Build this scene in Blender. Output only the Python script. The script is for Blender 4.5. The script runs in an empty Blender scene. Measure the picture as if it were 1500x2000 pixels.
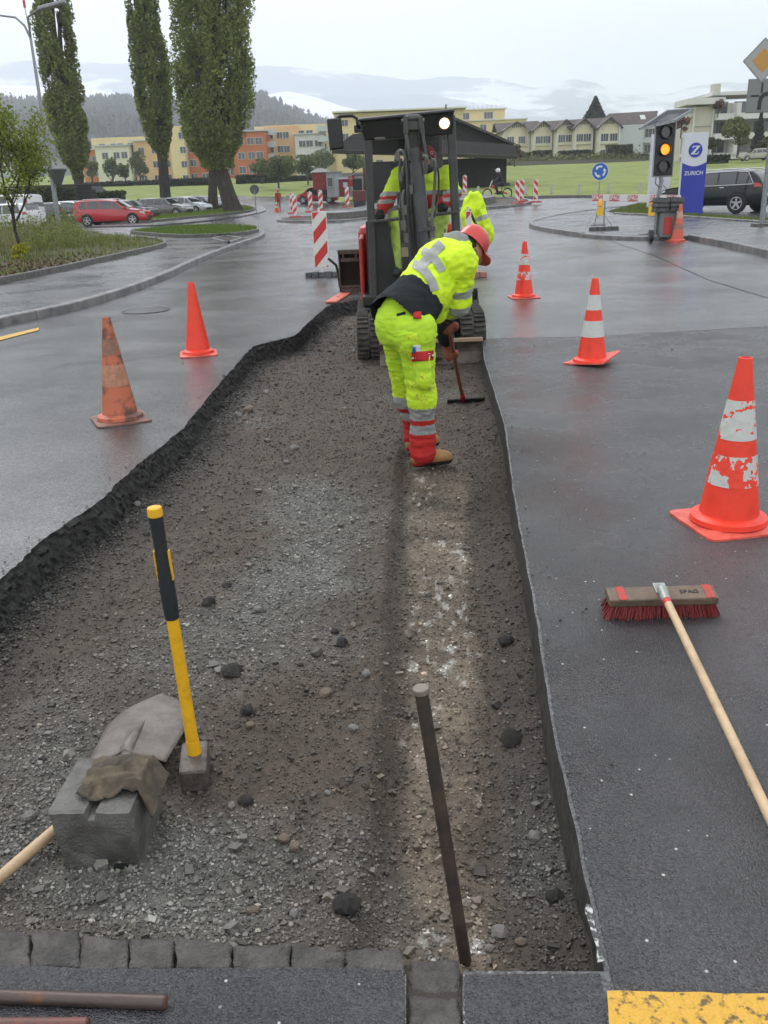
import bpy, math, random
import numpy as np
from mathutils import Vector, Matrix
from mathutils.geometry import delaunay_2d_cdt
from mathutils.bvhtree import BVHTree
random.seed(7); rng=np.random.default_rng(7)
S=bpy.context.scene; COL=S.collection
PI=math.pi
# ------------------------------------------------------------------ camera
F_,CH=1700.,1.55
ROLL=math.radians(-2.15); PITCH=math.atan(632*math.cos(ROLL)/F_)
CR=(Matrix.Rotation(PI/2-PITCH,3,'X')@Matrix.Rotation(ROLL,3,'Z'))
cd=bpy.data.cameras.new('camera'); cam=bpy.data.objects.new('camera',cd); COL.objects.link(cam)
cam.matrix_world=Matrix.Translation((0,0,CH))@CR.to_4x4()
cd.sensor_fit='VERTICAL'; cd.sensor_height=24; cd.lens=24*F_/2000; cd.clip_start=.05; cd.clip_end=20000
S.camera=cam
S.cycles.volume_bounces=2
S.render.resolution_x=768; S.render.resolution_y=1024
S.view_settings.view_transform='Standard'; S.view_settings.look='None'
S.view_settings.gamma=1; S.view_settings.use_curve_mapping=False
S.view_settings.exposure=0.47
SUN_EL,SUN_AZ=math.radians(48),math.radians(-25)     # soft sun behind cloud, ahead of the camera
w=bpy.data.worlds.new('World'); S.world=w; w.use_nodes=True
nt=w.node_tree; nt.nodes.clear(); N=nt.nodes.new; L=nt.links.new
out=N('ShaderNodeOutputWorld'); bg=N('ShaderNodeBackground'); bg.inputs[1].default_value=.15
sky=N('ShaderNodeTexSky'); sky.sky_type='NISHITA'; sky.sun_disc=False; sky.sun_elevation=SUN_EL; sky.sun_rotation=SUN_AZ
tc=N('ShaderNodeTexCoord'); mp=N('ShaderNodeMapping'); mp.inputs['Scale'].default_value=(1,1,3.2)
nz=N('ShaderNodeTexNoise'); nz.inputs['Scale'].default_value=1.7; nz.inputs['Detail'].default_value=5; nz.inputs['Roughness'].default_value=.5
rp=N('ShaderNodeValToRGB'); rp.color_ramp.elements[0].position=.36; rp.color_ramp.elements[0].color=(.66,.70,.78,1)
rp.color_ramp.elements[1].position=.62; rp.color_ramp.elements[1].color=(.94,.945,.955,1)
sc=N('ShaderNodeVectorMath'); sc.operation='SCALE'; sc.inputs['Scale'].default_value=9.6
mx=N('ShaderNodeMix'); mx.data_type='RGBA'; mx.inputs[0].default_value=.93
L(tc.outputs['Generated'],mp.inputs[0]); L(mp.outputs[0],nz.inputs[0]); L(nz.outputs[0],rp.inputs[0]); L(rp.outputs[0],sc.inputs[0])
L(sky.outputs[0],mx.inputs[6]); L(sc.outputs[0],mx.inputs[7]); L(mx.outputs[2],bg.inputs[0]); L(bg.outputs[0],out.inputs[0])
sl=bpy.data.lights.new('sun','SUN'); sl.energy=1.1; sl.angle=math.radians(25); sl.color=(1,.97,.92)
sun=bpy.data.objects.new('sun',sl); COL.objects.link(sun)
sd=Vector((math.sin(SUN_AZ)*math.cos(SUN_EL),math.cos(SUN_AZ)*math.cos(SUN_EL),math.sin(SUN_EL)))
sun.rotation_euler=sd.to_track_quat('Z','Y').to_euler()
# ------------------------------------------------------------------ geometry of the place
def sm(a,b,x):
    t=np.clip((np.asarray(x,float)-a)/(b-a),0,1); return t*t*(3-2*t)
LK=([-1e4,90,130,150,190,300,420,1e5],[0,0,1.0,2.0,4.4,8,12,12])
RK=([-1e4,30,38,50,58,62,75,190,300,420,1e5],[0,0,.1,.45,.7,.78,1.2,5.3,8.5,12,12])
def T(x,y):
    x=np.asarray(x,float);y=np.asarray(y,float)
    u=sm(-.04,.06,x/np.maximum(y,1.))
    return (1-u)*np.interp(y,*LK)+u*np.interp(y,*RK)
def ray(px,py): return CR@Vector(((px-750)/F_,(1000-py)/F_,-1))
def G(px,py,z=0.):
    d=ray(px,py); t=(z-CH)/d.z; return Vector((0,0,CH))+d*t
def P(px,py,Y):
    d=ray(px,py); return Vector((0,0,CH))+d*(Y/d.y)
def GT(px,py,dz=0.,far=600):
    d=ray(px,py); Y=1.
    while Y<far:
        q=Vector((0,0,CH))+d*(Y/d.y)
        if q.z<float(T(q.x,q.y))+dz: return q
        Y*=1.003
    return q
def hsh(ix,iy,iz,s):
    n=(ix*374761393+iy*668265263+iz*2147483647*0+iz*1274126177+s*974634777)&0x7fffffff
    n=((n^(n>>13))*1103515245)&0x7fffffff
    n=((n^(n>>16))*668265263)&0x7fffffff
    return (n&0xffff)/65535.
def noise(p,s=0):
    p=np.asarray(p,float); i=np.floor(p).astype(np.int64); f=p-i; f=f*f*(3-2*f)
    r=0
    for dx in(0,1):
        for dy in(0,1):
            for dz in(0,1):
                wgt=(f[...,0] if dx else 1-f[...,0])*(f[...,1] if dy else 1-f[...,1])*(f[...,2] if dz else 1-f[...,2])
                r=r+wgt*hsh(i[...,0]+dx,i[...,1]+dy,i[...,2]+dz,s)
    return r*2-1
def fbm(x,y,sc,s=0,o=4,g=.5):
    x=np.asarray(x,float);y=np.asarray(y,float);r=0;a=1;t=0
    for k in range(o):
        r=r+a*noise(np.stack([x*sc+17.3*k,y*sc-9.1*k,np.zeros_like(x)+k*3.7],-1),s+k); t+=a; a*=g; sc*=2.03
    return r/t
# ------------------------------------------------------------------ materials
MATS={}
def mat(name,col=(.5,.5,.5),rough=.6,metal=0,col2=None,scale=8,bump=0,bscale=60,spec=.5,attr=None,emit=0,coat=0,detail=6,lo=.4,hi=.6,trans=0,alpha=1,rvar=0):
    if name in MATS: return MATS[name]
    m=bpy.data.materials.new(name); MATS[name]=m; m.use_nodes=True
    t=m.node_tree; b=t.nodes['Principled BSDF']; n=t.nodes.new; l=t.links.new
    b.inputs['Roughness'].default_value=rough; b.inputs['Metallic'].default_value=metal
    b.inputs['Specular IOR Level'].default_value=spec; b.inputs['Coat Weight'].default_value=coat
    b.inputs['Coat Roughness'].default_value=.05
    b.inputs['Alpha'].default_value=alpha
    c=(*col,1); b.inputs['Base Color'].default_value=c
    geo=n('ShaderNodeTexCoord'); src=None
    if attr:
        a=n('ShaderNodeAttribute'); a.attribute_name=attr; src=a.outputs['Color']
    if col2 is not None:
        z=n('ShaderNodeTexNoise'); z.inputs['Scale'].default_value=scale; z.inputs['Detail'].default_value=detail; z.inputs['Roughness'].default_value=.65
        l(geo.outputs['Object'],z.inputs[0]); r=n('ShaderNodeMapRange'); r.inputs[1].default_value=lo; r.inputs[2].default_value=hi
        l(z.outputs[0],r.inputs[0]); x=n('ShaderNodeMix'); x.data_type='RGBA'; l(r.outputs[0],x.inputs[0])
        x.inputs[6].default_value=c; x.inputs[7].default_value=(*col2,1); 
        if src is not None:
            y=n('ShaderNodeMix'); y.data_type='RGBA'; y.blend_type='MULTIPLY'; y.inputs[0].default_value=1; l(src,y.inputs[6]); l(x.outputs[2],y.inputs[7]); src=y.outputs[2]
        else: src=x.outputs[2]
        if rvar:
            q=n('ShaderNodeMapRange'); q.inputs[3].default_value=rough; q.inputs[4].default_value=rough+rvar
            l(r.outputs[0],q.inputs[0]); l(q.outputs[0],b.inputs['Roughness'])
    if src is not None: l(src,b.inputs['Base Color'])
    if bump:
        z=n('ShaderNodeTexNoise'); z.inputs['Scale'].default_value=bscale; z.inputs['Detail'].default_value=3; l(geo.outputs['Object'],z.inputs[0])
        k=n('ShaderNodeBump'); k.inputs['Strength'].default_value=bump; k.inputs['Distance'].default_value=.01; l(z.outputs[0],k.inputs['Height']); l(k.outputs[0],b.inputs['Normal'])
    if emit:
        b.inputs['Emission Color'].default_value=c; b.inputs['Emission Strength'].default_value=emit
    if trans:
        tr=n('ShaderNodeBsdfTranslucent'); ms=n('ShaderNodeMixShader'); ms.inputs[0].default_value=trans
        if src is not None: l(src,tr.inputs[0])
        else: tr.inputs[0].default_value=c
        l(b.outputs[0],ms.inputs[1]); l(tr.outputs[0],ms.inputs[2]); l(ms.outputs[0],t.nodes['Material Output'].inputs[0])
    return m
def asphalt(name,base,dark,chip=.0,rlo=.18,rhi=.5,patch=.35,bstr=.5,vs=130,seamy=True):
    """wet asphalt: stone grain, damp patches with less gloss, light chips"""
    m=bpy.data.materials.new(name); MATS[name]=m; m.use_nodes=True
    t=m.node_tree; b=t.nodes['Principled BSDF']; n=t.nodes.new; l=t.links.new
    co=n('ShaderNodeTexCoord').outputs['Object']
    def nz(s,d=4,r=.6):
        q=n('ShaderNodeTexNoise'); q.inputs['Scale'].default_value=s; q.inputs['Detail'].default_value=d; q.inputs['Roughness'].default_value=r; l(co,q.inputs[0]); return q.outputs[0]
    def mr(x,a,bb,c=0,d=1):
        q=n('ShaderNodeMapRange'); q.inputs[1].default_value=a;q.inputs[2].default_value=bb;q.inputs[3].default_value=c;q.inputs[4].default_value=d; l(x,q.inputs[0]); return q.outputs[0]
    def mix(f,a,c,blend='MIX'):
        q=n('ShaderNodeMix'); q.data_type='RGBA'; q.blend_type=blend
        if isinstance(f,float): q.inputs[0].default_value=f
        else: l(f,q.inputs[0])
        for k,v in((6,a),(7,c)):
            if isinstance(v,tuple): q.inputs[k].default_value=(*v,1)
            else: l(v,q.inputs[k])
        return q.outputs[2]
    vo=n('ShaderNodeTexVoronoi'); vo.inputs['Scale'].default_value=vs; l(co,vo.inputs[0])
    big=nz(patch,5); 
    c=mix(mr(big,.35,.65),dark,base)
    c=mix(mr(nz(.9,6,.7),.45,.7),c,tuple(min(1,x*1.35) for x in base))
    g=n('ShaderNodeSeparateColor'); l(vo.outputs['Color'],g.inputs[0])
    gr=mr(g.outputs[0],0,1,.55,1.5); q=n('ShaderNodeVectorMath'); q.operation='SCALE'; l(c,q.inputs[0]); l(gr,q.inputs['Scale']); c=q.outputs[0]
    if chip:
        v2=n('ShaderNodeTexVoronoi'); v2.inputs['Scale'].default_value=48; l(co,v2.inputs[0]); g2=n('ShaderNodeSeparateColor'); l(v2.outputs['Color'],g2.inputs[0])
        a1=mr(g2.outputs[1],1-chip,1-chip+.01); a2=mr(v2.outputs['Distance'],.22,.15)
        mu=n('ShaderNodeMath'); mu.operation='MULTIPLY'; l(a1,mu.inputs[0]); l(a2,mu.inputs[1]); c=mix(mu.outputs[0],c,(.5,.5,.46))
    l(c,b.inputs['Base Color'])
    l(mr(nz(patch*1.7+.3,5,.6),.38,.62,rlo,rhi),b.inputs['Roughness'])
    k=n('ShaderNodeBump'); k.inputs['Strength'].default_value=bstr; k.inputs['Distance'].default_value=.006
    l(vo.outputs['Distance'],k.inputs['Height']); k.invert=True
    k2=n('ShaderNodeBump'); k2.inputs['Strength'].default_value=.04; k2.inputs['Distance'].default_value=.02; l(nz(7,3),k2.inputs['Height']); l(k.outputs[0],k2.inputs['Normal'])
    l(k2.outputs[0],b.inputs['Normal']); return m
# ------------------------------------------------------------------ mesh helpers
def setp(o,label=None,cat=None,group=None,kind=None):
    if label:o['label']=label
    if cat:o['category']=cat
    if group:o['group']=group
    if kind:o['kind']=kind
    return o
def thing(name,label,cat,loc=(0,0,0),rz=0,group=None):
    o=bpy.data.objects.new(name,None); COL.objects.link(o); o.location=loc; o.rotation_euler=(0,0,rz); o.empty_display_size=.1
    return setp(o,label,cat,group)
def pmat(o):
    M=Matrix.Identity(4)
    while o: M=(Matrix.LocRotScale(o.location,o.rotation_euler,o.scale))@M; o=o.parent
    return M
def link(name,me,parent=None):
    o=bpy.data.objects.new(name,me); COL.objects.link(o)
    if parent:o.parent=parent
    return o
def rawmesh(name,V,Fc,mats,parent=None,mi=None,smooth=False,world=False,col=None,colname='tint'):
    V=np.asarray(V,float).reshape(-1,3)
    if world and parent:
        Mi=np.array(pmat(parent).inverted()); V=V@Mi[:3,:3].T+Mi[:3,3]
    me=bpy.data.meshes.new(name)
    Fa=Fc if isinstance(Fc,np.ndarray) else (np.asarray(Fc) if len(set(map(len,Fc)))==1 else None)
    if Fa is not None:
        k=Fa.shape[1]; me.vertices.add(len(V)); me.vertices.foreach_set('co',V.ravel())
        me.loops.add(Fa.size); me.loops.foreach_set('vertex_index',Fa.ravel().astype(np.int32))
        me.polygons.add(len(Fa)); me.polygons.foreach_set('loop_start',np.arange(0,Fa.size,k,dtype=np.int32))
        me.update(calc_edges=True)
    else: me.from_pydata([tuple(v) for v in V],[],[tuple(f) for f in Fc])
    if not isinstance(mats,(list,tuple)): mats=[mats]
    for m in mats: me.materials.append(m)
    if mi is not None: me.polygons.foreach_set('material_index',np.asarray(mi,np.int32))
    me.polygons.foreach_set('use_smooth',np.full(len(me.polygons),bool(smooth)))
    if col is not None:
        a=me.color_attributes.new(colname,'FLOAT_COLOR','POINT'); c=np.ones((len(V),4)); c[:,:3]=col; a.data.foreach_set('color',c.ravel())
    me.update()
    return link(name,me,parent)
class MB:
    def __init__(s): s.v=[];s.f=[];s.m=[]
    def add(s,V,Fc,m=0):
        o=len(s.v); s.v+= [tuple(map(float,v)) for v in V]; s.f+=[tuple(i+o for i in f) for f in Fc]; s.m+=[m]*len(Fc); return s
    def box(s,c,d,m=0,R=None,top=None):
        c=Vector(c); hx,hy,hz=d[0]/2,d[1]/2,d[2]/2; t=top or (1,1); V=[]
        for z,kx,ky in((-hz,1,1),(hz,t[0],t[1])):
            for x,y in((-hx,-hy),(hx,-hy),(hx,hy),(-hx,hy)):
                p=Vector((x*kx,y*ky,z)); V.append(c+(R@p if R else p))
        return s.add(V,[(3,2,1,0),(4,5,6,7),(0,1,5,4),(1,2,6,5),(2,3,7,6),(3,0,4,7)],m)
    def bar(s,a,b,w,d=None,m=0,up=(0,0,1)):
        a=Vector(a);b=Vector(b);z=(b-a); l=z.length; z.normalize(); u=Vector(up)
        if abs(z.dot(u))>.95:u=Vector((0,1,0))
        x=u.cross(z).normalized(); y=z.cross(x); R=Matrix((x,y,z)).transposed()
        return s.box((a+b)/2,(w,d or w,l),m,R)
    def cyl(s,a,b,r0,r1=None,n=16,m=0,cap=True):
        r1=r0 if r1 is None else r1; a=Vector(a);b=Vector(b);z=(b-a).normalized(); u=Vector((0,0,1)) if abs(z.z)<.9 else Vector((1,0,0))
        x=u.cross(z).normalized(); y=z.cross(x); V=[]
        for p,r in((a,r0),(b,r1)):
            for k in range(n):
                t=2*PI*k/n; V.append(p+x*r*math.cos(t)+y*r*math.sin(t))
        Fc=[(k,(k+1)%n,n+(k+1)%n,n+k) for k in range(n)]
        if cap: Fc+=[tuple(range(n))[::-1],tuple(range(n,2*n))]
        return s.add(V,Fc,m)
    def tube(s,pts,r,n=8,m=0):
        pts=[Vector(p) for p in pts]; rs=r if isinstance(r,(list,tuple)) else [r]*len(pts); V=[];prev=None
        for i,p in enumerate(pts):
            d=(pts[min(i+1,len(pts)-1)]-pts[max(i-1,0)]).normalized()
            if prev is None: x=(Vector((0,0,1)) if abs(d.z)<.9 else Vector((1,0,0))).cross(d).normalized()
            else: x=(prev-d*prev.dot(d)).normalized()
            prev=x; y=d.cross(x)
            for k in range(n):
                t=2*PI*k/n; V.append(p+(x*math.cos(t)+y*math.sin(t))*rs[i])
        Fc=[(i*n+k,i*n+(k+1)%n,(i+1)*n+(k+1)%n,(i+1)*n+k) for i in range(len(pts)-1) for k in range(n)]
        Fc+=[tuple(range(n))[::-1],tuple(range((len(pts)-1)*n,len(pts)*n))]
        return s.add(V,Fc,m)
    def lathe(s,prof,n=24,m=0,c=(0,0,0),ax='z'):
        V=[]
        for r,z in prof:
            for k in range(n):
                t=2*PI*k/n; a,b=r*math.cos(t),r*math.sin(t)
                V.append((c[0]+a,c[1]+b,c[2]+z) if ax=='z' else ((c[0]+a,c[1]+z,c[2]+b) if ax=='y' else (c[0]+z,c[1]+a,c[2]+b)))
        Fc=[(i*n+k,i*n+(k+1)%n,(i+1)*n+(k+1)%n,(i+1)*n+k) for i in range(len(prof)-1) for k in range(n)]
        if ax=='y': Fc=[f[::-1] for f in Fc]
        return s.add(V,Fc,m)
    def prism(s,poly,a,b,fn,m=0):
        """poly of (u,v); fn(u,v,w)->point; extruded from w=a to w=b"""
        n=len(poly); V=[fn(u,v,a) for u,v in poly]+[fn(u,v,b) for u,v in poly]
        return s.add(V,[tuple(range(n))[::-1],tuple(range(n,2*n))]+[(k,(k+1)%n,n+(k+1)%n,n+k) for k in range(n)],m)
    def build(s,name,mats,parent=None,smooth=False,world=False,bev=0,fix=True):
        o=rawmesh(name,s.v,s.f,mats,parent,s.m,smooth,world)
        if fix:
            import bmesh
            bm=bmesh.new(); bm.from_mesh(o.data); bmesh.ops.recalc_face_normals(bm,faces=bm.faces); bm.to_mesh(o.data); bm.free()
        if smooth: o.data.set_sharp_from_angle(angle=math.radians(38))
        if bev:
            q=o.modifiers.new('b','BEVEL'); q.width=bev; q.segments=2; q.limit_method='ANGLE'; q.angle_limit=math.radians(40)
        return o
def copy_tree(o,parent=None):
    c=o.copy(); COL.objects.link(c); c.parent=parent
    for ch in list(o.children): copy_tree(ch,c)
    return c
def inpoly(x,y,poly):
    x=np.asarray(x);y=np.asarray(y);r=np.zeros(x.shape,bool);n=len(poly)
    for i in range(n):
        x1,y1=poly[i][0],poly[i][1];x2,y2=poly[(i+1)%n][0],poly[(i+1)%n][1]
        if y1==y2: continue
        c=((y1>y)!=(y2>y))&(x<(x2-x1)*(y-y1)/(y2-y1)+x1); r^=c
    return r
def sheet(name,poly,m,dz=.0,holes=(),step=4.,zfn=None,parent=None,world=True,thick=0,rim=None):
    """draped polygon (list of (x,y)), with holes; thick: side skirt down"""
    zf=zfn or (lambda x,y:T(x,y))
    pts=[];E=[]
    def dens(pl):
        o=[]
        for i in range(len(pl)):
            a=pl[i];b=pl[(i+1)%len(pl)]; l=math.hypot(b[0]-a[0],b[1]-a[1]); k=max(1,int(l/step))
            for j in range(k): o.append((a[0]+(b[0]-a[0])*j/k,a[1]+(b[1]-a[1])*j/k))
        return o
    rings=[dens(poly)]+[dens(h) for h in holes]
    for r in rings:
        o=len(pts); pts+=r; E+=[(o+i,o+(i+1)%len(r)) for i in range(len(r))]
    xs=[p[0] for p in poly];ys=[p[1] for p in poly]
    gx,gy=np.meshgrid(np.arange(min(xs),max(xs),step),np.arange(min(ys),max(ys),step)); gx=gx.ravel();gy=gy.ravel()
    gx=gx+step*.13*np.sin(gy*1.7); k=inpoly(gx,gy,poly)
    for h in holes: k&=~inpoly(gx,gy,h)
    pts+=list(zip(gx[k],gy[k]))
    v,_,f,_,_,_=delaunay_2d_cdt([Vector(p) for p in pts],E,[],0,1e-6)
    v=np.array([tuple(p) for p in v]); f=np.array([t for t in f])
    c=v[f].mean(1); k=inpoly(c[:,0],c[:,1],poly)
    for h in holes:k&=~inpoly(c[:,0],c[:,1],h)
    f=f[k]; a=v[f]; ar=(a[:,1,0]-a[:,0,0])*(a[:,2,1]-a[:,0,1])-(a[:,1,1]-a[:,0,1])*(a[:,2,0]-a[:,0,0]); f[ar<0]=f[ar<0][:,::-1]
    V=np.c_[v,zf(v[:,0],v[:,1])+dz]; F2=[tuple(t) for t in f]
    if thick:
        r=rings[0]; o=len(V); R_=np.array(r); z=zf(R_[:,0],R_[:,1])+dz
        V=np.r_[V,np.c_[R_,z],np.c_[R_,z-thick]]; n=len(r)
        F2+=[(o+i,o+n+i,o+n+(i+1)%n,o+(i+1)%n) for i in range(n)]
    return rawmesh(name,V,F2,m,parent,world=world)
def strip(name,pts,wd,hgt,m,parent=None,zfn=None,dz=0,off=0,group=None,seg=None,kind='structure'):
    """kerb along a polyline; seg: cut into stones of that length, each a child piece"""
    zf=zfn or (lambda x,y:float(T(x,y)))
    P2=[Vector((p[0],p[1])) for p in pts]; ds=[0]
    for a,b in zip(P2,P2[1:]): ds.append(ds[-1]+(b-a).length)
    def pt(s):
        s=min(max(s,0),ds[-1])
        for i in range(len(ds)-1):
            if s<=ds[i+1]+1e-9: 
                t=(s-ds[i])/max(1e-9,ds[i+1]-ds[i]); return P2[i].lerp(P2[i+1],t)
        return P2[-1]
    def sect(s):
        p=pt(s); d=(pt(s+.15)-pt(s-.15)).normalized(); nn=Vector((-d.y,d.x)); a=p+nn*(off-wd/2); b=p+nn*(off+wd/2); z=zf(p.x,p.y)+dz
        c=.015
        return [(a.x,a.y,z-.15),(a.x,a.y,z+hgt-c),((a+nn*c).x,(a+nn*c).y,z+hgt),((b-nn*c).x,(b-nn*c).y,z+hgt),(b.x,b.y,z+hgt-c),(b.x,b.y,z-.15)]
    def piece(s0,s1,k):
        V=[];
        for j in range(k+1): V+=sect(s0+(s1-s0)*j/k)
        Fc=[(j*6+i,j*6+i+1,(j+1)*6+i+1,(j+1)*6+i) for j in range(k) for i in range(5)]+[(0,1,2,3,4,5)[::-1],tuple(k*6+i for i in range(6))]
        return V,Fc
    if not seg:
        V,Fc=piece(0,ds[-1],max(2,int(ds[-1]/.8))); o=MB().add(V,Fc).build(name,m,parent); 
        if not parent: setp(o,kind=kind)
        return o
    e=bpy.data.objects.new(name,None); COL.objects.link(e); setp(e,kind=kind)
    s=0;j=0
    while s<ds[-1]-.1:
        s1=min(ds[-1],s+seg); V,Fc=piece(s+.006,s1-.006,2); MB().add(V,Fc).build('kerb_stone',m,e); s=s1;j+=1
    return e
# ------------------------------------------------------------------ SDF bodies
def snet(Fg,o,h):
    Sg=Fg<0; nx,ny,nz_=Fg.shape
    cn=[(i,j,k) for i in(0,1) for j in(0,1) for k in(0,1)]
    cnt=sum(Sg[i:nx-1+i,j:ny-1+j,k:nz_-1+k].astype(np.int8) for i,j,k in cn)
    ms=(cnt>0)&(cnt<8); idx=-np.ones(ms.shape,np.int64); ijk=np.argwhere(ms); idx[ms]=np.arange(len(ijk))
    acc=np.zeros((len(ijk),3));num=np.zeros(len(ijk))
    for a in range(8):
        for b in range(a+1,8):
            A=np.array(cn[a]);B=np.array(cn[b])
            if np.abs(A-B).sum()!=1: continue
            fa=Fg[tuple((ijk+A).T)];fb=Fg[tuple((ijk+B).T)]; c=(fa<0)!=(fb<0); t=np.where(c,fa/np.where(c,fa-fb,1),0)
            acc+=np.where(c[:,None],A+(B-A)*t[:,None],0); num+=c
    V=(ijk+acc/num[:,None])*h+o; Q=[]
    for ax in range(3):
        sl0=[slice(None)]*3;sl1=[slice(None)]*3; sl0[ax]=slice(0,-1);sl1[ax]=slice(1,None)
        a=Sg[tuple(sl0)];b=Sg[tuple(sl1)]; e=np.argwhere(a!=b); u,v=[(1,2),(2,0),(0,1)][ax]
        lim=np.array(idx.shape); e=e[(e[:,u]>0)&(e[:,v]>0)&(e[:,u]<lim[u])&(e[:,v]<lim[v])]
        fl=a[tuple(e.T)]
        def cc(du,dv):
            q=e.copy(); q[:,u]-=du;q[:,v]-=dv; return idx[tuple(q.T)]
        q=np.stack([cc(1,1),cc(0,1),cc(0,0),cc(1,0)],1); q[~fl]=q[~fl][:,::-1]; Q.append(q)
    Q=np.concatenate(Q); return V,Q[(Q>=0).all(1)]
def rotm(axis,deg): return Matrix.Rotation(math.radians(deg),3,axis)
def sdf(parts,h,k=.03,carve=()):
    """parts: ('c',a,b,ra,rb[,k]) capsule; ('e',c,(rx,ry,rz)[,R][,k]) ellipsoid; ('f',a,b,ra,rb,flat dir,ratio) flattened capsule"""
    lo=np.full(3,1e9);hi=-lo
    for p in parts:
        if p[0]in'cf': 
            for q,r in((p[1],p[3]),(p[2],p[4])): lo=np.minimum(lo,np.array(q)-r*1.6);hi=np.maximum(hi,np.array(q)+r*1.6)
        else: r=max(p[2]);lo=np.minimum(lo,np.array(p[1])-r);hi=np.maximum(hi,np.array(p[1])+r)
    lo-=4*h+.02;hi+=4*h+.02; n=np.ceil((hi-lo)/h).astype(int)+1
    Fg=np.full(tuple(n),9.); ax=[lo[i]+h*np.arange(n[i]) for i in range(3)]
    def evalp(p,kk,sub=False):
        if p[0] in 'cf': a=np.array(p[1],float);b=np.array(p[2],float);rm=max(p[3],p[4])*(1.6 if p[0]=='f' else 1);l0=np.minimum(a,b)-rm-kk-3*h;h0=np.maximum(a,b)+rm+kk+3*h
        else: c=np.array(p[1],float);rm=max(p[2]);l0=c-rm-kk-3*h;h0=c+rm+kk+3*h
        s=[slice(max(0,int((l0[i]-lo[i])/h)),min(n[i],int((h0[i]-lo[i])/h)+2)) for i in range(3)]
        X=np.stack(np.meshgrid(ax[0][s[0]],ax[1][s[1]],ax[2][s[2]],indexing='ij'),-1)
        if p[0] in 'cf':
            ab=b-a; L2=max(1e-12,ab@ab); t=np.clip(((X-a)@ab)/L2,0,1); D=X-a-t[...,None]*ab
            if p[0]=='f':
                f=np.array(p[5],float);f/=np.linalg.norm(f); q=D@f; D=D+(1/p[6]-1)*q[...,None]*f
            d=np.linalg.norm(D,axis=-1)-(p[3]+(p[4]-p[3])*t)
            if p[0]=='f': d=d*min(1,p[6])
        else:
            Dm=X-c
            if len(p)>3 and p[3] is not None: Dm=Dm@np.array(p[3])
            r=np.array(p[2]); q=np.linalg.norm(Dm/r,axis=-1); q2=np.linalg.norm(Dm/r**2,axis=-1); d=q*(q-1)/np.maximum(q2,1e-9)
        return tuple(s),d
    for p in parts:
        s,d=evalp(p,k); o=Fg[s]; hh=np.clip(.5+.5*(o-d)/k,0,1); Fg[s]=o*(1-hh)+d*hh-k*hh*(1-hh)
    for p in carve:
        s,d=evalp(p,.01); Fg[s]=np.maximum(Fg[s],-d)
    return snet(Fg,lo,h)
def vnorm(V,Q):
    nrm=np.zeros_like(V); fn=np.cross(V[Q[:,2]]-V[Q[:,0]],V[Q[:,3]]-V[Q[:,1]])
    for i in range(4): np.add.at(nrm,Q[:,i],fn)
    return nrm/np.maximum(1e-12,np.linalg.norm(nrm,axis=1))[:,None]
def garment(name,parts,h,mats,parent,k=.03,folds=(),matfn=None,carve=(),relax=1,keep=None):
    V,Q=sdf(parts,h,k,carve)
    for _ in range(relax):
        acc=np.zeros_like(V);c=np.zeros(len(V))
        for i in range(4):
            for j in((i+1)%4,(i+3)%4): np.add.at(acc,Q[:,i],V[Q[:,j]]); np.add.at(c,Q[:,i],1)
        V=V*.4+acc/c[:,None]*.6
    if keep is not None: Q=Q[keep(V[Q].mean(1))]
    mi=matfn(V[Q].mean(1)) if matfn else None
    nn=vnorm(V,Q)
    for amp,fx,sd_,ridge in folds:
        q=noise(V*np.array(fx),sd_)+.5*noise(V*np.array(fx)*2.1,sd_+5)
        if ridge: q=(1-np.abs(q)*2.2).clip(-1,1)
        V=V+nn*(amp*q)[:,None]
    return rawmesh(name,V,Q,mats,parent,mi,True,world=True)

def decal(name,obj,px0,py0,px1,py1,m,par,shear=0,off=.004,n=8,rise=0):
    """a patch of cloth or tape laid on a garment: its four corners are seen at these pixels"""
    V0=np.array([v.co for v in obj.data.vertices]); Mo=pmat(obj); V0=V0@np.array(Mo)[:3,:3].T+np.array(Mo)[:3,3]
    bv=BVHTree.FromPolygons([tuple(v) for v in V0],[tuple(p.vertices) for p in obj.data.polygons]); V=[];nn=[]
    for j in range(n+1):
        for i in range(n+1):
            u,v=i/n,j/n; x=px0+(px1-px0)*u+shear*v; y=py0+(py1-py0)*v+rise*u; d=ray(x,y).normalized(); h=bv.ray_cast(Vector((0,0,CH)),d)
            V.append(h[0] if h[0] else None); nn.append(h[1] if h[1] else None)
    good=[v for v in V if v]; 
    if not good: print('decal missed',name); return None
    av=sum((q for q in nn if q),Vector()).normalized(); 
    if av.dot(ray((px0+px1)/2,(py0+py1)/2))>0: av=-av
    c=sum(good,Vector())/len(good); V=[(v if v else c)+av*off for v in V]; k=n+1
    o=rawmesh(name,[tuple(v) for v in V],[(j*k+i,(j+1)*k+i,(j+1)*k+i+1,j*k+i+1) for j in range(n) for i in range(n)],m,par,smooth=True,world=True)
    so=o.modifiers.new('s','SOLIDIFY'); so.thickness=.004; return o,c+av*off,av

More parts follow.
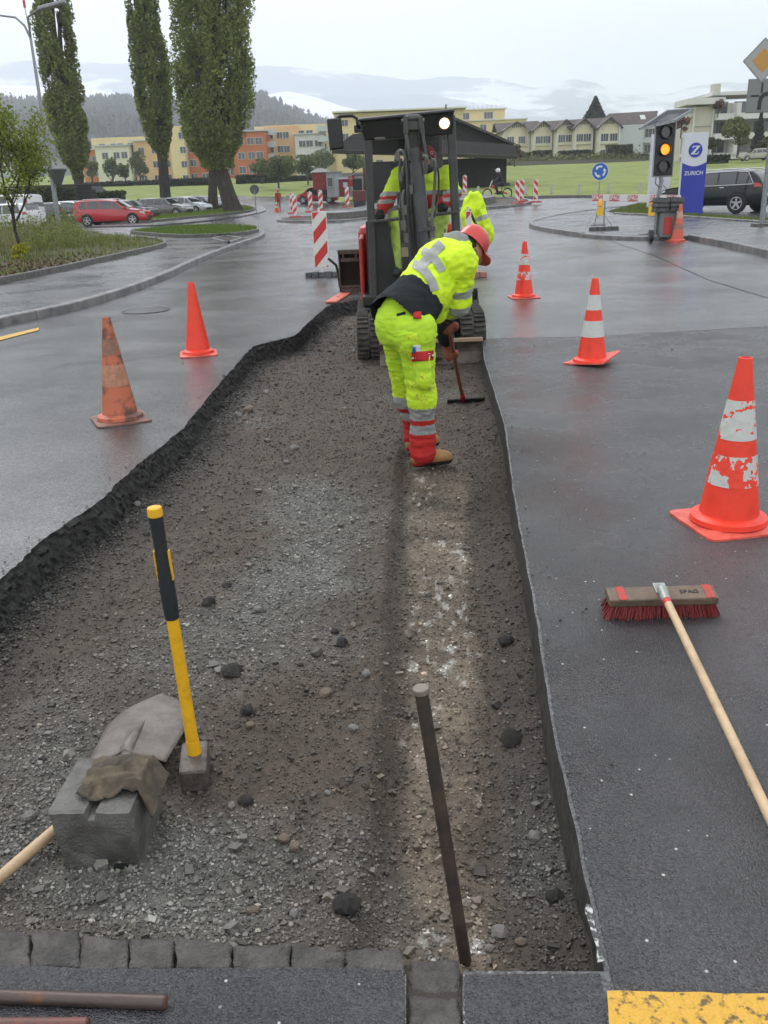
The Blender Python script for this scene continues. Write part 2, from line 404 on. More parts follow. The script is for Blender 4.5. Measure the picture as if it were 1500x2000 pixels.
def tape(name,obj,pts,wd,m,par,off=.011,nw=4):
    """a strip of tape laid on a garment along a line seen through these pixels"""
    V0=np.array([v.co for v in obj.data.vertices]); Mo=np.array(pmat(obj)); V0=V0@Mo[:3,:3].T+Mo[:3,3]
    bv=BVHTree.FromPolygons([tuple(v) for v in V0],[tuple(p.vertices) for p in obj.data.polygons]); pp=[np.array(p,float) for p in pts]; cc=[]
    for i in range(len(pp)-1):
        p0,p1,p2,p3=[pp[j] for j in(max(i-1,0),i,i+1,min(i+2,len(pp)-1))]
        for j in range(6): t=j/6; cc.append(.5*((2*p1)+(-p0+p2)*t+(2*p0-5*p1+4*p2-p3)*t*t+(-p0+3*p1-3*p2+p3)*t**3))
    cc.append(pp[-1]); V=[];ok=[]
    for i,c in enumerate(cc):
        d=cc[min(i+1,len(cc)-1)]-cc[max(i-1,0)]; d/=np.linalg.norm(d); nrm=np.array([-d[1],d[0]])
        for j in range(nw+1):
            q=c+nrm*wd*(j/nw-.5); dr=ray(*q).normalized(); h=bv.ray_cast(Vector((0,0,CH)),dr); ok.append(h[0] is not None); V.append(h[0]-dr*off if h[0] else Vector((0,0,0)))
    k=nw+1; rows=[[(i*k+j,i*k+j+1,(i+1)*k+j+1,(i+1)*k+j) for j in range(nw)] for i in range(len(cc)-1)]
    good=[all(ok[v] for q in r_ for v in q) and max((V[a]-V[b]).length for q in r_ for a in q for b in q)<.12 for r_ in rows]
    best=(0,0);st=0
    for i in range(len(good)+1):
        if i==len(good) or not good[i]:
            if i-st>best[1]-best[0]: best=(st,i)
            st=i+1
    Q=[q for r_ in rows[best[0]:best[1]] for q in r_]
    if not Q: print('tape missed',name); return
    us_=sorted({v for q in Q for v in q}); mp_={v:i for i,v in enumerate(us_)}; o=rawmesh(name,[tuple(V[v]) for v in us_],[tuple(mp_[v] for v in q) for q in Q],m,par,smooth=True,world=True); return o
# ------------------------------------------------------------------ materials used by the setting
A_near=asphalt('fresh_wet_asphalt',(.050,.048,.050),(.026,.025,.027),chip=.04,rlo=.15,rhi=.38,patch=.7,bstr=.6,vs=210)
A_pave=asphalt('pavement_asphalt',(.075,.075,.078),(.045,.045,.048),chip=0,rlo=.2,rhi=.42,patch=.3,bstr=.25,vs=90)
grass_m=mat('meadow_grass',(.125,.165,.022),.9,col2=(.20,.235,.040),scale=.35,detail=8,bump=.6,bscale=6)
verge_m=mat('rough_verge',(.05,.075,.018),.95,col2=(.085,.062,.032),scale=1.6,lo=.42,hi=.58,bump=1,bscale=9)
kerb_m=mat('kerb_stone_wet',(.22,.21,.20),.45,col2=(.10,.10,.10),scale=3,bump=.3,bscale=40)
conc_m=mat('concrete_wet',(.145,.138,.124),.55,col2=(.080,.076,.068),scale=9,bump=.6,bscale=140)
# ------------------------------------------------------------------ trench outline
def jit(pts,step,amp,seed):
    o=[];k=0;P_=[Vector(p[:2]) for p in pts]
    for a,b in zip(P_,P_[1:]):
        n=max(1,int((b-a).length/step)); nn=Vector((-(b-a).y,(b-a).x)).normalized()
        for j in range(n):
            p=a.lerp(b,j/n); q=float(noise(np.array([p.x*9,p.y*9,seed])))+.6*float(noise(np.array([p.x*31,p.y*31,seed]))); o.append(tuple(p+nn*(amp*q)))
    o.append(tuple(P_[-1])); return o
LP=[G(*p) for p in[(100,1041),(179,988),(289,891),(355,839),(439,737),(474,698),(494,676),(575,656),(619,614),(645,594),(716,583)]]
LE=[(-1.78,1.15),(-1.72,2.6),(-1.70,3.5)]+[(p.x,p.y) for p in LP]+[(.4,14.0),(1.63,14.3)]
RP=[G(*p) for p in[(945,700),(985,830),(1003,970),(1040,1170),(1080,1430),(1121,1607),(1180,1895)]]
RE=[(1.63,14.3)]+[(p.x,p.y) for p in RP]
LJ=jit(LE,.022,.013,3); RJ=jit(RE,.06,.003,8)
FRONT=[G(*p) for p in[(1180,1897),(905,1897),(903,1936),(905,2060),(793,2060),(793,1903),(600,1893),(300,1893),(0,1893),(-700,1880)]]
TR=LJ+RJ[1:-1]+[(p.x,p.y) for p in FRONT]
def G2(px,py): q=GT(px,py); return (q.x,q.y)
# road: one asphalt sheet with the trench cut out of it
farpx=[(-500,425),(-100,412),(120,405),(260,396),(330,385),(440,382),(475,384),(540,384),(620,386),(700,395),(830,394),(1000,387),(1100,384),(1260,385),(1500,380),(2000,374)]
ROAD=[(-45,-4)]+[(-45,30)]+[G2(*p) for p in farpx]+[(45,30),(45,-4)]
CX=.41
NEARP=[(CX,-3.9),(CX,1.24)]
road_m=asphalt('wet_road_asphalt',(.098,.096,.096),(.062,.061,.062),chip=0,rlo=.09,rhi=.27,patch=.22,bstr=.35,vs=110)
TRo=TR
setp(sheet('road',ROAD,road_m,dz=.0,holes=[TRo],step=3.0),kind='structure')
# newer dark asphalt on the near right, a sheet 4 mm up, and the strip in front of the setts
_s0=G(948,662);_s1=G(1150,658);_s2=G(1500,638)
FR=[(p[0]+.012,p[1]) for p in RJ if p[1]<_s0.y-.05]
fresh=FR+[(.43,1.2),(.43,-3),(9,-3),(11,4),(_s2.x*1.6,_s2.y+1.2),(_s2.x,_s2.y),(_s1.x,_s1.y),(_s0.x+.06,_s0.y)]
setp(sheet('road_surface',fresh,A_near,dz=.004,step=1.5),kind='structure')
fp=[(.395,1.20),(.37,.2),(-3,.2)]+jit([(-3,1.40)]+[(p.x,p.y) for p in [G(0,1893),G(300,1894),G(600,1894),G(790,1896)]],.02,.006,9)+[(p.x,p.y) for p in(G(790,2075),G(908,2075),G(908,1906),G(1172,1904))]
setp(sheet('pavement_strip',fp,A_near,dz=.004,step=1.5),kind='structure')
# ground sheet to the horizon, under the road it drops away
gx=np.concatenate([-np.geomspace(6000,60,40),np.linspace(-55,55,56),np.geomspace(60,6000,40)]); gy=np.concatenate([[-3000,-600,-100,-30],np.linspace(-10,120,66),np.geomspace(124,6500,70)])
X,Y=np.meshgrid(gx,gy); Z=T(X,Y)-.03; ins=inpoly(X.ravel(),Y.ravel(),[(-40,-3),(-40,30),G2(120,412),G2(440,390),G2(830,400),G2(1500,388),(40,30),(40,-3)]).reshape(X.shape); Z=np.where(ins,Z-.7,Z)
Z=Z+np.where(Y>62,.06*fbm(X,Y,.12,5),0)
# the valley sides
n1,n0=X.shape; i=np.arange(n1-1)[:,None]*n0+np.arange(n0-1)[None]; Q=np.stack([i,i+1,i+n0+1,i+n0],-1).reshape(-1,4)
setp(rawmesh('ground',np.stack([X,Y,Z],-1).reshape(-1,3),Q,grass_m,smooth=True),kind='structure')
# ------------------------------------------------------------------ trench floor
def edgex(pl,y):
    a=np.array([(p[1],p[0]) for p in pl]); a=a[np.argsort(a[:,0])]; return np.interp(y,a[:,0],a[:,1])
def pl(px): return np.array([[G(x,y,-.2).y,G(x,y,-.2).x] for x,y in px])[::-1] if G(*px[0],-.2).y>G(*px[-1],-.2).y else np.array([[G(x,y,-.2).y,G(x,y,-.2).x] for x,y in px])
CL=pl([(720,1800),(745,1600),(765,1300),(775,1050),(785,900),(800,800)]); CRr=pl([(1010,1800),(985,1600),(965,1300),(940,1050),(930,900),(925,800)])
BLOBS=[]
def zf(x,y,fine=True):
    x=np.asarray(x,float);y=np.asarray(y,float)
    l=np.interp(y,CL[:,0],CL[:,1]);r=np.interp(y,CRr[:,0],CRr[:,1]); wv=.03*fbm(x,y,1.3,2)
    ch=sm(l-.05+wv,l+.04+wv,x)*(1-sm(r-.03+wv,r+.12+wv,x))*(1-sm(6,8,y))
    z=-.19-.045*ch+.018*fbm(x,y,1.1,11)
    lip=np.exp(-((x-l+.07-wv)/.06)**2)*(1-sm(5,7.5,y)); z=z+.02*lip
    le=edgex(LJ[:int(len(LJ)*.93)],y); z=z+.022*(1-sm(.0,.22,x-le+.05*fbm(x,y,3,4)))*(.6+.6*fbm(x,y,2.2,9))
    re=edgex(RJ,y); z=z+.02*(1-sm(0,.09,re-x))
    z=z+.10*(1-sm(1.42,1.85,y+.04*fbm(x,y,3,21)))
    for (a,b,s,h) in((G(500,790,-.2).x,G(500,790,-.2).y,.30,.05),(G(880,745,-.2).x,G(880,745,-.2).y,.22,.09),(G(440,840,-.2).x,G(440,840,-.2).y,.25,.04)):
        z=z+h*np.exp(-((x-a)**2+(y-b)**2)/s**2)*(1+.5*fbm(x,y,6,31))
    tm=sm(7,8,y)*(.004*np.sin(y*95+2*fbm(x,y,2,3))); z=z+tm
    if fine: z=z+.012*fbm(x,y,9,41,4,.6)+.013*np.abs(fbm(x,y,27,51,4,.65))
    return z
def fcol(x,y):
    x=np.asarray(x,float);y=np.asarray(y,float)
    l=np.interp(y,CL[:,0],CL[:,1]);r=np.interp(y,CRr[:,0],CRr[:,1])
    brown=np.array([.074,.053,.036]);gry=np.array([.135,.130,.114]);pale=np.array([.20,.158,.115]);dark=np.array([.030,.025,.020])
    n=fbm(x,y,1.6,61,5,.6)
    def bl(px,py,sx,sy):
        q=G(px,py,-.2); return np.exp(-((x-q.x)/sx)**2-((y-q.y)/sy)**2)
    g=np.clip(.05+1.25*bl(600,1080,.32,1.0)+.95*bl(430,1280,.35,.4)+1.5*bl(330,1720,.9,.28)+.8*bl(100,1500,.4,.5)+.9*bl(1060,1700,.12,.5)+n*1.3-.22,0,1)
    c=brown*(1-g[...,None])+gry*g[...,None]
    nw_=.06*fbm(x,y,5,73,4,.6); ch=sm(l+.03+nw_,l+.12+nw_,x)*(1-sm(r-.12+nw_,r-.03+nw_,x))*(1-sm(4.6,6.6,y)); pw=np.clip(ch*(.62+1.3*fbm(x,y,4.1,71,5,.65)),0,1); c=c*(1-pw[...,None])+pale*pw[...,None]
    wh=np.clip((fbm(x,y*.5,38,77,4)-.26)*6,0,1)*ch*sm(-.05,.3,fbm(x,y,1.9,79)+.1); c=c*(1-.75*wh[...,None])+np.array([.5,.48,.44])*.75*wh[...,None]
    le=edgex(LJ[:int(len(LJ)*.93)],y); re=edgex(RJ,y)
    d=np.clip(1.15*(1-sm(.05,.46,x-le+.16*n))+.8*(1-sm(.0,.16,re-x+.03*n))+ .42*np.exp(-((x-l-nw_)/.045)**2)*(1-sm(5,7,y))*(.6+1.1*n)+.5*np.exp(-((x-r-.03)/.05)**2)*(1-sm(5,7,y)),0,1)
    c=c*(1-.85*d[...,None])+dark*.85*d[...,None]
    return c*(1+.35*fbm(x,y,11,91,3))[...,None].clip(.4,1.7)
ys=np.exp(np.arange(math.log(1.15),math.log(14.6),.0052)); us=np.linspace(0,1,400)
YY,UU=np.meshgrid(ys,us,indexing='ij'); le=edgex(LJ[:int(len(LJ)*.93)],YY)-.12; le=np.where(YY>12.9,np.minimum(le,-.8),le); re=edgex(RJ,YY)+.10; XX=le+(re-le)*UU
ZZ=zf(XX,YY); n1,n0=XX.shape; i=np.arange(n1-1)[:,None]*n0+np.arange(n0-1)[None]; Q=np.stack([i,i+1,i+n0+1,i+n0],-1).reshape(-1,4)
soil_m=mat('dug_soil',(1,1,1),.72,attr='tint',col2=(.55,.53,.5),scale=26,bump=.8,bscale=120,lo=.35,hi=.65)
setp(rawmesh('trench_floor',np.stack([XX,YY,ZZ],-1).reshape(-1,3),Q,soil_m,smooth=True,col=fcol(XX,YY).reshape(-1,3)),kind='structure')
# walls of the cut
wall_m=mat('cut_asphalt_edge',(.030,.028,.026),.7,col2=(.012,.011,.010),scale=25,bump=1,bscale=90)
wall2_m=mat('sawn_asphalt_edge',(.055,.052,.048),.5,col2=(.022,.021,.020),scale=30,bump=.5,bscale=60)
def cutwall(name,pts,m,lean,amp,rows=9,dep=.30):
    pts=np.array(pts); d=np.gradient(pts,axis=0); d/=np.linalg.norm(d,axis=1)[:,None]; nn=np.c_[d[:,1],-d[:,0]]; V=[]
    for r in range(rows+1):
        t=r/rows; z=-dep*t; off=lean*t+amp*(noise(np.c_[pts*26,np.full(len(pts),r*1.1)])+.7*noise(np.c_[pts*60,np.full(len(pts),r*2.3)]))*(0 if r==0 else 1)
        V.append(np.c_[pts+nn*off[:,None],np.full(len(pts),z)])
    V=np.concatenate(V); n=len(pts); Q=[(r*n+i,r*n+i+1,(r+1)*n+i+1,(r+1)*n+i) for r in range(rows) for i in range(n-1)]
    return setp(rawmesh(name,V,Q,m,smooth=False),kind='structure')
cutwall('trench_wall',LJ,wall_m,.05,.016,12); cutwall('trench_wall',RJ,wall2_m,.012,.002,5)
# ------------------------------------------------------------------ gravel
CUBE=np.array([(x,y,z) for x in(-1,1) for y in(-1,1) for z in(-1,1)],float); CF=np.array([(0,1,3,2),(4,6,7,5),(0,4,5,1),(2,3,7,6),(0,2,6,4),(1,5,7,3)])
def rocks(name,x,y,z,s,c,m,flat=.65,hexa=True):
    n=len(x); V=CUBE[None]*(1+rng.uniform(-.55,.15,(n,8,3))); V*=np.stack([rng.uniform(.7,1.25,n),rng.uniform(.55,1.,n),rng.uniform(.4,.8,n)*flat/.65],-1)[:,None]*.62
    a=rng.uniform(0,2*PI,n); t=rng.normal(0,.5,n); ca,sa=np.cos(a),np.sin(a); ct,st=np.cos(t),np.sin(t)
    x1=V[...,0]; y1=V[...,1]*ct[:,None]-V[...,2]*st[:,None]; z1=V[...,1]*st[:,None]+V[...,2]*ct[:,None]
    V=np.stack([x1*ca[:,None]-y1*sa[:,None],x1*sa[:,None]+y1*ca[:,None],z1],-1)*s[:,None,None]+np.stack([x,y,z],-1)[:,None]
    Q=(CF[None]+8*np.arange(n)[:,None,None]).reshape(-1,4)
    return rawmesh(name,V.reshape(-1,3),Q,m,col=np.repeat(c,8,0))
gr_m=mat('crushed_stone',(1,1,1),.6,attr='tint',col2=(.72,.72,.72),scale=300,spec=.5)
n=170000; y=np.exp(rng.uniform(math.log(1.36),math.log(13.8),n)); l0=edgex(LJ[:int(len(LJ)*.93)],y);r0=edgex(RJ,y); x=l0+.02+(r0-l0-.03)*rng.uniform(0,1,n)
base=fcol(x,y); ch=np.interp(y,CL[:,0],CL[:,1]); crr=np.interp(y,CRr[:,0],CRr[:,1]); inch=(x>ch+.03)&(x<crr-.03)
fy=np.interp(x,sorted([p.x for p in FRONT]),[p.y for p in sorted(FRONT,key=lambda p:p.x)])
gp=np.clip((base[:,2]/base[:,0]-.52)/.35,0,1); keep=(rng.uniform(0,1,n)<np.where(inch,.46,.35+.65*gp))&(y>1.385+.12*sm(0,-1.,x))
x,y,base,gp,inch=x[keep],y[keep],base[keep],gp[keep],inch[keep]; n=len(x)
s=rng.gamma(2.2,.0014,n)+.0018; s*=np.where(rng.uniform(0,1,n)<.015,2.4,1)*(1+.05*y); z=zf(x,y)+s*.25
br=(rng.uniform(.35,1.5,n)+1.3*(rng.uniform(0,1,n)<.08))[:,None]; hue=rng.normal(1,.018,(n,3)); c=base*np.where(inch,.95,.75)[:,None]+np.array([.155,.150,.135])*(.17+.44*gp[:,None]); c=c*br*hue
setp(rocks('gravel',x,y,z,s,c,gr_m),'loose grey crushed gravel and brown crumbs over the trench floor','gravel',kind='stuff')
# crumbs of asphalt along the cut edges and on the road
ep=np.array(LJ+RJ); k=rng.integers(0,len(ep),2600); q=ep[k]+rng.normal(0,.05,(2600,2)); ok=~inpoly(q[:,0],q[:,1],TR)&(q[:,1]<13)&(q[:,1]>1.5); q=q[ok]
q2=np.c_[rng.uniform(.5,3.5,500),np.exp(rng.uniform(math.log(1.5),math.log(9),500))]; q2=q2[~inpoly(q2[:,0],q2[:,1],TR)]; q3=np.c_[rng.uniform(-3.6,-1.7,160),rng.uniform(3.5,11,160)]; q=np.r_[q,q2,q3[~inpoly(q3[:,0],q3[:,1],TR)]]
nn=len(q); s=rng.gamma(2,.0013,nn)+.0015
setp(rocks('loose_grit',q[:,0],q[:,1],.006+s*.3,s,np.repeat(rng.uniform(.02,.16,nn)[:,None],3,1)*[1,.97,.92],gr_m),'scattered grit and asphalt crumbs on the road beside the cut','grit',kind='stuff')
# talus of black crumbs at the foot of the left wall
ep=np.array(LJ); k=rng.integers(0,len(ep),16000); q=ep[k]; q=q+np.abs(rng.normal(0,.09,16000))[:,None]*np.array([.95,-.25])+rng.normal(0,.012,(16000,2)); ok=inpoly(q[:,0],q[:,1],TR)&(q[:,1]>1.5); q=q[ok]; nn=len(q); s=rng.gamma(2.5,.0022,nn)+.0025
setp(rocks('asphalt_rubble',q[:,0],q[:,1],zf(q[:,0],q[:,1])+s*.3,s,np.repeat(rng.uniform(.012,.07,nn)[:,None],3,1)*[1,.93,.85],gr_m),'dark asphalt rubble heaped at the foot of the left trench wall','rubble',kind='stuff')
# single larger stones
def stone_mesh(seed,sq=(1,.8,.6),rough=.25):
    import bmesh
    bm=bmesh.new(); bmesh.ops.create_icosphere(bm,subdivisions=2,radius=1); 
    V=np.array([v.co for v in bm.verts]); d=1+rough*noise(V*1.3+seed*7.7)+rough*.5*noise(V*3+seed); 
    for v,k in zip(bm.verts,d): v.co=Vector((v.co.x*sq[0],v.co.y*sq[1],v.co.z*sq[2]))*k
    me=bpy.data.meshes.new('stone'); bm.to_mesh(me); bm.free(); return me
st_m=mat('stone_grey',(.20,.19,.175),.6,col2=(.13,.12,.105),scale=25,bump=.4,bscale=60); st_b=mat('stone_brown',(.17,.125,.09),.65,col2=(.11,.085,.06),scale=25,bump=.4,bscale=60)
st_k=mat('asphalt_lump',(.036,.032,.029),.8,col2=(.075,.068,.06),scale=60,bump=1,bscale=90)
SM={}
for k,m in(('g',st_m),('b',st_b),('k',st_k)):
    for j in range(3):
        me=stone_mesh(j+ord(k),(1,.8,.62) if k!='k' else (1,.95,.8),.22 if k!='k' else .4); me.materials.append(m); SM[k,j]=me
stl=[(455,1315,38,'k','black broken asphalt lump on the gravel right of the yellow hammer handle'),(484,1392,26,'k','small black asphalt lump between the hammer and two brown stones'),(605,1058,15,'g','small stone in the pale gravel patch far behind the hammer'),(636,1356,30,'b','brown rounded stone right of the black asphalt lump'),(490,1420,22,'b','rounded tan pebble on the gravel just below the small black lump'),(690,1425,24,'g','grey stone at the edge of the shallow channel'),(556,1642,26,'b','tan rounded stone on the grey gravel right of the concrete block'),(577,1655,30,'b','reddish brown angular stone beside the tan rounded stone'),(675,1780,50,'k','largest black asphalt clod near the row of setts'),(615,1682,18,'g','small pale grey pebble right of the reddish stone'),(495,1785,26,'b','pinkish brown stone half sunk in the gravel before the setts'),(575,1795,24,'g','pale stone in the gravel just before the setts'),(480,1568,26,'k','black lump of asphalt right of the hammer head'),(452,1575,20,'g','flat grey stone left of the black lump by the hammer head'),(1045,1638,32,'g','pale elongated grey stone on dark gravel by the sawn edge'),(975,1828,40,'g','broad grey stone in the corner right of the iron stake'),(1018,1850,24,'b','ochre stone beside the broad grey stone in the corner'),(1085,1755,32,'k','black asphalt clod in the grey gravel against the sawn edge'),(955,1860,22,'g','pale flat stone at the foot of the stake'),(840,1790,14,'b','small round stone left of the stake in the channel'),(60,1597,30,'g','flat pale stone left of the concrete block'),(445,1145,18,'k','small dark lump left of the pale gravel patch'),(410,1180,26,'k','crumbled dark lump beyond the hammer handle'),(505,1190,20,'g','flat stone right of the crumbled dark lump'),(268,985,18,'g','grey stone by the left wall near the top of the hammer'),(575,878,20,'g','pale grey stone in the brown soil left of the worker'),(485,800,26,'b','brown clod in the heap by the kink of the left wall'),(465,815,22,'g','grey clod in the heap by the kink of the left wall'),(520,770,16,'g','small clod on top of the heap by the left wall'),(560,905,14,'g','small grey stone below the pale stone in the soil'),(1000,1445,40,'k','dark clod against the right bank of the channel'),(990,1255,28,'k','dark clod beside the right wall halfway to the worker'),(640,1550,16,'g','small grey stone in the middle of the gravel'),(715,1320,22,'g','grey stone on the left bank of the channel'),(668,1255,22,'k','dark brown clod between gravel patch and channel'),(655,1235,16,'k','smaller dark clod behind the dark brown clod'),(870,975,10,'g','little white stone in the channel near the boot'),(240,1605,14,'k','black crumb on the front of the block')]
for j,(px,py,w_,k,lb) in enumerate(stl[:-1]):
    q=G(px,py,-.2); zz=float(zf(q.x,q.y)); q=G(px,py,zz); r=w_/2*(q-Vector((0,0,CH))).length/1750
    o=link('loose_stone',SM[k,j%3]); o.location=(q.x,q.y,float(zf(q.x,q.y))+r*.3); o.scale=(r,r,r); o.rotation_euler=(random.uniform(-.3,.3),random.uniform(-.3,.3),random.uniform(0,6)); setp(o,lb,'stone','larger stones lying in the trench')
# ------------------------------------------------------------------ row of granite setts
sett_m=mat('granite_sett',(.100,.090,.082),.55,col2=(.055,.050,.046),scale=14,bump=.7,bscale=55,lo=.35,hi=.6,rvar=.2)
_t=sett_m.node_tree; _b=[n for n in _t.nodes if n.type=='BUMP'][0]; _b.inputs['Strength'].default_value=1; [n for n in _t.nodes if n.type=='TEX_NOISE'][-1].inputs['Scale'].default_value=120
def sett(quad,par,seed,z0=.0):
    a,b,c,d=[np.array(p[:2]) for p in quad]; nu,nv=12,8; V=[]
    for j in range(nv+1):
        for i in range(nu+1):
            u,v=i/nu,j/nv; u=.5+(u-.5)*(1-.004/.1); p=(a*(1-u)+b*u)*(1-v)+(d*(1-u)+c*u)*v
            e=min(u,1-u)*.12; f=min(v,1-v)*.10; r=.0065; dz=-max(0,(r-e))**2/r-max(0,(r-f))**2/r
            p=p+.004*np.array([float(noise(np.array([v*5,seed,u*2]))),float(noise(np.array([u*5,seed+9,v*2])))])
            V.append((p[0],p[1],z0+dz+.007*float(noise(np.array([u*2.5,v*2.5,seed*3.])))+.0035*float(noise(np.array([u*7,v*6,seed*3.])))))
    n=nu+1; Fc=[(j*n+i,j*n+i+1,(j+1)*n+i+1,(j+1)*n+i) for j in range(nv) for i in range(nu)]
    ring=[i for i in range(n)]+[j*n+nu for j in range(1,nv+1)]+[nv*n+i for i in range(nu-1,-1,-1)]+[j*n for j in range(nv-1,0,-1)]; o=len(V)
    V+=[(V[r][0],V[r][1],z0-.12) for r in ring]; Fc+=[(ring[i],o+i,o+(i+1)%len(ring),ring[(i+1)%len(ring)]) for i in range(len(ring))]
    return rawmesh('sett',V,Fc,sett_m,par,smooth=True)
bed=MB(); e0=G(-700,1870);e1=G(1180,1900)
setts=bpy.data.objects.new('pavement_edging',None); COL.objects.link(setts); setp(setts,kind='structure')
bedm=mat('joint_grit',(.05,.043,.035),.9,bump=1,bscale=90)
xs=[-330,-230,-130,-38,59,155,251,341,453,568,675,789]
for i,(x0,x1) in enumerate(zip(xs,xs[1:])):
    yt=lambda x:1812+x*.052+4*math.sin(x*.03); yb=lambda x:1893+x*.012
    sett([G(x0+.8,yb(x0)),G(x1-.8,yb(x1)),G(x1-.8,yt(x1)),G(x0+.8,yt(x0))],setts,i,-.002+.005*math.sin(i*2.1))
sett([G(797,1934),G(900,1934),G(899,1868),G(800,1868)],setts,20,-.006); sett([G(797,2050),G(902,2050),G(900,1939),G(797,1939)],setts,21,-.002)
pb=[G(-500,1800),G(0,1808),G(800,1850),G(905,1868),G(905,1897),G(1180,1897),G(1180,2100),G(-500,2100)]
rawmesh('joint_bed',[(p.x,p.y,-.009 if i not in(0,1,2,3) else -.05) for i,p in enumerate(pb)]+[(p.x,p.y,-.3) for p in pb],[tuple(range(8))[::-1]]+[(i,(i+1)%8,8+(i+1)%8,8+i) for i in range(8)],bedm,setts)
# ------------------------------------------------------------------ painted markings
yel=mat('yellow_road_paint',(.66,.37,.04),.5,col2=(.16,.10,.03),scale=38,bump=1,bscale=80,lo=.53,hi=.62); wht=mat('white_road_paint',(.05,.05,.05),.5,col2=(.50,.50,.47),scale=70,lo=.49,hi=.57)
def mark(pxs,m,dz=.009,sub=.03,j=.004,name='road_marking'):
    pts=jit([G(*p) for p in pxs+[pxs[0]]],sub,j,5)[:-1]; return setp(sheet(name,pts,m,dz=dz,step=.3),kind='structure')
mark([(1185,1942),(1340,1944),(1600,1950),(1600,2060),(1192,2060)],yel,j=.004)
mark([(-60,666),(0,659),(76,641),(76,646),(0,666),(-60,676)],yel,sub=.3,j=.0)
mark([(1146,1775),(1149,1775),(1178,1880),(1170,1888)],wht,sub=.012,j=.007)
mark([(1000,387+3),(1002,390),(1330,386),(1330,384)],kerb_m,j=0,name='kerb_line') if False else None
seam=mat('bitumen_joint',(.012,.012,.013),.25)
def seamline(pxs,w_=.02):
    q=[G(*p) for p in pxs]; V=[]
    pts=jit([(p.x,p.y) for p in q],.25,.012,4); P_=[Vector(p) for p in pts]
    for i,p in enumerate(P_):
        d=(P_[min(i+1,len(P_)-1)]-P_[max(i-1,0)]).normalized(); n_=Vector((-d.y,d.x))*w_/2; V+=[(p.x-n_.x,p.y-n_.y,.008),(p.x+n_.x,p.y+n_.y,.008)]
    return setp(rawmesh('road_joint',V,[(2*i,2*i+1,2*i+3,2*i+2) for i in range(len(P_)-1)],seam),kind='structure')
seamline([(948,662),(1150,658),(1330,648),(1500,638)],.012); seamline([(120,712),(230,706),(300,698),(345,692)],.012); seamline([(1190,470),(1280,500),(1380,545),(1500,582)],.03)
# manhole and gully in the left carriageway
iron=mat('cast_iron_cover',(.05,.05,.052),.35,metal=.6,col2=(.03,.03,.03),scale=20,bump=.5,bscale=50)
q=G(285,607); mh=thing('manhole_cover','round cast iron manhole cover in the wet road left of the two plain cones','manhole cover',(q.x,q.y,0))
MB().lathe([(.0,.012),(.29,.012),(.30,.009),(.30,-.05)],32).build('lid',iron,mh); MB().lathe([(.31,-.05),(.31,.011),(.35,.009),(.352,-.05)],32).build('frame_ring',iron,mh)
q=G(215,578); dg=thing('gully_grate','rectangular iron gully grate beside the left kerb','drain grate',(q.x,q.y,0),.35)
for i in range(7): MB().box((-.2+i*.066,0,.0),(.03,.3,.016)).build('grate_bar',iron,dg)
MB().box((0,.17,0),(.5,.03,.018)).box((0,-.17,0),(.5,.03,.018)).build('frame',iron,dg)
# ------------------------------------------------------------------ kerbs, pavements, beds, islands
def pxpoly(px): return [tuple(G2(*p)) for p in px]
def smooth_px(px,k=6):
    o=[];n=len(px)
    for i in range(n-1):
        p0,p1,p2,p3=[np.array(px[j]) for j in(max(i-1,0),i,i+1,min(i+2,n-1))]
        for j in range(k):
            t=j/k; o.append(tuple(.5*((2*p1)+(-p0+p2)*t+(2*p0-5*p1+4*p2-p3)*t*t+(-p0+3*p1-3*p2+p3)*t**3)))
    o.append(px[-1]); return o
lk=smooth_px([(-220,700),(0,637),(100,616),(200,589),(300,553),(390,511),(455,485),(498,470),(514,461),(508,453),(486,449)],5)
lkw=pxpoly(lk)
strip('kerb',lkw,.14,.12,kerb_m,seg=1.0)
swp=lkw+pxpoly([(400,446),(300,447),(205,449),(100,452),(-300,462),(-900,560),(-900,760)])
setp(sheet('pavement',swp,A_pave,dz=.11,step=2,thick=.2),kind='structure')
bk=smooth_px([(-220,610),(0,567),(120,541),(200,521),(270,504),(312,493),(324,487),(312,480),(270,473)],4); bkw=pxpoly(bk)
bed_poly=bkw+pxpoly([(200,465),(140,455),(0,456),(-250,462),(-700,520),(-600,640)])
strip('kerb',bkw,.08,.24,conc_m,seg=1.0)
setp(sheet('planting_bed',bed_poly,verge_m,dz=.19,step=.8,zfn=lambda x,y:T(x,y)+.07*fbm(x,y,.5,7)),kind='structure')
ik=smooth_px([(258,462),(300,467),(370,471),(450,468),(494,462),(504,457),(490,452),(440,449),(370,450),(300,455),(258,461)],4); ikw=pxpoly(ik)
strip('kerb',ikw,.10,.24,conc_m); setp(sheet('grass_island',ikw,grass_m,dz=.21,step=1),kind='structure')
ip=pxpoly([(415,474),(446,483),(474,473),(440,469)]); strip('kerb',ip+[ip[0]],.08,.17,kerb_m); setp(sheet('planting_pit',ip,mat('bed_soil',(.045,.033,.024),.9,bump=1,bscale=40),dz=.13,step=1),kind='structure')
bkD=smooth_px([(205,441),(290,438),(370,430),(440,423),(486,417),(497,411),(482,406),(460,404)],4)
dw=pxpoly(bkD+[(425,402),(400,408),(340,420),(300,428),(293,434)]); setp(sheet('grass_bank',dw,grass_m,dz=.2,step=2,zfn=lambda x,y:T(x,y)+.1*fbm(x,y,.3,4)),kind='structure'); strip('kerb',pxpoly(bkD),.15,.25,conc_m)
pv=pxpoly(smooth_px([(170,446),(300,443),(380,436),(450,428),(500,419),(520,412),(510,404)],4)+[(497,404),(500,411),(486,418),(440,424),(370,431),(290,439),(205,442)]); setp(sheet('pavement',pv,A_pave,dz=.10,step=3,thick=.2),kind='structure')
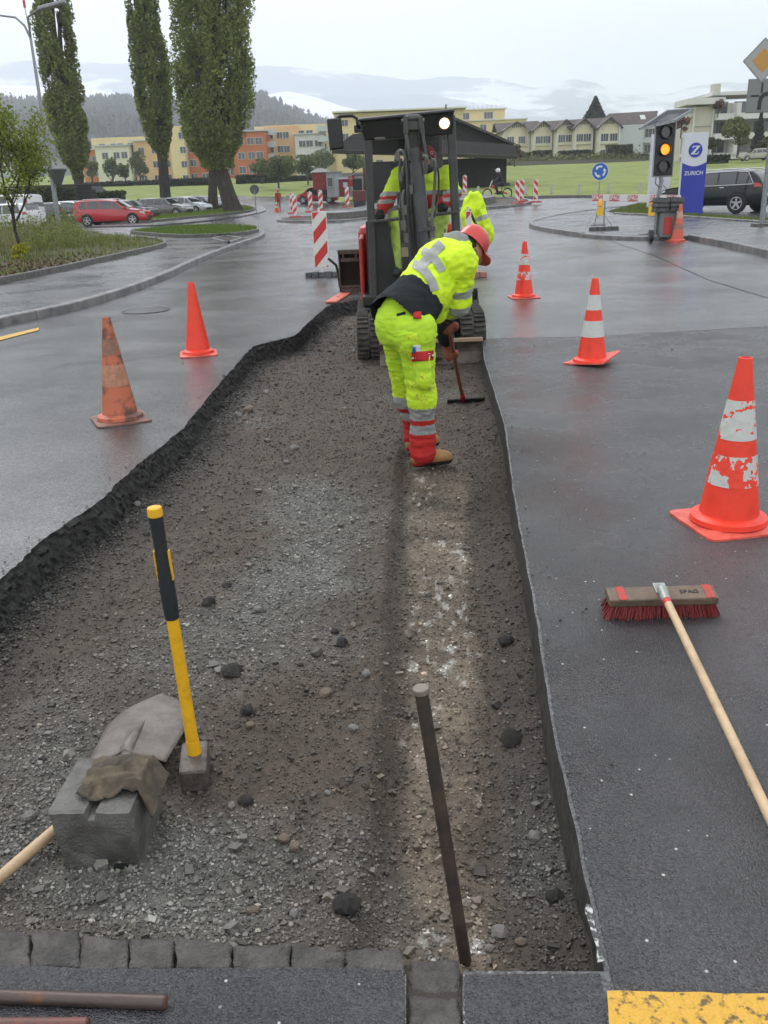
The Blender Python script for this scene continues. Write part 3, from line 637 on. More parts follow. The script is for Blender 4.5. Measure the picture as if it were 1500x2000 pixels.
# right side
rk=smooth_px([(1000,400),(1240,400)],2)
rk1=smooth_px([(1245,405),(1180,412),(1100,423),(1052,434),(1037,440),(1045,447),(1085,455),(1138,463)],5); rkw1=pxpoly(rk1); strip('kerb',rkw1,.13,.13,kerb_m,seg=1.0)
rk2=smooth_px([(1348,468),(1375,474),(1440,487),(1500,501),(1700,548),(1990,625)],4); rkw2=pxpoly(rk2); strip('kerb',rkw2,.15,.14,kerb_m,seg=1.0)
low=pxpoly([(1138,463),(1200,468),(1285,470),(1348,468)])
pr_=rkw1+low[1:]+rkw2[1:]+pxpoly([(1990,470),(1500,440),(1340,428),(1200,421),(1185,418),(1245,407)])
setp(sheet('pavement',pr_,A_pave,dz=.10,step=2,thick=.2),kind='structure')
strip('kerb',low,.13,.105,kerb_m)
gp_=pxpoly([(1190,418),(1245,404),(1320,400),(1335,424),(1420,430),(1500,436),(1990,462),(1990,470),(1500,441),(1340,429),(1200,422)])
setp(sheet('grass_verge',gp_,grass_m,dz=.115,step=1),kind='structure'); strip('kerb',pxpoly([(1200,423),(1340,430),(1500,442),(1990,472)]),.10,.17,kerb_m)
# far kerb and footway round the back of the roundabout
fk=pxpoly(smooth_px([(560,384),(620,388),(660,398),(700,402)],4)); strip('kerb',fk,.2,.14,conc_m)
fk=pxpoly(smooth_px([(960,392),(1000,389),(1100,386),(1240,386),(1340,386),(1500,384)],3)); strip('kerb',fk,.25,.14,conc_m)
fk=pxpoly(smooth_px([(0,424),(0,424)],1)) if False else None
# roundabout
RC=(1.8,53.0)
def circ(r,n=72,c=RC): return [(c[0]+r*math.cos(2*PI*i/n),c[1]+r*math.sin(2*PI*i/n)) for i in range(n)]
brn=mat('roundabout_grit',(.085,.072,.06),.8,col2=(.05,.045,.04),scale=2,bump=1,bscale=20)
o=sheet('roundabout_apron',circ(7.1),brn,dz=.09,step=1.5); setp(o,kind='structure'); c7=circ(7.2); strip('kerb',c7+[c7[0]],.22,.13,kerb_m)
o=sheet('roundabout_island',circ(5.0),A_pave,dz=.40,step=1.5); setp(o,kind='structure'); c5=circ(5.1); strip('kerb',c5+[c5[0]],.3,.42,conc_m)
# ------------------------------------------------------------------ hills and mountains
def ridge(name,prof,Y0,Y1,m,mk=None,amp=30,sc=.01,base=8,n=150,rows=50,pw=1.0,kind='structure'):
    """prof: pixels of the skyline seen at distance Y1; ground rises from Y0 to Y1"""
    a=[P(px,py,Y1) for px,py in prof]; xs=np.linspace(a[0].x,a[-1].x,n); h=np.interp(xs,[p.x for p in a],[p.z for p in a])
    V=[];
    for r in range(rows+1):
        t=r/rows; y=Y0+(Y1-Y0)*t; x=xs*(.35+.65*(y/Y1)); z=base+(h-base)*t**pw
        z=z+amp*fbm(x,np.full(n,y),sc,13,5,.55)*min(1,t*2.5)*(1-.65*t); V.append(np.c_[x,np.full(n,y),z])
    for r in range(1,5):
        y=Y1*(1+.1*r); V.append(np.c_[xs*(1+.05*r),np.full(n,y),h-(h-base)*.1*r*r*.6])
    R_=len(V); V=np.concatenate(V); i=np.arange(R_-1)[:,None]*n+np.arange(n-1)[None]; Q=np.stack([i,i+1,i+n+1,i+n],-1).reshape(-1,4)
    return setp(rawmesh(name,V,Q,m,smooth=True),kind=kind),V
def snowmat(name,sn,fo,scale,lo,hi,seed=0,stretch=(1,1,1)):
    m=mat(name,fo,.9,col2=sn,scale=scale,lo=lo,hi=hi,detail=9)
    t=m.node_tree; tcn=[q for q in t.nodes if q.type=='TEX_COORD'][0]; nz_=[q for q in t.nodes if q.type=='TEX_NOISE'][0]; mp_=t.nodes.new('ShaderNodeMapping'); mp_.inputs['Scale'].default_value=stretch; mp_.inputs['Location'].default_value=(seed,seed,0); t.links.new(tcn.outputs['Object'],mp_.inputs[0]); t.links.new(mp_.outputs[0],nz_.inputs[0]); return m
m_far=snowmat('far_snow_mountain',(.92,.94,.96),(.06,.09,.16),.0016,.50,.56,30,(1,.8,2.6))
m_mid=snowmat('snow_slope_left',(.88,.90,.93),(.22,.25,.28),.0035,.30,.42,4,(1,.6,2))
m_for=mat('wooded_hillside',(.040,.044,.042),.95,col2=(.075,.12,.05),scale=.006,lo=.56,hi=.60,detail=5,bump=1,bscale=.05)
ridge('mountain',[(-900,60),(-300,70),(0,118),(300,126),(500,140),(650,132),(800,150),(950,144),(1050,165),(1130,155),(1200,185),(1300,190),(1500,158),(1900,130),(2500,120)],3100,5400,m_far,amp=260,sc=.0012,base=30,n=260,rows=70)
ridge('mountain',[(-900,120),(-300,150),(0,168),(150,175),(300,182),(420,186),(500,184),(560,176),(620,190),(690,212),(760,232),(860,262),(1000,300)],1700,3000,m_mid,amp=45,sc=.003,base=20,n=200,rows=50)
_,HV=ridge('hill',[(-900,150),(-400,190),(-100,200),(0,204),(60,207),(150,206),(250,204),(350,212),(430,204),(500,196),(540,214),(600,240),(680,262),(760,285),(900,330)],560,1400,m_for,amp=26,sc=.005,base=12,n=160,rows=50)
# wood on the hill: uneven conifers and bare crowns
def leafquads(C,size,nrm_up=.0,asp=1.0):
    n=len(C); a=rng.normal(0,1,(n,3)); a[:,2]*=1-nrm_up; a/=np.linalg.norm(a,axis=1)[:,None]; b=np.cross(a,rng.normal(0,1,(n,3))); b/=np.linalg.norm(b,axis=1)[:,None]
    s=np.broadcast_to(np.asarray(size,float),(n,))[:,None]; u=a*s; v=b*s*asp
    V=np.stack([C-u*.9-v*.3,C+v*.9-u*.2,C+u*1.1+v*.2,C-v*.8+u*.3],1).reshape(-1,3); return V,np.arange(4*n).reshape(-1,4)
n=22000; k=rng.integers(160*8,160*51,n); c=HV[k]+np.c_[rng.uniform(-14,14,n),rng.uniform(-12,12,n),np.zeros(n)]
c=c[(fbm(c[:,0],c[:,1],.005,88)<.18)|(c[:,1]>1300)]; n=len(c); h=rng.uniform(6,14,n); V=[];Fc=[];tn=[]
ang=np.arange(6)*PI/3; 
kk=rng.uniform(0,1,n)<.5
for tier in range(3):
    z0=h*(.12+.27*tier); z1=h*(.55+.225*tier); rr=h*np.where(kk,.17-.04*tier,.26-.02*tier)*1.0
    ring=np.stack([c[:,0][:,None]+rr[:,None]*np.cos(ang+tier)*rng.uniform(.7,1.3,(n,6)),c[:,1][:,None]+rr[:,None]*np.sin(ang+tier)*rng.uniform(.7,1.3,(n,6)),(c[:,2]+z0)[:,None]+rng.uniform(-1,1,(n,6))],-1)
    tip=np.stack([c[:,0],c[:,1],c[:,2]+z1],-1)[:,None]; v=np.concatenate([ring,tip],1); o=sum(len(q) for q in V); V.append(v.reshape(-1,3)); b=o+7*np.arange(n)[:,None,None]; Fc.append((np.array([(i,(i+1)%6,6) for i in range(6)])[None]+b).reshape(-1,3)); tn.append(np.repeat(np.where(kk,.8,1.3)*rng.uniform(.7,1.3,n),7))
tn=np.concatenate(tn)[:,None]*np.array([.046,.046,.050])
setp(rawmesh('hillside_wood',np.concatenate(V),np.concatenate(Fc),mat('far_wood',(1,1,1),.95,attr='tint'),col=tn),'grey green wood covering the hillside behind the apartment blocks','forest',kind='stuff')
# ------------------------------------------------------------------ buildings
glass_m=mat('window_glass',(.05,.06,.07),.15,spec=.8); frame_m=mat('white_window_frame',(.55,.55,.54),.5); alu=mat('grey_metal',(.30,.31,.32),.4,metal=.4)
roof_m=mat('brown_roof_tiles',(.085,.06,.055),.75,col2=(.055,.042,.04),scale=1.2,bump=.5,bscale=6)
def wallm(n_,c): return mat('render_'+n_,c,.85,col2=tuple(x*.86 for x in c),scale=.35,detail=8,lo=.45,hi=.75)
W_or=wallm('orange',(.50,.175,.055)); W_pe=wallm('peach',(.66,.43,.22)); W_ye=wallm('yellow',(.68,.56,.30)); W_cr=wallm('cream',(.64,.62,.48)); W_wh=wallm('offwhite',(.60,.60,.57)); W_gr=wallm('pale_grey',(.46,.49,.49)); W_re=wallm('brick_red',(.46,.14,.055))
winme={}
def winmesh(w,h,div=2):
    k=(round(w,1),round(h,1),div)
    if k not in winme:
        b=MB().box((0,.02,0),(w,.05,h),1); t=.07
        for x in(-w/2,w/2): b.box((x,-.04,0),(t,.10,h+t),0)
        for z in(-h/2,h/2): b.box((0,-.045,z),(w+t,.12,t),0)
        for i in range(1,div): b.box((-w/2+w*i/div,-.03,0),(t*.8,.08,h),0)
        o=b.build('window',[frame_m,glass_m]); winme[k]=o.data; bpy.data.objects.remove(o)
    return winme[k]
def facade(par,x0,x1,y,z0,z1,depth,m,wins=(),flat=None,capm=None,sink=1.5):
    """box wall with facade at y facing the camera; wins: (u,v,w,h,div) centre in metres from x0,z1 down"""
    MB().box(((x0+x1)/2,y+depth/2,(z0-sink+z1)/2),(x1-x0,depth,z1-z0+sink)).build('wall',m,par,world=True)
    if capm: MB().box(((x0+x1)/2,y+depth/2-.1,z1+.12),(x1-x0+.7,depth+.6,.24)).build('roof_edge',capm,par,world=True)
    for wn in wins:
        u,v,ww,hh=wn[:4]; o=link('window',winmesh(ww,hh,wn[4] if len(wn)>4 else 2),par); o.location=Vector((x0+u,y-.03,z1-v))-par.location
def pb(px0,px1,pyt,pyb,Y): 
    a=P(px0,(pyt+pyb)/2,Y);b=P(px1,(pyt+pyb)/2,Y);xm=(px0+px1)/2; return a.x,b.x,P(xm,pyb,Y).z,P(xm,pyt,Y).z
def wgrid(x0,x1,z0,z1,cols,rows,w=1.3,h=1.3,top=1.9,st=2.85,div=2,skip=()):
    L_=x1-x0; o=[]
    for r in range(rows):
        for ci,cc in enumerate(cols):
            if (r,ci) in skip: continue
            if top+st*r<z1-z0-.8: o.append((cc*L_,top+st*r,w if cc*L_>.9 else .8,h,div))
    return o
metal_cap=mat('zinc_roof_edge',(.42,.45,.47),.35,metal=.3)
ab=thing('apartment_building','stepped cream, yellow and peach apartment block behind the two left poplars','building',(-63,205,6))
for (a,b,t,bt,Y,m,cols,rows,cap) in((163,198,293,362,208,W_or,(.3,.72),3,1),(190,256,285,368,204,W_cr,(.28,.62,.85),3,1),(184,284,268,366,211,W_ye,(.2,.42,.55,.75),1,0),(264,338,275,360,206,W_pe,(.2,.55,.85),4,1),(334,362,246,358,203,W_ye,(.88,),5,0)):
    x0,x1,z0,z1=pb(a,b,t,bt,Y); facade(ab,x0,x1,Y,z0,z1,11,m,wgrid(x0,x1,z0,z1,cols,rows),capm=metal_cap if cap else None)
rb=thing('apartment_building','brick red apartment block seen either side of the thickest poplar','building',(-40,205,6))
for (a,b,t,bt,Y,m,cols,rows) in((359,420,272,354,206,W_re,(.3,.66),4),(420,463,262,354,206,W_re,(.4,.8),4),(455,521,257,350,204,W_re,(.25,.55,.8),4)):
    x0,x1,z0,z1=pb(a,b,t,bt,Y); facade(rb,x0,x1,Y,z0,z1,11,m,wgrid(x0,x1,z0,z1,cols,rows,1.5,1.4),capm=metal_cap)
yb_=thing('apartment_building','long yellow apartment block with white bay and balconies left of the excavator cab','building',(-18,215,6))
for (a,b,t,bt,Y,m,cols,rows,cap) in((519,585,246,345,212,W_pe,(.15,.45,.62),4,0),(519,660,243,345,214,W_ye,(.1,.3,.38,.5,.62,.8),2,0),(578,634,262,345,209,W_wh,(.25,.5,.8),4,1),(655,905,218,345,213,W_ye,(.08,.2,.34,.48,.62,.76,.9),5,0),(500,522,247,345,216,W_ye,(.5,),3,0)):
    x0,x1,z0,z1=pb(a,b,t,bt,Y); facade(yb_,x0,x1,Y,z0,z1,11,m,wgrid(x0,x1,z0,z1,cols,rows,1.5,1.3),capm=metal_cap if cap else None)
for px,py in((529,262),(529,286),(529,310),(632,255),(632,275),(632,298)):
    q=P(px,py,208); MB().box((q.x,q.y,q.z-.1),(2.6,1.6,.2)).box((q.x,q.y-.75,q.z+.5),(2.6,.06,1.0)).build('balcony',W_gr,yb_,world=True)
x0,x1,z0,z1=pb(655,905,216,220,213); MB().box(((x0+x1)/2,218,z1+.1),(x1-x0+1.4,13,.3)).build('roof_edge',W_cr,yb_,world=True)
yp=thing('apartment_building','yellow flat roofed penthouse block rising behind the dark barn','building',(30,235,9))
x0,x1,z0,z1=pb(892,988,222,300,232); facade(yp,x0-1,x1+5,232,z0,z1-1.6,12,W_ye,[(1.5+3*i,1.6,1.5,1.5,2) for i in range(5)],capm=W_wh); facade(yp,x0,x1,234,z1-1.6,z1+1.0,8,W_ye,[(2.4,1.3,1.8,1.5,2),(8,1.3,2.2,1.5,3)],capm=W_cr)
for i in range(9): MB().box((x0+1+i*1.1,233.5,z1+1.7),(.06,.06,.9)).build('railing_post',alu,yp,world=True)
# dark barn
bn=thing('barn','long dark timber barn with a wide tiled roof behind the roundabout','barn',(4,80,1.2))
bw=mat('dark_barn_boards',(.030,.024,.022),.8,col2=(.018,.015,.014),scale=3,bump=.3,bscale=20); br_=mat('dark_barn_tiles',(.050,.044,.043),.6,col2=(.035,.031,.031),scale=2,bump=.6,bscale=9)
xr=P(1003,330,80).x; xl=P(705,330,78).x; zb=1.0; ze=P(1003,306,80).z; zr=P(880,238,88).z; rx=P(885,300,88).x
MB().box(((xl+xr)/2,88,(zb+ze)/2-.5),(xr-xl-1.2,16,ze-zb+1)).build('wall',bw,bn,world=True)
for i in range(46):
    x=xl+.8+(xr-xl-1.8)*i/45; MB().box((x,79.94,(zb+ze)/2),(.21,.09,ze-zb-.15)).build('board',bw,bn,world=True)
# low front roof, and the gable with its roof rising behind it
A_=P(648,292,70);B_=P(1010,304,79);C_=P(1002,283,84);D_=P(690,262,76)
dn=Vector((0,.1,-.28)); MB().add([A_,B_,C_,D_,A_+dn,B_+dn,C_+dn,D_+dn],[(0,1,2,3),(7,6,5,4),(0,4,5,1),(1,5,6,2),(2,6,7,3),(3,7,4,0)]).build('front_roof',br_,bn,world=True)
for i in range(12):
    t=(i+.5)/12; MB().bar(A_.lerp(D_,t)+Vector((0,-.03,.02)),B_.lerp(C_,t)+Vector((0,-.03,.02)),.05,.10).build('tile_course',br_,bn,world=True)
ap=P(884,235,84); L0=P(700,268,84); R0_=P(996,283,84); bk_v=Vector((0,12,0))
MB().add([ap,L0,R0_,ap+bk_v,L0+bk_v,R0_+bk_v],[(0,1,2),(3,5,4),(0,2,5,3),(0,3,4,1),(1,4,5,2)]).build('gable',bw,bn,world=True)
for q_ in(L0,R0_):
    e_=ap.lerp(q_,1.04); f_=Vector((0,-.7,.05)); MB().add([ap+f_,e_+f_,e_+bk_v,ap+bk_v]+[v+Vector((0,0,.22)) for v in(ap+f_,e_+f_,e_+bk_v,ap+bk_v)],[(0,1,2,3),(7,6,5,4),(0,4,5,1),(1,5,6,2),(2,6,7,3),(3,7,4,0)]).build('main_roof',br_,bn,world=True)
# terrace of gabled houses
units=[(983,1033,237,247,318,205),(1043,1077,236,246,316,200),(1087,1121,233,243,316,196),(1122,1156,231,241,316,193),(1169,1209,228,240,314,190)]
lab=['leftmost gabled terraced house, half behind the barn roof','terraced house second from the left, gable with slatted vent','middle terraced house of the gabled row above the meadow','terraced house fourth from the left in the gabled row','end terraced house with a long brown roof and blank grey side wall']
tym=wallm('pale_yellow',(.70,.64,.46))
for (a,b,tp,ev,bt,Y),lb in zip(units,lab):
    x0,x1,z0,z1=pb(a,b,ev+5,bt,Y); zt=P((a+b)/2,tp,Y).z; xm=(x0+x1)/2
    th=thing('terraced_house',lb,'house',(xm,Y,z0),group='row of gabled terraced houses')
    facade(th,x0,x1,Y,z0,z1,10,tym,[((x1-x0)*.28,2.2,1.5,1.4,3),((x1-x0)*.72,2.2,1.5,1.4,3),((x1-x0)*.28,5.2,1.5,1.4,3),((x1-x0)*.72,5.2,1.5,1.4,3)],sink=3)
    MB().add([(x0,Y,z1),(x1,Y,z1),(xm,Y,zt-.3),(x0,Y+9.9,z1),(x1,Y+9.9,z1),(xm,Y+9.9,zt-.3)],[(0,1,2),(3,5,4),(0,2,5,3),(1,4,5,2)]).build('gable',tym,th,world=True)
    for s in(-1,1):
        e=x0-.5 if s<0 else x1+.5; MB().add([(xm,Y-.9,zt),(e,Y-.9,z1-.4),(e,Y+11,z1-.4),(xm,Y+11,zt),(xm,Y-.9,zt-.25),(e,Y-.9,z1-.65),(e,Y+11,z1-.65),(xm,Y+11,zt-.25)],[(0,1,2,3),(4,7,6,5),(0,4,5,1),(1,5,6,2),(2,6,7,3),(3,7,4,0)]).build('roof',roof_m,th,world=True)
    for i in range(5): MB().box((xm-.8+.4*i,Y-.04,z1+.75-.12*abs(i-2)),(.2,.06,.9-.2*abs(i-2))).build('vent_slat',mat('dark_vent',(.06,.06,.06),.7),th,world=True)
    for x in(x0+.1,x1-.1): MB().box((x,Y-.25,(z0+z1)/2-.5),(.35,.5,z1-z0+1)).build('pillar',W_wh,th,world=True)
    MB().box((xm,Y-.2,(z0+z1)/2+.1),(x1-x0-.4,.4,.35)).build('balcony_band',W_cr,th,world=True)
    MB().add([(x0-1.2,Y+1.6,z1-.3),(x1+1.2,Y+1.6,z1-.3),(x1+3.2,Y+6.5,zt+.35),(x0-1.2,Y+6.5,zt+.15),(x0-1.2,Y+11,z1),(x1+3.2,Y+11,z1)],[(0,1,2,3),(3,2,5,4)]).build('main_roof',roof_m,th,world=True)
    if a!=1169:
        xg=x1+ (3.0 if a!=1087 else .6); MB().box(((x1+xg)/2,Y+6,(z0+z1)/2-1),(xg-x1,8,z1-z0+2)).build('side_wall',W_gr,th,world=True)
        MB().add([(x1-1,Y+1.3,z1-.2),(xg+1,Y+1.3,z1-.2),(xg+1,Y+9,zt-.3),(x1-1,Y+9,zt-.3),(x1-1,Y+1.5,z1-.4),(xg+1,Y+1.5,z1-.4),(xg+1,Y+9,z1-.4),(x1-1,Y+9,z1-.4)],[(0,1,2,3),(0,4,5,1),(1,5,6,2),(3,7,4,0),(4,7,6,5),(2,6,7,3)]).build('side_roof',roof_m,th,world=True)
    else:
        xa,xb,_,_=pb(1208,1256,ev,bt,Y); zr_=P(1290,216,Y+5).z; MB().box(((xa+xb)/2,Y+4,(z0+z1)/2-1),(xb-xa,8,z1-z0+2)).build('side_wall',W_gr,th,world=True)
        MB().box((xb+1.8,Y+5,(z0+z1)/2-1),(3.6,7,z1-z0+1)).build('rear_wall',W_wh,th,world=True)
        for i in range(2): MB().box((xb+1.8,Y+1.2,z1-3-3*i),(3.4,1.2,.9)).build('balcony',W_gr,th,world=True); o=link('window',winmesh(2.2,1.6,3),th); o.location=Vector((xb+1.8,Y+1.44,z1-1.6-3*i))-th.location
        xe=P(1300,220,Y).x; MB().add([(xm-1,Y+.0,z1+.1),(xe-1.8,Y+.2,z1+.1),(xe,Y+5,zr_),(xm+1,Y+5,zr_-.2),(xm-1,Y+10,z1),(xe-1.8,Y+10,z1),(xm-1,Y+.1,z1-.2),(xe-1.8,Y+.3,z1-.2)],[(0,1,2,3),(3,2,5,4),(0,6,7,1),(1,5,2),(0,3,4)]).build('long_roof',roof_m,th,world=True)
        q=P(1256,229,Y+2); MB().box((q.x,Y+2.2,q.z),(1.0,1.4,.12),R=rotm('X',38)).build('skylight',W_wh,th,world=True)
# flats on the right
fb=thing('apartment_building','large pale block of flats with long balconies at the right edge','building',(72,150,8))
flt=wallm('beige',(.50,.47,.40)); flw=wallm('white_band',(.62,.61,.60))
x0,x1,z0,z1=pb(1352,1392,200,300,150); facade(fb,x0,x1,150,z0,z1-.6,5,flt,[],capm=None)
x2=P(1640,250,150).x; MB().box(((x1+x2)/2,158,(z0+z1)/2),(x2-x1,10,z1-z0)).build('wall',flt,fb,world=True)
x3=P(1332,250,153).x; facade(fb,x3,x0,153,z0,z1-.9,3,flt,[(1.2,2,1.2,1.6,1),(1.2,4.9,1.2,1.6,1)])
MB().box(((x3+x1)/2+.2,152,z1+.1),(x1-x3+2.0,6.5,.9)).build('roof_slab',flw,fb,world=True)
for k,(dz) in enumerate((0,-2.9,-5.8,-8.7)):
    MB().box(((x1+x2)/2,151,z1-2.2+dz),(x2-x1-.1,4.0,.9)).build('balcony_front',flw,fb,world=True)
    for i in range(7): o=link('window',winmesh(2.4,1.7,2),fb); o.location=Vector((x1+2+i*3.4,152.93,z1-.7+dz))-fb.location
for i in range(4): MB().box((x1+3.4+i*6.1,149.9,(z0+z1)/2-.3),(.6,2.6,z1-z0)).build('pillar',flw,fb,world=True)
MB().box(((x1+x2)/2,156,z1+1.3),(x2-x1,9,.5)).build('roof_slab',flw,fb,world=True)
for i in range(4): MB().box(((x3+x0)/2,151.6,z1-1.8-2.9*i),(x0-x3+.2,2.6,.5)).build('balcony_front',flw,fb,world=True)
for x in(x0+.12,x1-.12): MB().box((x,149.95,(z0+z1)/2-.4),(.24,.3,z1-z0-.4)).build('pilaster',flw,fb,world=True)
for i in range(1,4): MB().box(((x0+x1)/2,149.97,z1-.6-2.9*i),(x1-x0,.1,.08)).build('panel_joint',mat('dark_joint',(.2,.19,.17),.8),fb,world=True)
MB().box((P(1396,190,152).x,152,z1+1.9),(1.2,1.2,1.6)).build('chimney',flt,fb,world=True); 
# garden wall, hedges, banks on the house terrace
hedge_m=mat('clipped_hedge',(.030,.045,.018),.95,col2=(.05,.07,.025),scale=3,bump=1,bscale=8)
def tuft(name,c,r,n,size,cols,m,parent=None,jit_=.25,clump=9,world=True):
    c=np.array(c,float);r=np.array(r,float); k=rng.normal(0,1,(clump,3)); k/=np.linalg.norm(k,axis=1)[:,None]; k=c+k*r*rng.uniform(.25,.85,(clump,1)); kr=rng.uniform(.28,.5,clump)
    j=rng.integers(0,clump,n); d=rng.normal(0,1,(n,3)); d/=np.linalg.norm(d,axis=1)[:,None]; C=k[j]+d*r*(kr[j]*rng.uniform(.45,1.05,n)**.5)[:,None]
    V,Q=leafquads(C,size*rng.uniform(.6,1.4,n)); tt=np.array(cols[0])+(np.array(cols[1])-np.array(cols[0]))*np.clip(rng.uniform(-.2,1.2,n)*.6+.4*rng.uniform(0,1,clump)[j],0,1)[:,None]
    return rawmesh(name,V,Q,m,parent,world=world,col=np.repeat(tt,4,0))
leaf_m=mat('tree_leaves',(1,1,1),.7,attr='tint',trans=.35)
bark_m=mat('dark_wet_bark',(.060,.046,.038),.85,col2=(.025,.020,.017),scale=6,bump=1,bscale=18)
def tree(px,pyb,pyt,Y,wpx,lb,cols=((.06,.09,.02),(.14,.17,.04)),n=1500,size=.16,group='trees in front of the houses',kind='deciduous_tree',tz=.3,ztr=None,name='tree'):
    b=P(px,pyb,Y); tp=P(px,pyt,Y); h=tp.z-b.z; wd=wpx/1814*Y
    th=thing(kind,lb,'tree',(b.x,Y,b.z),group=group)
    mbx=MB().tube([(0,0,-.6),(0,0,h*.2),(wd*.03,0,h*.5),(0,0,h*.8)],[.03*h+.04,.024*h+.03,.015*h+.02,.02],7)
    for i in range(6 if kind!='conifer_tree' else 0):
        a=i*2.4; z=h*(.25+.08*i); mbx.tube([(0,0,z),(math.cos(a)*wd*.2,math.sin(a)*wd*.2,z+h*.14),(math.cos(a)*wd*.38,math.sin(a)*wd*.38,z+h*.22)],[.012*h+.02,.008*h+.01,.01],5)
    mbx.build('trunk',bark_m,th,smooth=True)
    if kind=='conifer_tree':
        zz=rng.uniform(0,1,n)**1.15; tier=.75+.35*np.abs(np.sin(zz*26)); r_=(1-zz)*wd*.5*tier*rng.uniform(.35,1,n)**.5; a_=rng.uniform(0,2*PI,n); C=np.c_[r_*np.cos(a_),r_*np.sin(a_),h*(.05+.95*zz)-r_*.25]
        V,Q=leafquads(C,size*rng.uniform(.5,1.1,n)); tt=np.array(cols[0])+(np.array(cols[1])-np.array(cols[0]))*rng.uniform(0,1,n)[:,None]; rawmesh('crown',V,Q,leaf_m,th,col=np.repeat(tt,4,0)); return th
    tuft('crown',(0,0,h*(tz+(1-tz)/2)),(wd*.52,wd*.52,h*(1-tz)*.52),n,size,cols,leaf_m,th,clump=16,world=False); return th
GRN=((.05,.07,.018),(.14,.18,.045)); YG=((.08,.10,.02),(.20,.21,.05)); DG=((.015,.022,.014),(.03,.045,.022)); RDX=((.10,.03,.03),(.2,.08,.07))
tree(181,358,310,190,30,'small olive tree before the orange end of the cream block',YG)
tree(222,364,300,188,36,'grey green tree against the cream block',GRN,n=1500)
tree(246,360,316,190,26,'small round tree right of the grey green tree',GRN)
tree(276,362,300,187,42,'broad olive tree before the peach wall between the left poplars',((.05,.07,.02),(.15,.16,.045)),n=1900)
tree(544,360,300,150,80,'spreading green tree on the lawn before the brick red block',GRN,n=3800,tz=.18)
tree(512,352,312,160,40,'smaller green tree left of the spreading lawn tree',GRN,n=1500)
tree(602,362,304,160,44,'green tree behind the red site wagon',GRN,n=1700)
tree(628,350,290,175,60,'pale green tree behind the white container',((.07,.09,.04),(.17,.2,.08)),n=2400)
tree(690,350,298,165,56,'green tree beside the cab post above the grey container',GRN,n=2400)
tree(1162,228,190,230,42,'dark conifer standing above the terraced house roofs',DG,n=2600,size=.45,tz=.02,kind='conifer_tree',group='background conifers')
tree(1233,220,196,230,12,'bare topped tree above the long brown roof',DG,n=150,size=.3,kind='conifer_tree',group='background conifers') if False else None
tree(1392,302,270,135,34,'round clipped tree left of the yellow green one below the flats',((.03,.035,.012),(.09,.09,.03)),n=1600,tz=.35)
tree(1441,300,228,134,62,'tall yellow green tree in front of the flats',YG,n=3600,tz=.25)
tree(1492,300,270,133,40,'round clipped tree at the right edge below the flats',((.04,.045,.012),(.10,.10,.03)),n=1600,tz=.35)
tree(1480,290,215,140,26,'dark columnar conifer in front of the flats at right',DG,n=2400,tz=.02,size=.2,kind='conifer_tree',group='background conifers')
tree(1402,222,196,149,22,'red leaved shrub on the roof terrace of the flats',RDX,n=500)
tree(1330,262,225,140,30,'red leaved tree behind the traffic light',RDX,n=900,tz=.2)
tree(1005,318,283,150,34,'pinkish leaved bush right of the barn roof',((.08,.05,.04),(.17,.12,.09)),n=1000,tz=.1)
def hedge(px0,px1,pyt,pyb,Y,lb,dp=1.2,cols=DG,name='hedge',n=None,fall=0):
    x0,x1,z0,z1=pb(px0,px1,pyt,pyb,Y); th=thing(name,lb,'hedge',((x0+x1)/2,Y,z0)); W_=x1-x0;H_=z1-z0
    MB().box((0,0,H_/2-.2),(W_*.96,dp*.8,H_*.9+.4)).build('stems',hedge_m,th)
    n=n or int(220*W_*max(H_,1)**.5/ max(1,W_/12)); C=np.c_[rng.uniform(-W_/2,W_/2,n),rng.uniform(-dp/2,dp/2,n),rng.uniform(0,H_,n)]; f=rng.integers(0,3,n); C[:,1]=np.where(f<2,-dp/2+rng.normal(0,.06,n),C[:,1]); C[:,2]=np.where(f==2,H_+rng.normal(0,.06,n),C[:,2])
    V,Q=leafquads(C,.11*rng.uniform(.6,1.4,n)*max(1,Y/90)); t=np.array(cols[0])+(np.array(cols[1])-np.array(cols[0]))*rng.uniform(0,1,n)[:,None]; rawmesh('foliage',V,Q,leaf_m,th,col=np.repeat(t,4,0)); return th
hedge(330,420,350,362,172,'dark clipped hedge below the red block left of the thick poplar'); hedge(462,545,343,358,172,'long dark hedge below the brick red block right of the poplar')
hedge(545,612,346,356,174,'dark hedge continuing behind the lawn trees'); hedge(160,330,356,365,180,'low dark hedge along the foot of the cream block')
hedge(1184,1232,285,312,178,'large square brown green hedge beside the end terraced house',2.5,((.04,.04,.018),(.09,.085,.04)))
hedge(1040,1075,296,316,186,'dark hedge before the second terraced house',2); hedge(1095,1155,296,314,183,'long dark hedge before the middle terraced houses',2); hedge(1232,1262,303,315,176,'low hedge right of the square hedge',2)
hedge(1372,1420,305,314,120,'dark hedge under the clipped trees by the flats',2,n=900); hedge(1000,1036,300,316,190,'shrubs below the leftmost terraced house',2,GRN)
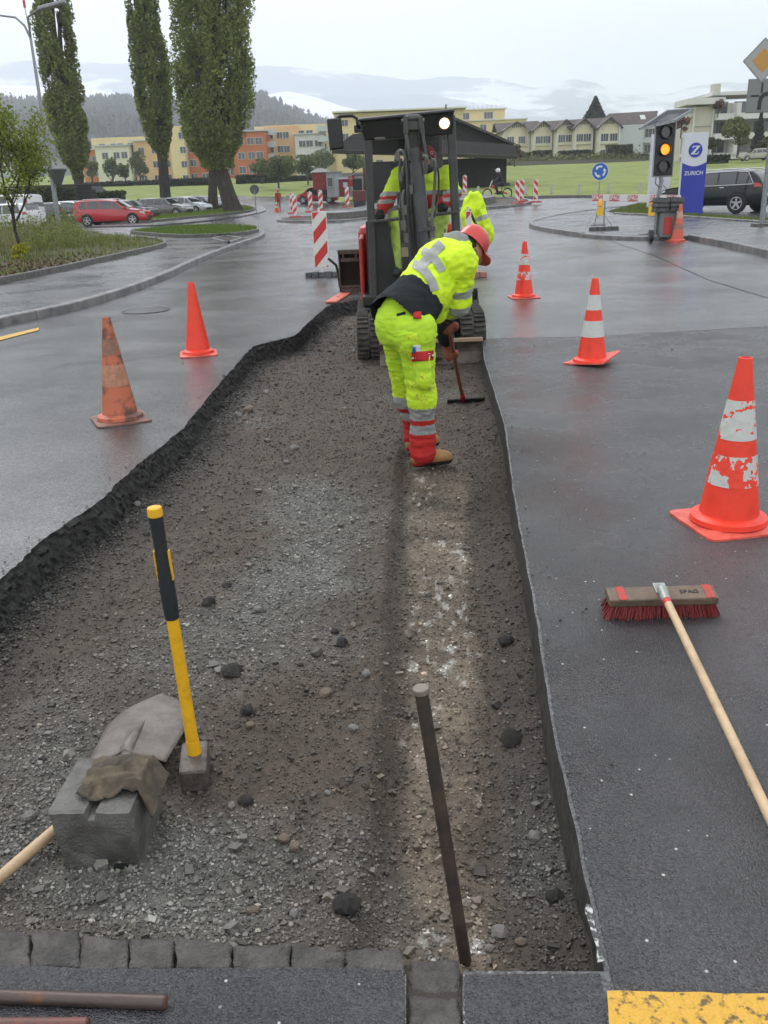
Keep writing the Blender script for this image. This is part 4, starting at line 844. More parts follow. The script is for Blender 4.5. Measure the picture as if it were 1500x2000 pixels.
# banks of mixed shrubs in the gardens
gs=np.c_[rng.uniform(18,52,700),rng.uniform(172,184,700),np.zeros(700)]; gs[:,2]=T(gs[:,0],gs[:,1])+rng.uniform(0,.5,700); V,Q=leafquads(np.repeat(gs,14,0)+rng.normal(0,.5,(9800,3)),.22)
tt=np.array([.05,.055,.02])+np.array([.12,.13,.04])*rng.uniform(0,1,9800)[:,None]; setp(rawmesh('garden_shrubs',V,Q,leaf_m,col=np.repeat(tt,4,0)),'mixed low shrubs in the gardens at the top of the meadow','shrubs',kind='stuff')
q0=P(1003,318,170);q1=P(1262,313,168); w_=thing('garden_wall','low pale stone wall along the top of the meadow below the terraced houses','wall',((q0.x+q1.x)/2,169,q0.z)); MB().bar((q0.x,170,q0.z-.2),(q1.x,168,q1.z-.2),.9,.4,up=(0,1,0)).build('stone_course',conc_m,w_,world=True)
# ------------------------------------------------------------------ poplars
def poplar(px,py,Y,z,tw,crown,lb,n,lean=0,cols=((.105,.13,.032),(.29,.34,.09)),htop=26,fork=0):
    """crown: list of (py, left px, right px) as seen; continued upward to a rounded tip"""
    b=P(px,py,Y); b.z=z; th=thing('poplar_tree',lb,'tree',b,group='tall poplars by the car park')
    prof=[]
    for y,l,r in crown: a=P(l,y,Y);c=P(r,y,Y); prof.append(((a.z+c.z)/2-z,(a.x+c.x)/2-b.x,(c.x-a.x)/2))
    prof.sort(); zt,xt,rt=prof[-1]; 
    if htop>zt: prof+=[(zt+(htop-zt)*.5,xt+.1,rt*.85),(zt+(htop-zt)*.85,xt,rt*.5),(htop,xt,.15)]
    pa=np.array(prof); z0=pa[0,0]
    xc=lambda h:np.interp(h,np.r_[0,pa[:,0]],np.r_[0,pa[:,1]]); rr=lambda h:np.interp(h,pa[:,0],pa[:,2])
    # fluted trunk
    V=[];nk=28;hs=np.r_[-.5,0,.3,.8,1.5,2.5,4,6,9,13,htop*.8]; R0=tw/2
    for h in hs:
        r=R0*(.16*math.exp(-max(h,0)*1.4)+.80)*max(.08,1-h/(htop*.85))
        for k in range(nk):
            t=2*PI*k/nk; q=r*(1+.10*math.sin(t*7+h*.3)+.05*math.sin(t*13+1)+.06*float(noise(np.array([math.cos(t)*2,math.sin(t)*2,h*.6])))); V.append((xc(max(h,0))+q*math.cos(t),q*math.sin(t),h))
    Fc=[(i*nk+k,i*nk+(k+1)%nk,(i+1)*nk+(k+1)%nk,(i+1)*nk+k) for i in range(len(hs)-1) for k in range(nk)]; MB().add(V,Fc).build('trunk',bark_m,th,smooth=True)
    # upswept limbs
    lb_=MB(); tips=[]
    nl=26 if n>15000 else 18
    for i in range(nl):
        h0=z0*.55+(htop*.55)*(i/nl)**1.2; a=rng.uniform(0,2*PI); L_=rng.uniform(.22,.34)*htop; pts=[]
        for s_ in np.linspace(0,1,6):
            h=h0+L_*s_; rad=rr(h)*min(1,.15+s_*1.0)*rng.uniform(.62,.78) if s_>0 else 0; pts.append((xc(h)+rad*math.cos(a+s_*.25),rad*math.sin(a+s_*.25),h))
        lb_.tube(pts,[R0*.30*(1-s_*.85)+.02 for s_ in np.linspace(0,1,6)],6); tips.append(pts)
    lb_.build('limb',bark_m,th,smooth=True)
    # leaves gathered in upright plumes
    npl=int(n/130); hh=z0+(htop-z0)*rng.uniform(0,1,npl)**1.35; a=rng.uniform(0,2*PI,npl); u=rng.uniform(.35,.93,npl)**.6; R_=rr(hh)*u
    C=np.c_[xc(hh)+R_*np.cos(a),R_*np.sin(a),hh]; j=rng.integers(0,npl,n); ph=rng.normal(0,1,(n,3)); ph=ph/np.linalg.norm(ph,axis=1)[:,None]*rng.uniform(.2,1,(n,1))**.4
    sx=.30+.16*rr(hh)[j]/2; D=ph*np.c_[sx,sx,1.15+0*sx]; D[:,:2]*=(1-.35*(D[:,2]>0)*D[:,2]/1.15)[:,None]; pnt=C[j]+D; 
    rmax=rr(np.clip(pnt[:,2],z0,htop))*1.10+.10*noise(pnt*1.5); rad=np.hypot(pnt[:,0]-xc(pnt[:,2]),pnt[:,1]); ok=(rad<rmax)&(pnt[:,2]>z0-.9); pnt=pnt[ok];j=j[ok]; n=len(pnt)
    V,Q=leafquads(pnt,rng.uniform(.05,.115,n)*Y/70); pt=rng.uniform(0,1,npl)[j]; t=np.clip(.25+.45*pt+.35*rng.normal(0,.5,n),0,1)[:,None]
    tn=np.array(cols[0])+(np.array(cols[1])-np.array(cols[0]))*t; rawmesh('crown',V,Q,leaf_m,th,col=np.repeat(tn,4,0)); return th
poplar(456,411,76,.22,1.65,[(-25,330,496),(60,331,497),(130,336,500),(190,340,494),(240,350,486),(280,366,470),(310,392,452)],'thickest poplar with a fluted trunk standing on the grass bank',78000)
poplar(414,392,88,.2,1.15,[(100,375,452),(200,378,450),(290,390,438),(318,402,428)],'slim poplar trunk half hidden behind the thickest poplar',9000,htop=18)
poplar(322,383,92,.2,1.35,[(-20,246,304),(60,252,318),(130,256,334),(190,266,337),(240,276,336),(280,292,332),(298,306,326)],'slender poplar left of the thickest one, trunk bare near the ground',34000)
poplar(158,372,92,.2,1.3,[(-20,58,132),(40,60,142),(110,74,148),(180,86,160),(240,96,174),(280,110,177),(320,128,168),(332,140,160)],'leftmost poplar, tilting crown beside the lamp post',38000)
# ------------------------------------------------------------------ haze: one closed box round everything
hz=MB().box((0,2700,300),(12500,7400,1240)).build('haze',[bpy.data.materials.new('air')]); hm=hz.data.materials[0]; hm.use_nodes=True; t=hm.node_tree; t.nodes.clear()
vo=t.nodes.new('ShaderNodeVolumePrincipled'); vo.inputs['Density'].default_value=.00040; vo.inputs['Color'].default_value=(.86,.9,.97,1); vo.inputs['Anisotropy'].default_value=.1
mo=t.nodes.new('ShaderNodeOutputMaterial'); t.links.new(vo.outputs[0],mo.inputs['Volume']); setp(hz,'thin pale haze filling the whole valley','haze',kind='stuff')
# ------------------------------------------------------------------ traffic cones
orange=mat('cone_plastic_red',(.86,.058,.028),.38,col2=(.62,.042,.02),scale=9,lo=.5,hi=.8,bump=.12,bscale=50,spec=.4)
orange_d=mat('cone_plastic_faded',(.52,.14,.07),.5,col2=(.12,.06,.045),scale=6,lo=.47,hi=.58,bump=.3,bscale=40)
plate_m=mat('cone_base_plastic',(.80,.13,.09),.42,col2=(.5,.06,.04),scale=12,lo=.4,hi=.7,bump=.2,bscale=40)
def bandmat(name,peel,dirt=.0,sc=11,base=(.86,.058,.028)):
    m=mat(name,base,.4,col2=(.56,.57,.54),scale=sc,detail=3,lo=peel,hi=peel+.012,bump=.5,bscale=30); return m
b_clean=bandmat('reflective_band',.02); b_p1=bandmat('reflective_band_peeled',.43,sc=13); b_p2=bandmat('reflective_band_torn',.50,sc=16); b_d=mat('dirty_band',(.45,.16,.09),.5,col2=(.22,.12,.09),scale=9)
def cone(x,y,h,R,label,bands,bm=orange,pm=plate_m,rz=0,bend=0,z=0,tilt=(0,0)):
    t=thing('traffic_cone',label,'traffic cone',(x,y,z),rz,'red traffic cones round the trench'); t.rotation_euler=(tilt[0],tilt[1],rz)
    k=R/.19; hb=.035*h/.75; r0=.128*h/.75; r1=.028*h/.75
    rad=lambda q:r0+(r1-r0)*q
    prof=[(r0*1.30,hb*.6),(r0*1.28,hb*1.25),(r0*1.14,hb*1.5),(r0*1.02,hb*1.7)]+[(rad(q),hb*1.7+(h-hb*1.7)*q) for q in np.linspace(0,1,12)]+[(r1*.8,h+.001),(r1*.72,h-.03)]
    MB().lathe(prof,40).build('cone_body',bm,t,smooth=True)
    # square base with rounded corners, a little warped
    s=r0*1.52; n=10; V=[];Fc=[]
    oc=[]
    for cx,cy,a0 in((1,1,0),(-1,1,90),(-1,-1,180),(1,-1,270)):
        for i in range(5): a=math.radians(a0+i*22.5); oc.append((cx*s*.80+s*.2*math.cos(a),cy*s*.80+s*.2*math.sin(a)))
    warp=lambda x,y:bend*(max(0,x-y)/s/1.6)**2*.05+bend*.35*(max(0,-x-y)/s/1.6)**2*.05
    m=len(oc)
    for kx,zz in((1,.002),(1.0,.014),(.72,.019),(.4,.03)): V+=[(x*kx,y*kx,zz+warp(x*kx,y*kx)) for x,y in oc]
    Fc=[(r*m+i,r*m+(i+1)%m,(r+1)*m+(i+1)%m,(r+1)*m+i) for r in range(3) for i in range(m)]+[tuple(range(m))[::-1]]
    MB().add(V,Fc).build('base_plate',pm,t,smooth=True)
    for cx,cy in((1,1),(-1,-1),(-1,1),(1,-1)): MB().cyl((cx*s*.8,cy*s*.8,.013+warp(cx*s*.8,cy*s*.8)),(cx*s*.8,cy*s*.8,.016+warp(cx*s*.8,cy*s*.8)),.010,n=10).build('base_hole',mat('dark_hole',(.10,.02,.015),.8),t)
    for q0,q1,m_ in bands:
        MB().lathe([(rad(q)+.0022,hb*1.7+(h-hb*1.7)*q) for q in np.linspace(q0,q1,5)],40).build('reflective_band',m_,t,smooth=True)
    return t
q=G(1421,1022); cone(q.x,q.y,.79,.2,'nearest traffic cone, bright red with a torn lower white band, right of the trench',[(.50,.745,b_p1),(.205,.40,b_p2)],rz=.18)
q=G(1155,709); cone(q.x,q.y,.745,.2,'red and white traffic cone with a bent up base corner, right of the bending worker',[(.61,.80,b_clean),(.27,.475,bandmat('reflective_band_worn',.34,sc=12))],rz=.85,bend=1.3)
q=G(1023,581); cone(q.x,q.y,.775,.2,'far right side traffic cone with flaking white bands beside the digger',[(.56,.77,b_p1),(.27,.43,b_p2)],rz=.1)
q=G(236,820); cone(q.x,q.y,.755,.2,'dirty faded orange traffic cone without white bands, left of the trench',[(.62,.78,b_d),(.30,.52,mat('faded_band',(.52,.24,.15),.5,col2=(.36,.17,.10),scale=20))],bm=orange_d,pm=mat('dirty_cone_base',(.26,.11,.075),.6,col2=(.13,.075,.06),scale=8),rz=.45)
q=G(388,692); cone(q.x,q.y,.73,.19,'plain bright red traffic cone without bands at the kink of the trench',[],rz=.2)
q=G(1322,472,0); cone(q.x,q.y,.92,.2,'faded banded traffic cone leaning on the temporary traffic light trolley',[(.60,.78,mat('faded_band2',(.55,.30,.2),.5)),(.28,.44,mat('faded_band3',(.32,.14,.10),.6))],bm=mat('cone_plastic_worn',(.66,.10,.05),.45,col2=(.5,.15,.1),scale=6),rz=.3,tilt=(.03,.02))
q=GT(541,413); cone(q.x,q.y,1.0,.25,'small distant traffic cone beside the workman walking on the far road',[(.55,.75,b_clean),(.25,.4,b_clean)],z=q.z)
# ------------------------------------------------------------------ beacons (warning boards)
redm=mat('retro_red',(.52,.030,.028),.35); whm=mat('retro_white',(.66,.64,.60),.35,col2=(.52,.50,.47),scale=9,lo=.5,hi=.8); rub=mat('recycled_rubber',(.045,.045,.046),.8,col2=(.09,.09,.088),scale=12,bump=.8,bscale=40)
def beacon(x,y,z,h,wd,label,rz=0,flip=1,foot=True,footm=None,tilt=0):
    t=thing('warning_beacon',label,'warning beacon',(x,y,z),rz,'red and white striped beacons'); t.rotation_euler=(0,tilt,rz)
    z0=.17; MB().box((0,0,z0+h/2),(wd,.03,h)).build('board',whm,t,bev=.006)
    per=h/2.35; n=3; 
    for i in range(-1,n+1):
        zc=z0+per*(i+.0)*1.0; pts=[(-wd/2+.014,zc),(wd/2-.014,zc+flip*(wd*1.0)),(wd/2-.014,zc+flip*wd+per*.5),(-wd/2+.014,zc+per*.5)]
        # clip to board
        lo,hi=z0+.014,z0+h-.014
        def clip(p,a,keep_hi):
            o=[]
            for j in range(len(p)):
                A=p[j];B=p[(j+1)%len(p)]; ia=(A[1]>=a) if keep_hi else (A[1]<=a); ib=(B[1]>=a) if keep_hi else (B[1]<=a)
                if ia:o.append(A)
                if ia!=ib: t_=(a-A[1])/(B[1]-A[1]); o.append((A[0]+(B[0]-A[0])*t_,a))
            return o
        p=clip(pts,lo,True); p=clip(p,hi,False) if len(p)>2 else p
        if len(p)>2:
            for s_ in(-1,1): MB().prism([(s_*a if False else a,b) for a,b in p],.0155,.0185,lambda u,v,w_,s_=s_:(u,s_*w_,v)).build('red_stripe',redm,t)
    MB().box((0,0,z0+h+.03),(.04,.03,.07)).build('top_spigot',whm,t)
    MB().cyl((0,0,.05),(0,0,z0),.02,n=8).build('stem',whm,t)
    fm=footm or rub
    for i in range(5): MB().box((-.26+.13*i,0,.05),(.122,.24,.10 if i%2 else .085),top=(.94,.8)).build('foot_block',fm,t,bev=.008)
    return t
q=G(630,541); beacon(q.x,q.y,0,1.02,.28,'nearest striped warning beacon, standing left of the digger cab',rz=-.05,flip=1)
lbs=[(577,425,1.0,'striped beacon at the left tip of the roundabout apron',52,1),(572,418,1.0,'striped beacon just behind the one at the left tip of the roundabout',55,1),(607,415,1.0,'second beacon from the left on the roundabout apron',56,1),(627,412,1.0,'third beacon from the left, before the grey container',56,1),(679,405,1.0,'beacon before the red tool hut',57,1),(908,382,1.0,'beacon behind the hanging yellow jacket, seen against the barn',58,-1),(1010,400,1.0,'front left beacon of the three at the right of the roundabout',49,-1),(1019,395,1.0,'rear middle beacon of the three at the right of the roundabout',51,-1),(1046,398,1.0,'rightmost beacon of the roundabout',50,-1)]
for px,py,h,lb,Y,fl in lbs:
    q=P(px,py,Y); zz=max(q.z,float(T(q.x,Y))+.08); beacon(q.x,Y,zz,h,.25,lb,rz=0,flip=fl,footm=mat('red_foot',(.4,.06,.05),.6))
q=G(941,541); bh=beacon(q.x-.24,q.y,0,.96,.10,'beacon with a pale stem carrying the hung up yellow jacket beside the cab',footm=mat('orange_foot_block',(.50,.12,.08),.6,col2=(.2,.1,.08),scale=8))
# orange board lying at the trench corner behind the bucket
q=G(668,590); q=(G(650,590)+G(688,566))/2; _d=G(688,566)-G(650,590)
pl_=thing('plastic_board','flat orange plastic board lying at the trench corner under the loose bucket','board',(q.x,q.y,.006),math.atan2(_d.y,_d.x)); MB().box((0,0,.012),(1.9,.17,.024)).build('board',mat('orange_board',(.62,.15,.10),.5),pl_,bev=.006); MB().cyl((-.4,0,.024),(-.4,0,.028),.02,n=10).build('hole',rub,pl_)
# ------------------------------------------------------------------ text helper
def text(par,name,s,size,loc,m,rot=(PI/2,0,0),ext=.002,shear=0,sx=1,bold=0):
    c=bpy.data.curves.new(name,'FONT'); c.body=s; c.size=size; c.extrude=ext; c.align_x='CENTER'; c.align_y='CENTER'; c.shear=shear; c.offset=bold
    o=bpy.data.objects.new('t',c); COL.objects.link(o); bpy.context.view_layer.update()
    me=bpy.data.meshes.new_from_object(o.evaluated_get(bpy.context.evaluated_depsgraph_get())); bpy.data.objects.remove(o); me.materials.clear(); me.materials.append(m)
    r=link(name,me,par); r.location=loc; r.rotation_euler=rot; r.scale=(sx,1,1); return r
galv=mat('galvanised_steel',(.30,.31,.32),.38,metal=.5,col2=(.2,.21,.22),scale=20); blk=mat('black_plastic',(.018,.018,.02),.4); white=mat('white_enamel',(.66,.67,.69),.35); blue=mat('sign_blue',(.015,.12,.42),.35)
# roundabout sign on its light stand
q=P(1172,0,31); b=G(1177,424); Y=31.; c=P(1172,335,Y)
rs=thing('roundabout_sign','round blue roundabout sign with three white arrows on a thin temporary stand','traffic sign',(c.x,Y,.0))
zc=c.z; rad=.28
MB().cyl((0,0,zc),(0,.012,zc),rad,n=40).build('disc',blue,rs); MB().lathe([(rad-.014,-.004),(rad,-.004),(rad,.014),(rad-.014,.014)],40,c=(0,0,zc),ax='y').build('rim',white,rs)
for k in range(3):
    a0=math.radians(90+120*k+25); pts=[];r0,r1=.13,.185
    A=[a0-math.radians(t) for t in np.linspace(0,62,7)]; pts=[(r1*math.cos(a),r1*math.sin(a)) for a in A]; ae=A[-1]; at=ae-math.radians(34)
    pts+=[(.215*math.cos(ae),.215*math.sin(ae)),(.158*math.cos(at),.158*math.sin(at)),(.10*math.cos(ae),.10*math.sin(ae))]+[(r0*math.cos(a),r0*math.sin(a)) for a in A[::-1]]
    MB().prism([(-u,v) for u,v in pts],-.006,-.003,lambda u,v,w_:(u,w_,v+zc)).build('arrow',white,rs)
MB().cyl((0,.02,.35),(0,.02,zc-.1),.018,n=8).build('post',galv,rs)
for dx,dy in((-.42,-.25),(.42,-.25),(0,.4)): MB().tube([(0,.02,.75),(dx,dy+.02,.11)],.014,6).build('stand_leg',galv,rs)
MB().box((0,-.1,.13),(.5,.06,.05)).build('foot_bar',galv,rs)
def lamp(px,py,Y,lb,sc=1.):
    q=P(px,py,Y); t=thing('warning_lamp',lb,'warning lamp',(q.x,Y,q.z),group='yellow warning lamps on the barrier'); a=mat('amber_lens',(.95,.42,.03),.25,spec=.8); y=mat('lamp_yellow',(.85,.48,.03),.5)
    MB().box((0,0,.0),(.17,.12,.24),0).build('battery_box',y,t,bev=.01); MB().lathe([(.0,.36),(.06,.35),(.085,.28),(.085,.16),(.06,.13),(0,.13)],16).build('lens',a,t,smooth=True); MB().cyl((0,0,.36),(0,0,.40),.02,n=8).build('cap',redm,t)
    t.scale=(sc,sc,sc); return t
q=G(1183,458)
bx0=P(1160,386,28.3);bx1=P(1333,388,27.0)
br=thing('barrier','white plank barrier with red lettered panels standing on a rubber foot','barrier',(bx0.x,28.3,0))
d=(bx1-bx0); 
def bp(t,z=0): p=bx0+d*t; return Vector((p.x,p.y,p.z+z))
seg=[(0,.28),(.286,1.0)]
for a,b_ in((0,.095),(.105,.98)): MB().bar(bp(a),bp(b_),.20,.025,up=(0,1,0)).build('plank',whm,br,world=True,bev=.004)
ang=math.atan2(d.y,d.x)
for k,t in enumerate((.035,.24,.45,.70,.88)):
    p=bp(t); nrm=Vector((math.sin(ang),-math.cos(ang),0)); v=br.location
    c=p+nrm*.022; MB().box(c,(.30,.012,.185),R=Matrix.Rotation(ang,3,'Z')).build('red_panel',mat('panel_red',(.50,.05,.035),.4),br,world=True)
    text(br,'lettering','SPAG',.205,c+nrm*.008-v,white,rot=(PI/2,0,ang),ext=.001,sx=.62,bold=.004)
p=bp(.135); MB().cyl((p.x,p.y+.03,.1),(p.x,p.y+.03,p.z+.1),.022,n=10).build('post',galv,br,world=True)
for i in range(4): MB().box((p.x-.33+.22*i,p.y,.15),(.21,.30,.11),top=(.95,.7)).build('foot_block',rub,br,world=True,bev=.01)
lamp(1172,413,28.2,'yellow warning lamp hanging at the left end of the lettered barrier'); lamp(1274,412,27.5,'yellow warning lamp standing below the middle of the lettered barrier',1.15)
# ------------------------------------------------------------------ temporary traffic light
Y=23.6; b=G(1291,474); tl=thing('temporary_traffic_light','portable traffic light on a wheeled pole showing amber, with a solar panel roof','traffic light',(b.x,Y,0))
hc=P(1297,292,Y); W_=42/1814*Y; Hh=104/1900*Y
MB().box((hc.x,Y,hc.z),(W_,.05,Hh)).build('backboard',mat('grey_backboard_rim',(.33,.34,.35),.4),tl,world=True,bev=.05)
MB().box((hc.x,Y-.035,hc.z),(W_-.07,.04,Hh-.07)).build('face',blk,tl,world=True,bev=.04)
for k,(dz,m_) in enumerate(((.40,'off'),(0,'amber'),(-.40,'off'))):
    z=hc.z+dz; MB().lathe([(.135,-.13),(.15,-.13),(.165,0),(.15,0),(.135,-.13)],28,c=(hc.x,Y-.05,z),ax='y').build('lens_hood',blk,tl,world=True)
    if m_=='amber':
        am=mat('lit_amber_lens',(1.,.33,.03),.4,emit=1.6); dk=mat('amber_dark',(.35,.10,.01),.5)
        MB().cyl((hc.x,Y-.062,z),(hc.x,Y-.052,z),.13,n=28).build('lens',mat('amber_lens_base',(.9,.25,.02),.4,emit=.5),tl,world=True)
        led=MB()
        for i in range(-5,6):
            for j in range(-5,6):
                u,v=i*.024+.012*(j%2),j*.021
                if u*u+v*v<.0135: led.cyl((hc.x+u,Y-.070,z+v),(hc.x+u,Y-.060,z+v),.0085,n=6)
        setp(led.build('light_points',am,tl,world=True),kind='stuff')
    else: MB().cyl((hc.x,Y-.060,z),(hc.x,Y-.052,z),.13,n=28).build('lens',mat('dark_lens',(.02,.017,.016),.15,spec=.9),tl,world=True)
pj=P(1292,350,Y); MB().tube([(hc.x-.04,Y+.03,hc.z-.5),(hc.x+.0,Y+.03,pj.z-.05),(pj.x-.05,Y+.04,pj.z-.4),(b.x-.03,Y+.04,.16)],[.05,.055,.042,.045],12).build('pole',galv,tl,smooth=True,world=True)
MB().tube([(hc.x-.14,Y+.02,hc.z-.55),(hc.x-.16,Y,pj.z-.1),(pj.x-.03,Y,pj.z-.2)],.012,6).build('cable',blk,tl,smooth=True,world=True)
MB().tube([(hc.x+.05,Y+.02,pj.z-.15),(hc.x+.22,Y+.05,pj.z-.3),(hc.x+.18,Y+.1,.9)],.008,6).build('cable',blk,tl,smooth=True,world=True)
# solar panel roof seen from below
a=P(1249,254,Y-.6);b2=P(1349,216,Y+1.1);c2=P(1300,216,Y+1.3)
ps=[P(1249,254,Y-.2),P(1353,214,Y-.2),P(1303,218,Y+1.2),P(1290,221,Y+1.2)]
A=P(1249,254,Y-.2);B=P(1318,238,Y-.2);C_=P(1354,215,Y+.4);D=P(1303,219,Y+.3)
th_=Vector((0,0,.045)); MB().add([A,B,C_,D,A+th_,B+th_,C_+th_,D+th_],[(3,2,1,0),(4,5,6,7),(0,1,5,4),(1,2,6,5),(2,3,7,6),(3,0,4,7)]).build('solar_panel',mat('solar_panel',(.03,.033,.04),.25,spec=.7),tl,world=True)
for a_,b_ in((A,B),(B,C_),(C_,D),(D,A)): MB().bar(a_+th_*.5,b_+th_*.5,.04,.06).build('panel_frame',galv,tl,world=True)
MB().bar((hc.x,Y+.05,hc.z+.5),(A+B+C_+D)/4,.05).build('panel_bracket',galv,tl,world=True)
x0=b.x
for dx in(-.16,.60): 
    MB().lathe([(.0,-.05),(.10,-.05),(.155,-.035),(.155,.035),(.10,.05),(0,.05)],20,c=(x0+dx,Y-.05,.155),ax='x').build('wheel',blk,tl,world=True,smooth=True)
    MB().lathe([(.0,-.055),(.05,-.055),(.05,.055),(0,.055)],12,c=(x0+dx,Y-.05,.155),ax='x').build('hub',galv,tl,world=True)
MB().bar((x0-.16,Y-.05,.155),(x0+.6,Y-.05,.155),.03).build('axle',galv,tl,world=True)
MB().box((x0+.24,Y+.05,.42),(.42,.34,.62)).build('battery_case',mat('grey_case',(.16,.165,.16),.5),tl,world=True,bev=.02)
MB().box((x0+.24,Y-.125,.40),(.2,.012,.42)).build('red_plate',mat('red_plate',(.45,.04,.03),.5),tl,world=True)
for i in range(3):
    for s_ in(0,1): MB().box((x0+.05+.38*s_,Y+.0,.80+.13*i-.02*i),(.36,.42,.12),R=Matrix.Rotation(.08*(i-1),3,'Y'),top=(.9,.8)).build('ballast_block',rub,tl,world=True,bev=.015)
fb_=G(1265,466); rf=thing('rubber_foot','loose grey rubber ballast foot on the road left of the traffic light','ballast block',(fb_.x,fb_.y,0)); MB().box((0,0,.06),(.55,.3,.12),top=(.8,.7)).build('block',rub,rf,bev=.02); MB().cyl((0,0,.12),(0,0,.135),.04,n=12).build('socket',blk,rf)
# ------------------------------------------------------------------ company pylons
def pyl(px0,px1,pyt,pyb,Y):
    a=P((px0+px1)/2,pyb,Y); t=P((px0+px1)/2,pyt,Y); return a.x,a.z,t.z,(px1-px0)/1814*Y
zx,zb_,zt_,zw=pyl(1322,1369,260,426,36); zb_=float(T(zx,36))
zp=thing('company_pylon','tall blue and white company pylon with a white letter in a blue disc','sign',(zx,36,zb_))
H_=zt_-zb_; navy=mat('pylon_blue',(.012,.028,.33),.3); pw=mat('pylon_white',(.60,.61,.66),.3)
MB().box((0,0,H_*.5),(zw,.22,H_)).build('panel',pw,zp,bev=.01)
# blue lower part with a curved top edge
hs=H_*.665; poly=[(-zw/2,.0),(zw/2,.0)]+[(zw/2-zw*i/14,hs-.03-.14*math.sin(PI*i/14)**1.0+.03*0) for i in range(15)]
MB().prism([(u,v) for u,v in poly],-.122,-.112,lambda u,v,w_:(u,w_,v)).build('blue_field',navy,zp)
MB().box((zw/2+.004,0,hs/2-.02),(.012,.21,hs-.04)).build('blue_edge',navy,zp)
zc=H_*.80; MB().cyl((0,-.122,zc),(0,-.113,zc),.265,n=44).build('emblem_disc',navy,zp)
Zp=[(-.13,.15),(.15,.15),(.155,.125),(-.045,-.115),(.09,-.115),(.125,-.05),(.145,-.055),(.115,-.155),(-.155,-.155),(-.16,-.13),(.045,.115),(-.075,.115),(-.105,.06),(-.125,.065)]
MB().prism([(u+.08*v,v) for u,v in Zp],-.130,-.1225,lambda u,v,w_:(u,w_,v+zc)).build('emblem_letter',pw,zp)
text(zp,'lettering','ZURICH',.205,(0,-.126,hs-.42),pw,sx=.98,bold=.003)
wx,_,wt,ww=pyl(1263,1304,262,412,41); wb=float(T(wx,41)); wp=thing('company_pylon','plain white pylon with a small red mark, half hidden behind the traffic light','sign',(wx,41,wb)); H2=wt-wb
MB().box((0,0,H2/2),(ww,.22,H2)).build('panel',pw,wp,bev=.01); MB().box((-ww*.33,-.115,H2*.80),(.14,.01,.34)).build('red_mark',redm,wp)
for i in range(5): MB().box((-ww*.36,-.115,H2*.66-.12*i),(.10,.008,.07)).build('grey_mark',mat('grey_print',(.25,.26,.3),.5),wp)
# ------------------------------------------------------------------ priority signs at the right edge
Y=27.; pb_=P(1490,436,Y); sp=thing('sign_post','grey steel post with yellow diamond sign above a bending road plate','traffic sign',(pb_.x,Y,float(T(pb_.x,Y))+.1))
px_=pb_.x; gal2=mat('sign_back_grey',(.22,.235,.23),.5,metal=.2); dc=P(1490,118,Y); sc2=P(1489,187,Y)
MB().cyl((px_,Y+.08,0),(px_,Y+.08,dc.z+.3),.075,n=14).build('post',galv,sp,world=True,smooth=True)
r=.55
def dia(r): return [(0,r),(-r,0),(0,-r),(r,0)]
for nm,rr_,y0,m_ in(('diamond_plate',r,.0,gal2),('white_border',r*.95,-.006,mat('sign_face_white',(.36,.36,.345),.5)),('diamond_field',r*.56,-.012,mat('sign_face_yellow',(.50,.26,.06),.5))):
    MB().prism(dia(rr_),y0-.006,y0+.0,lambda u,v,w_:(dc.x+u,Y-.02+w_,dc.z+v)).build(nm,m_,sp,world=True)
for i in range(4):
    a,b_=dia(r*1.0)[i],dia(r*1.0)[(i+1)%4]; MB().bar((dc.x+a[0],Y-.02,dc.z+a[1]),(dc.x+b_[0],Y-.02,dc.z+b_[1]),.03).build('rim',galv,sp,world=True)
sz=.88; MB().box((sc2.x,Y,sc2.z),(sz,.03,sz)).build('plate',gal2,sp,world=True,bev=.02); MB().box((sc2.x,Y-.02,sc2.z),(sz-.05,.01,sz-.05)).build('plate_face',mat('sign_face_grey',(.20,.215,.205),.5),sp,world=True)
cur=[(-.07,-.36),(-.07,-.16),(-.045,-.05),(.03,.02),(.12,.045),(.36,.045)]
def ribbon(pts,w_): 
    P_=[Vector(p) for p in pts];A=[];B=[]
    for i,p in enumerate(P_):
        d=(P_[min(i+1,len(P_)-1)]-P_[max(i-1,0)]).normalized(); n_=Vector((-d.y,d.x))*w_/2; A.append(p+n_);B.append(p-n_)
    return [(p.x,p.y) for p in A+B[::-1]]
for k,(pts,w_) in enumerate(((cur,.11),([(-.04,.33),(-.04,.07)],.05),([(-.34,.0),(-.10,.0)],.05))): MB().prism(ribbon(pts,w_),-.034,-.028,lambda u,v,ww_:(sc2.x+u,Y+ww_,sc2.z+v)).build('road_symbol',blk,sp,world=True)
MB().box((px_,Y+.08,float(T(px_,Y))+.12),(.5,.4,.12)).build('footing',conc_m,sp,world=True)
# ------------------------------------------------------------------ lamp post on the left
Y=38.; b=P(121,475,Y); lp=thing('street_lamp','tall tapered grey street lamp with a curved double arm behind the planting bed','street lamp',(b.x,Y,0)); tp=P(60,75,Y); x0=b.x
x1=tp.x; MB().cyl((x0,Y,-.1),(x1+(x0-x1)*.55,Y,tp.z*.45),.11,.085,n=14).build('lower_pole',galv,lp,world=True,smooth=True)
e=P(0,30,Y); MB().tube([(x1+(x0-x1)*.55,Y,tp.z*.45),(tp.x,Y,tp.z),(P(48,50,Y).x,Y,P(48,50,Y).z),(P(30,34,Y).x,Y,P(30,34,Y).z),(e.x,Y,e.z),(e.x-.5,Y,e.z-.02)],[.08,.05,.045,.04,.035,.035],10).build('arm',galv,lp,world=True,smooth=True)
MB().box((e.x-.75,Y,e.z-.05),(.7,.28,.13),top=(.8,.7)).build('lamp_head',galv,lp,world=True,bev=.03)
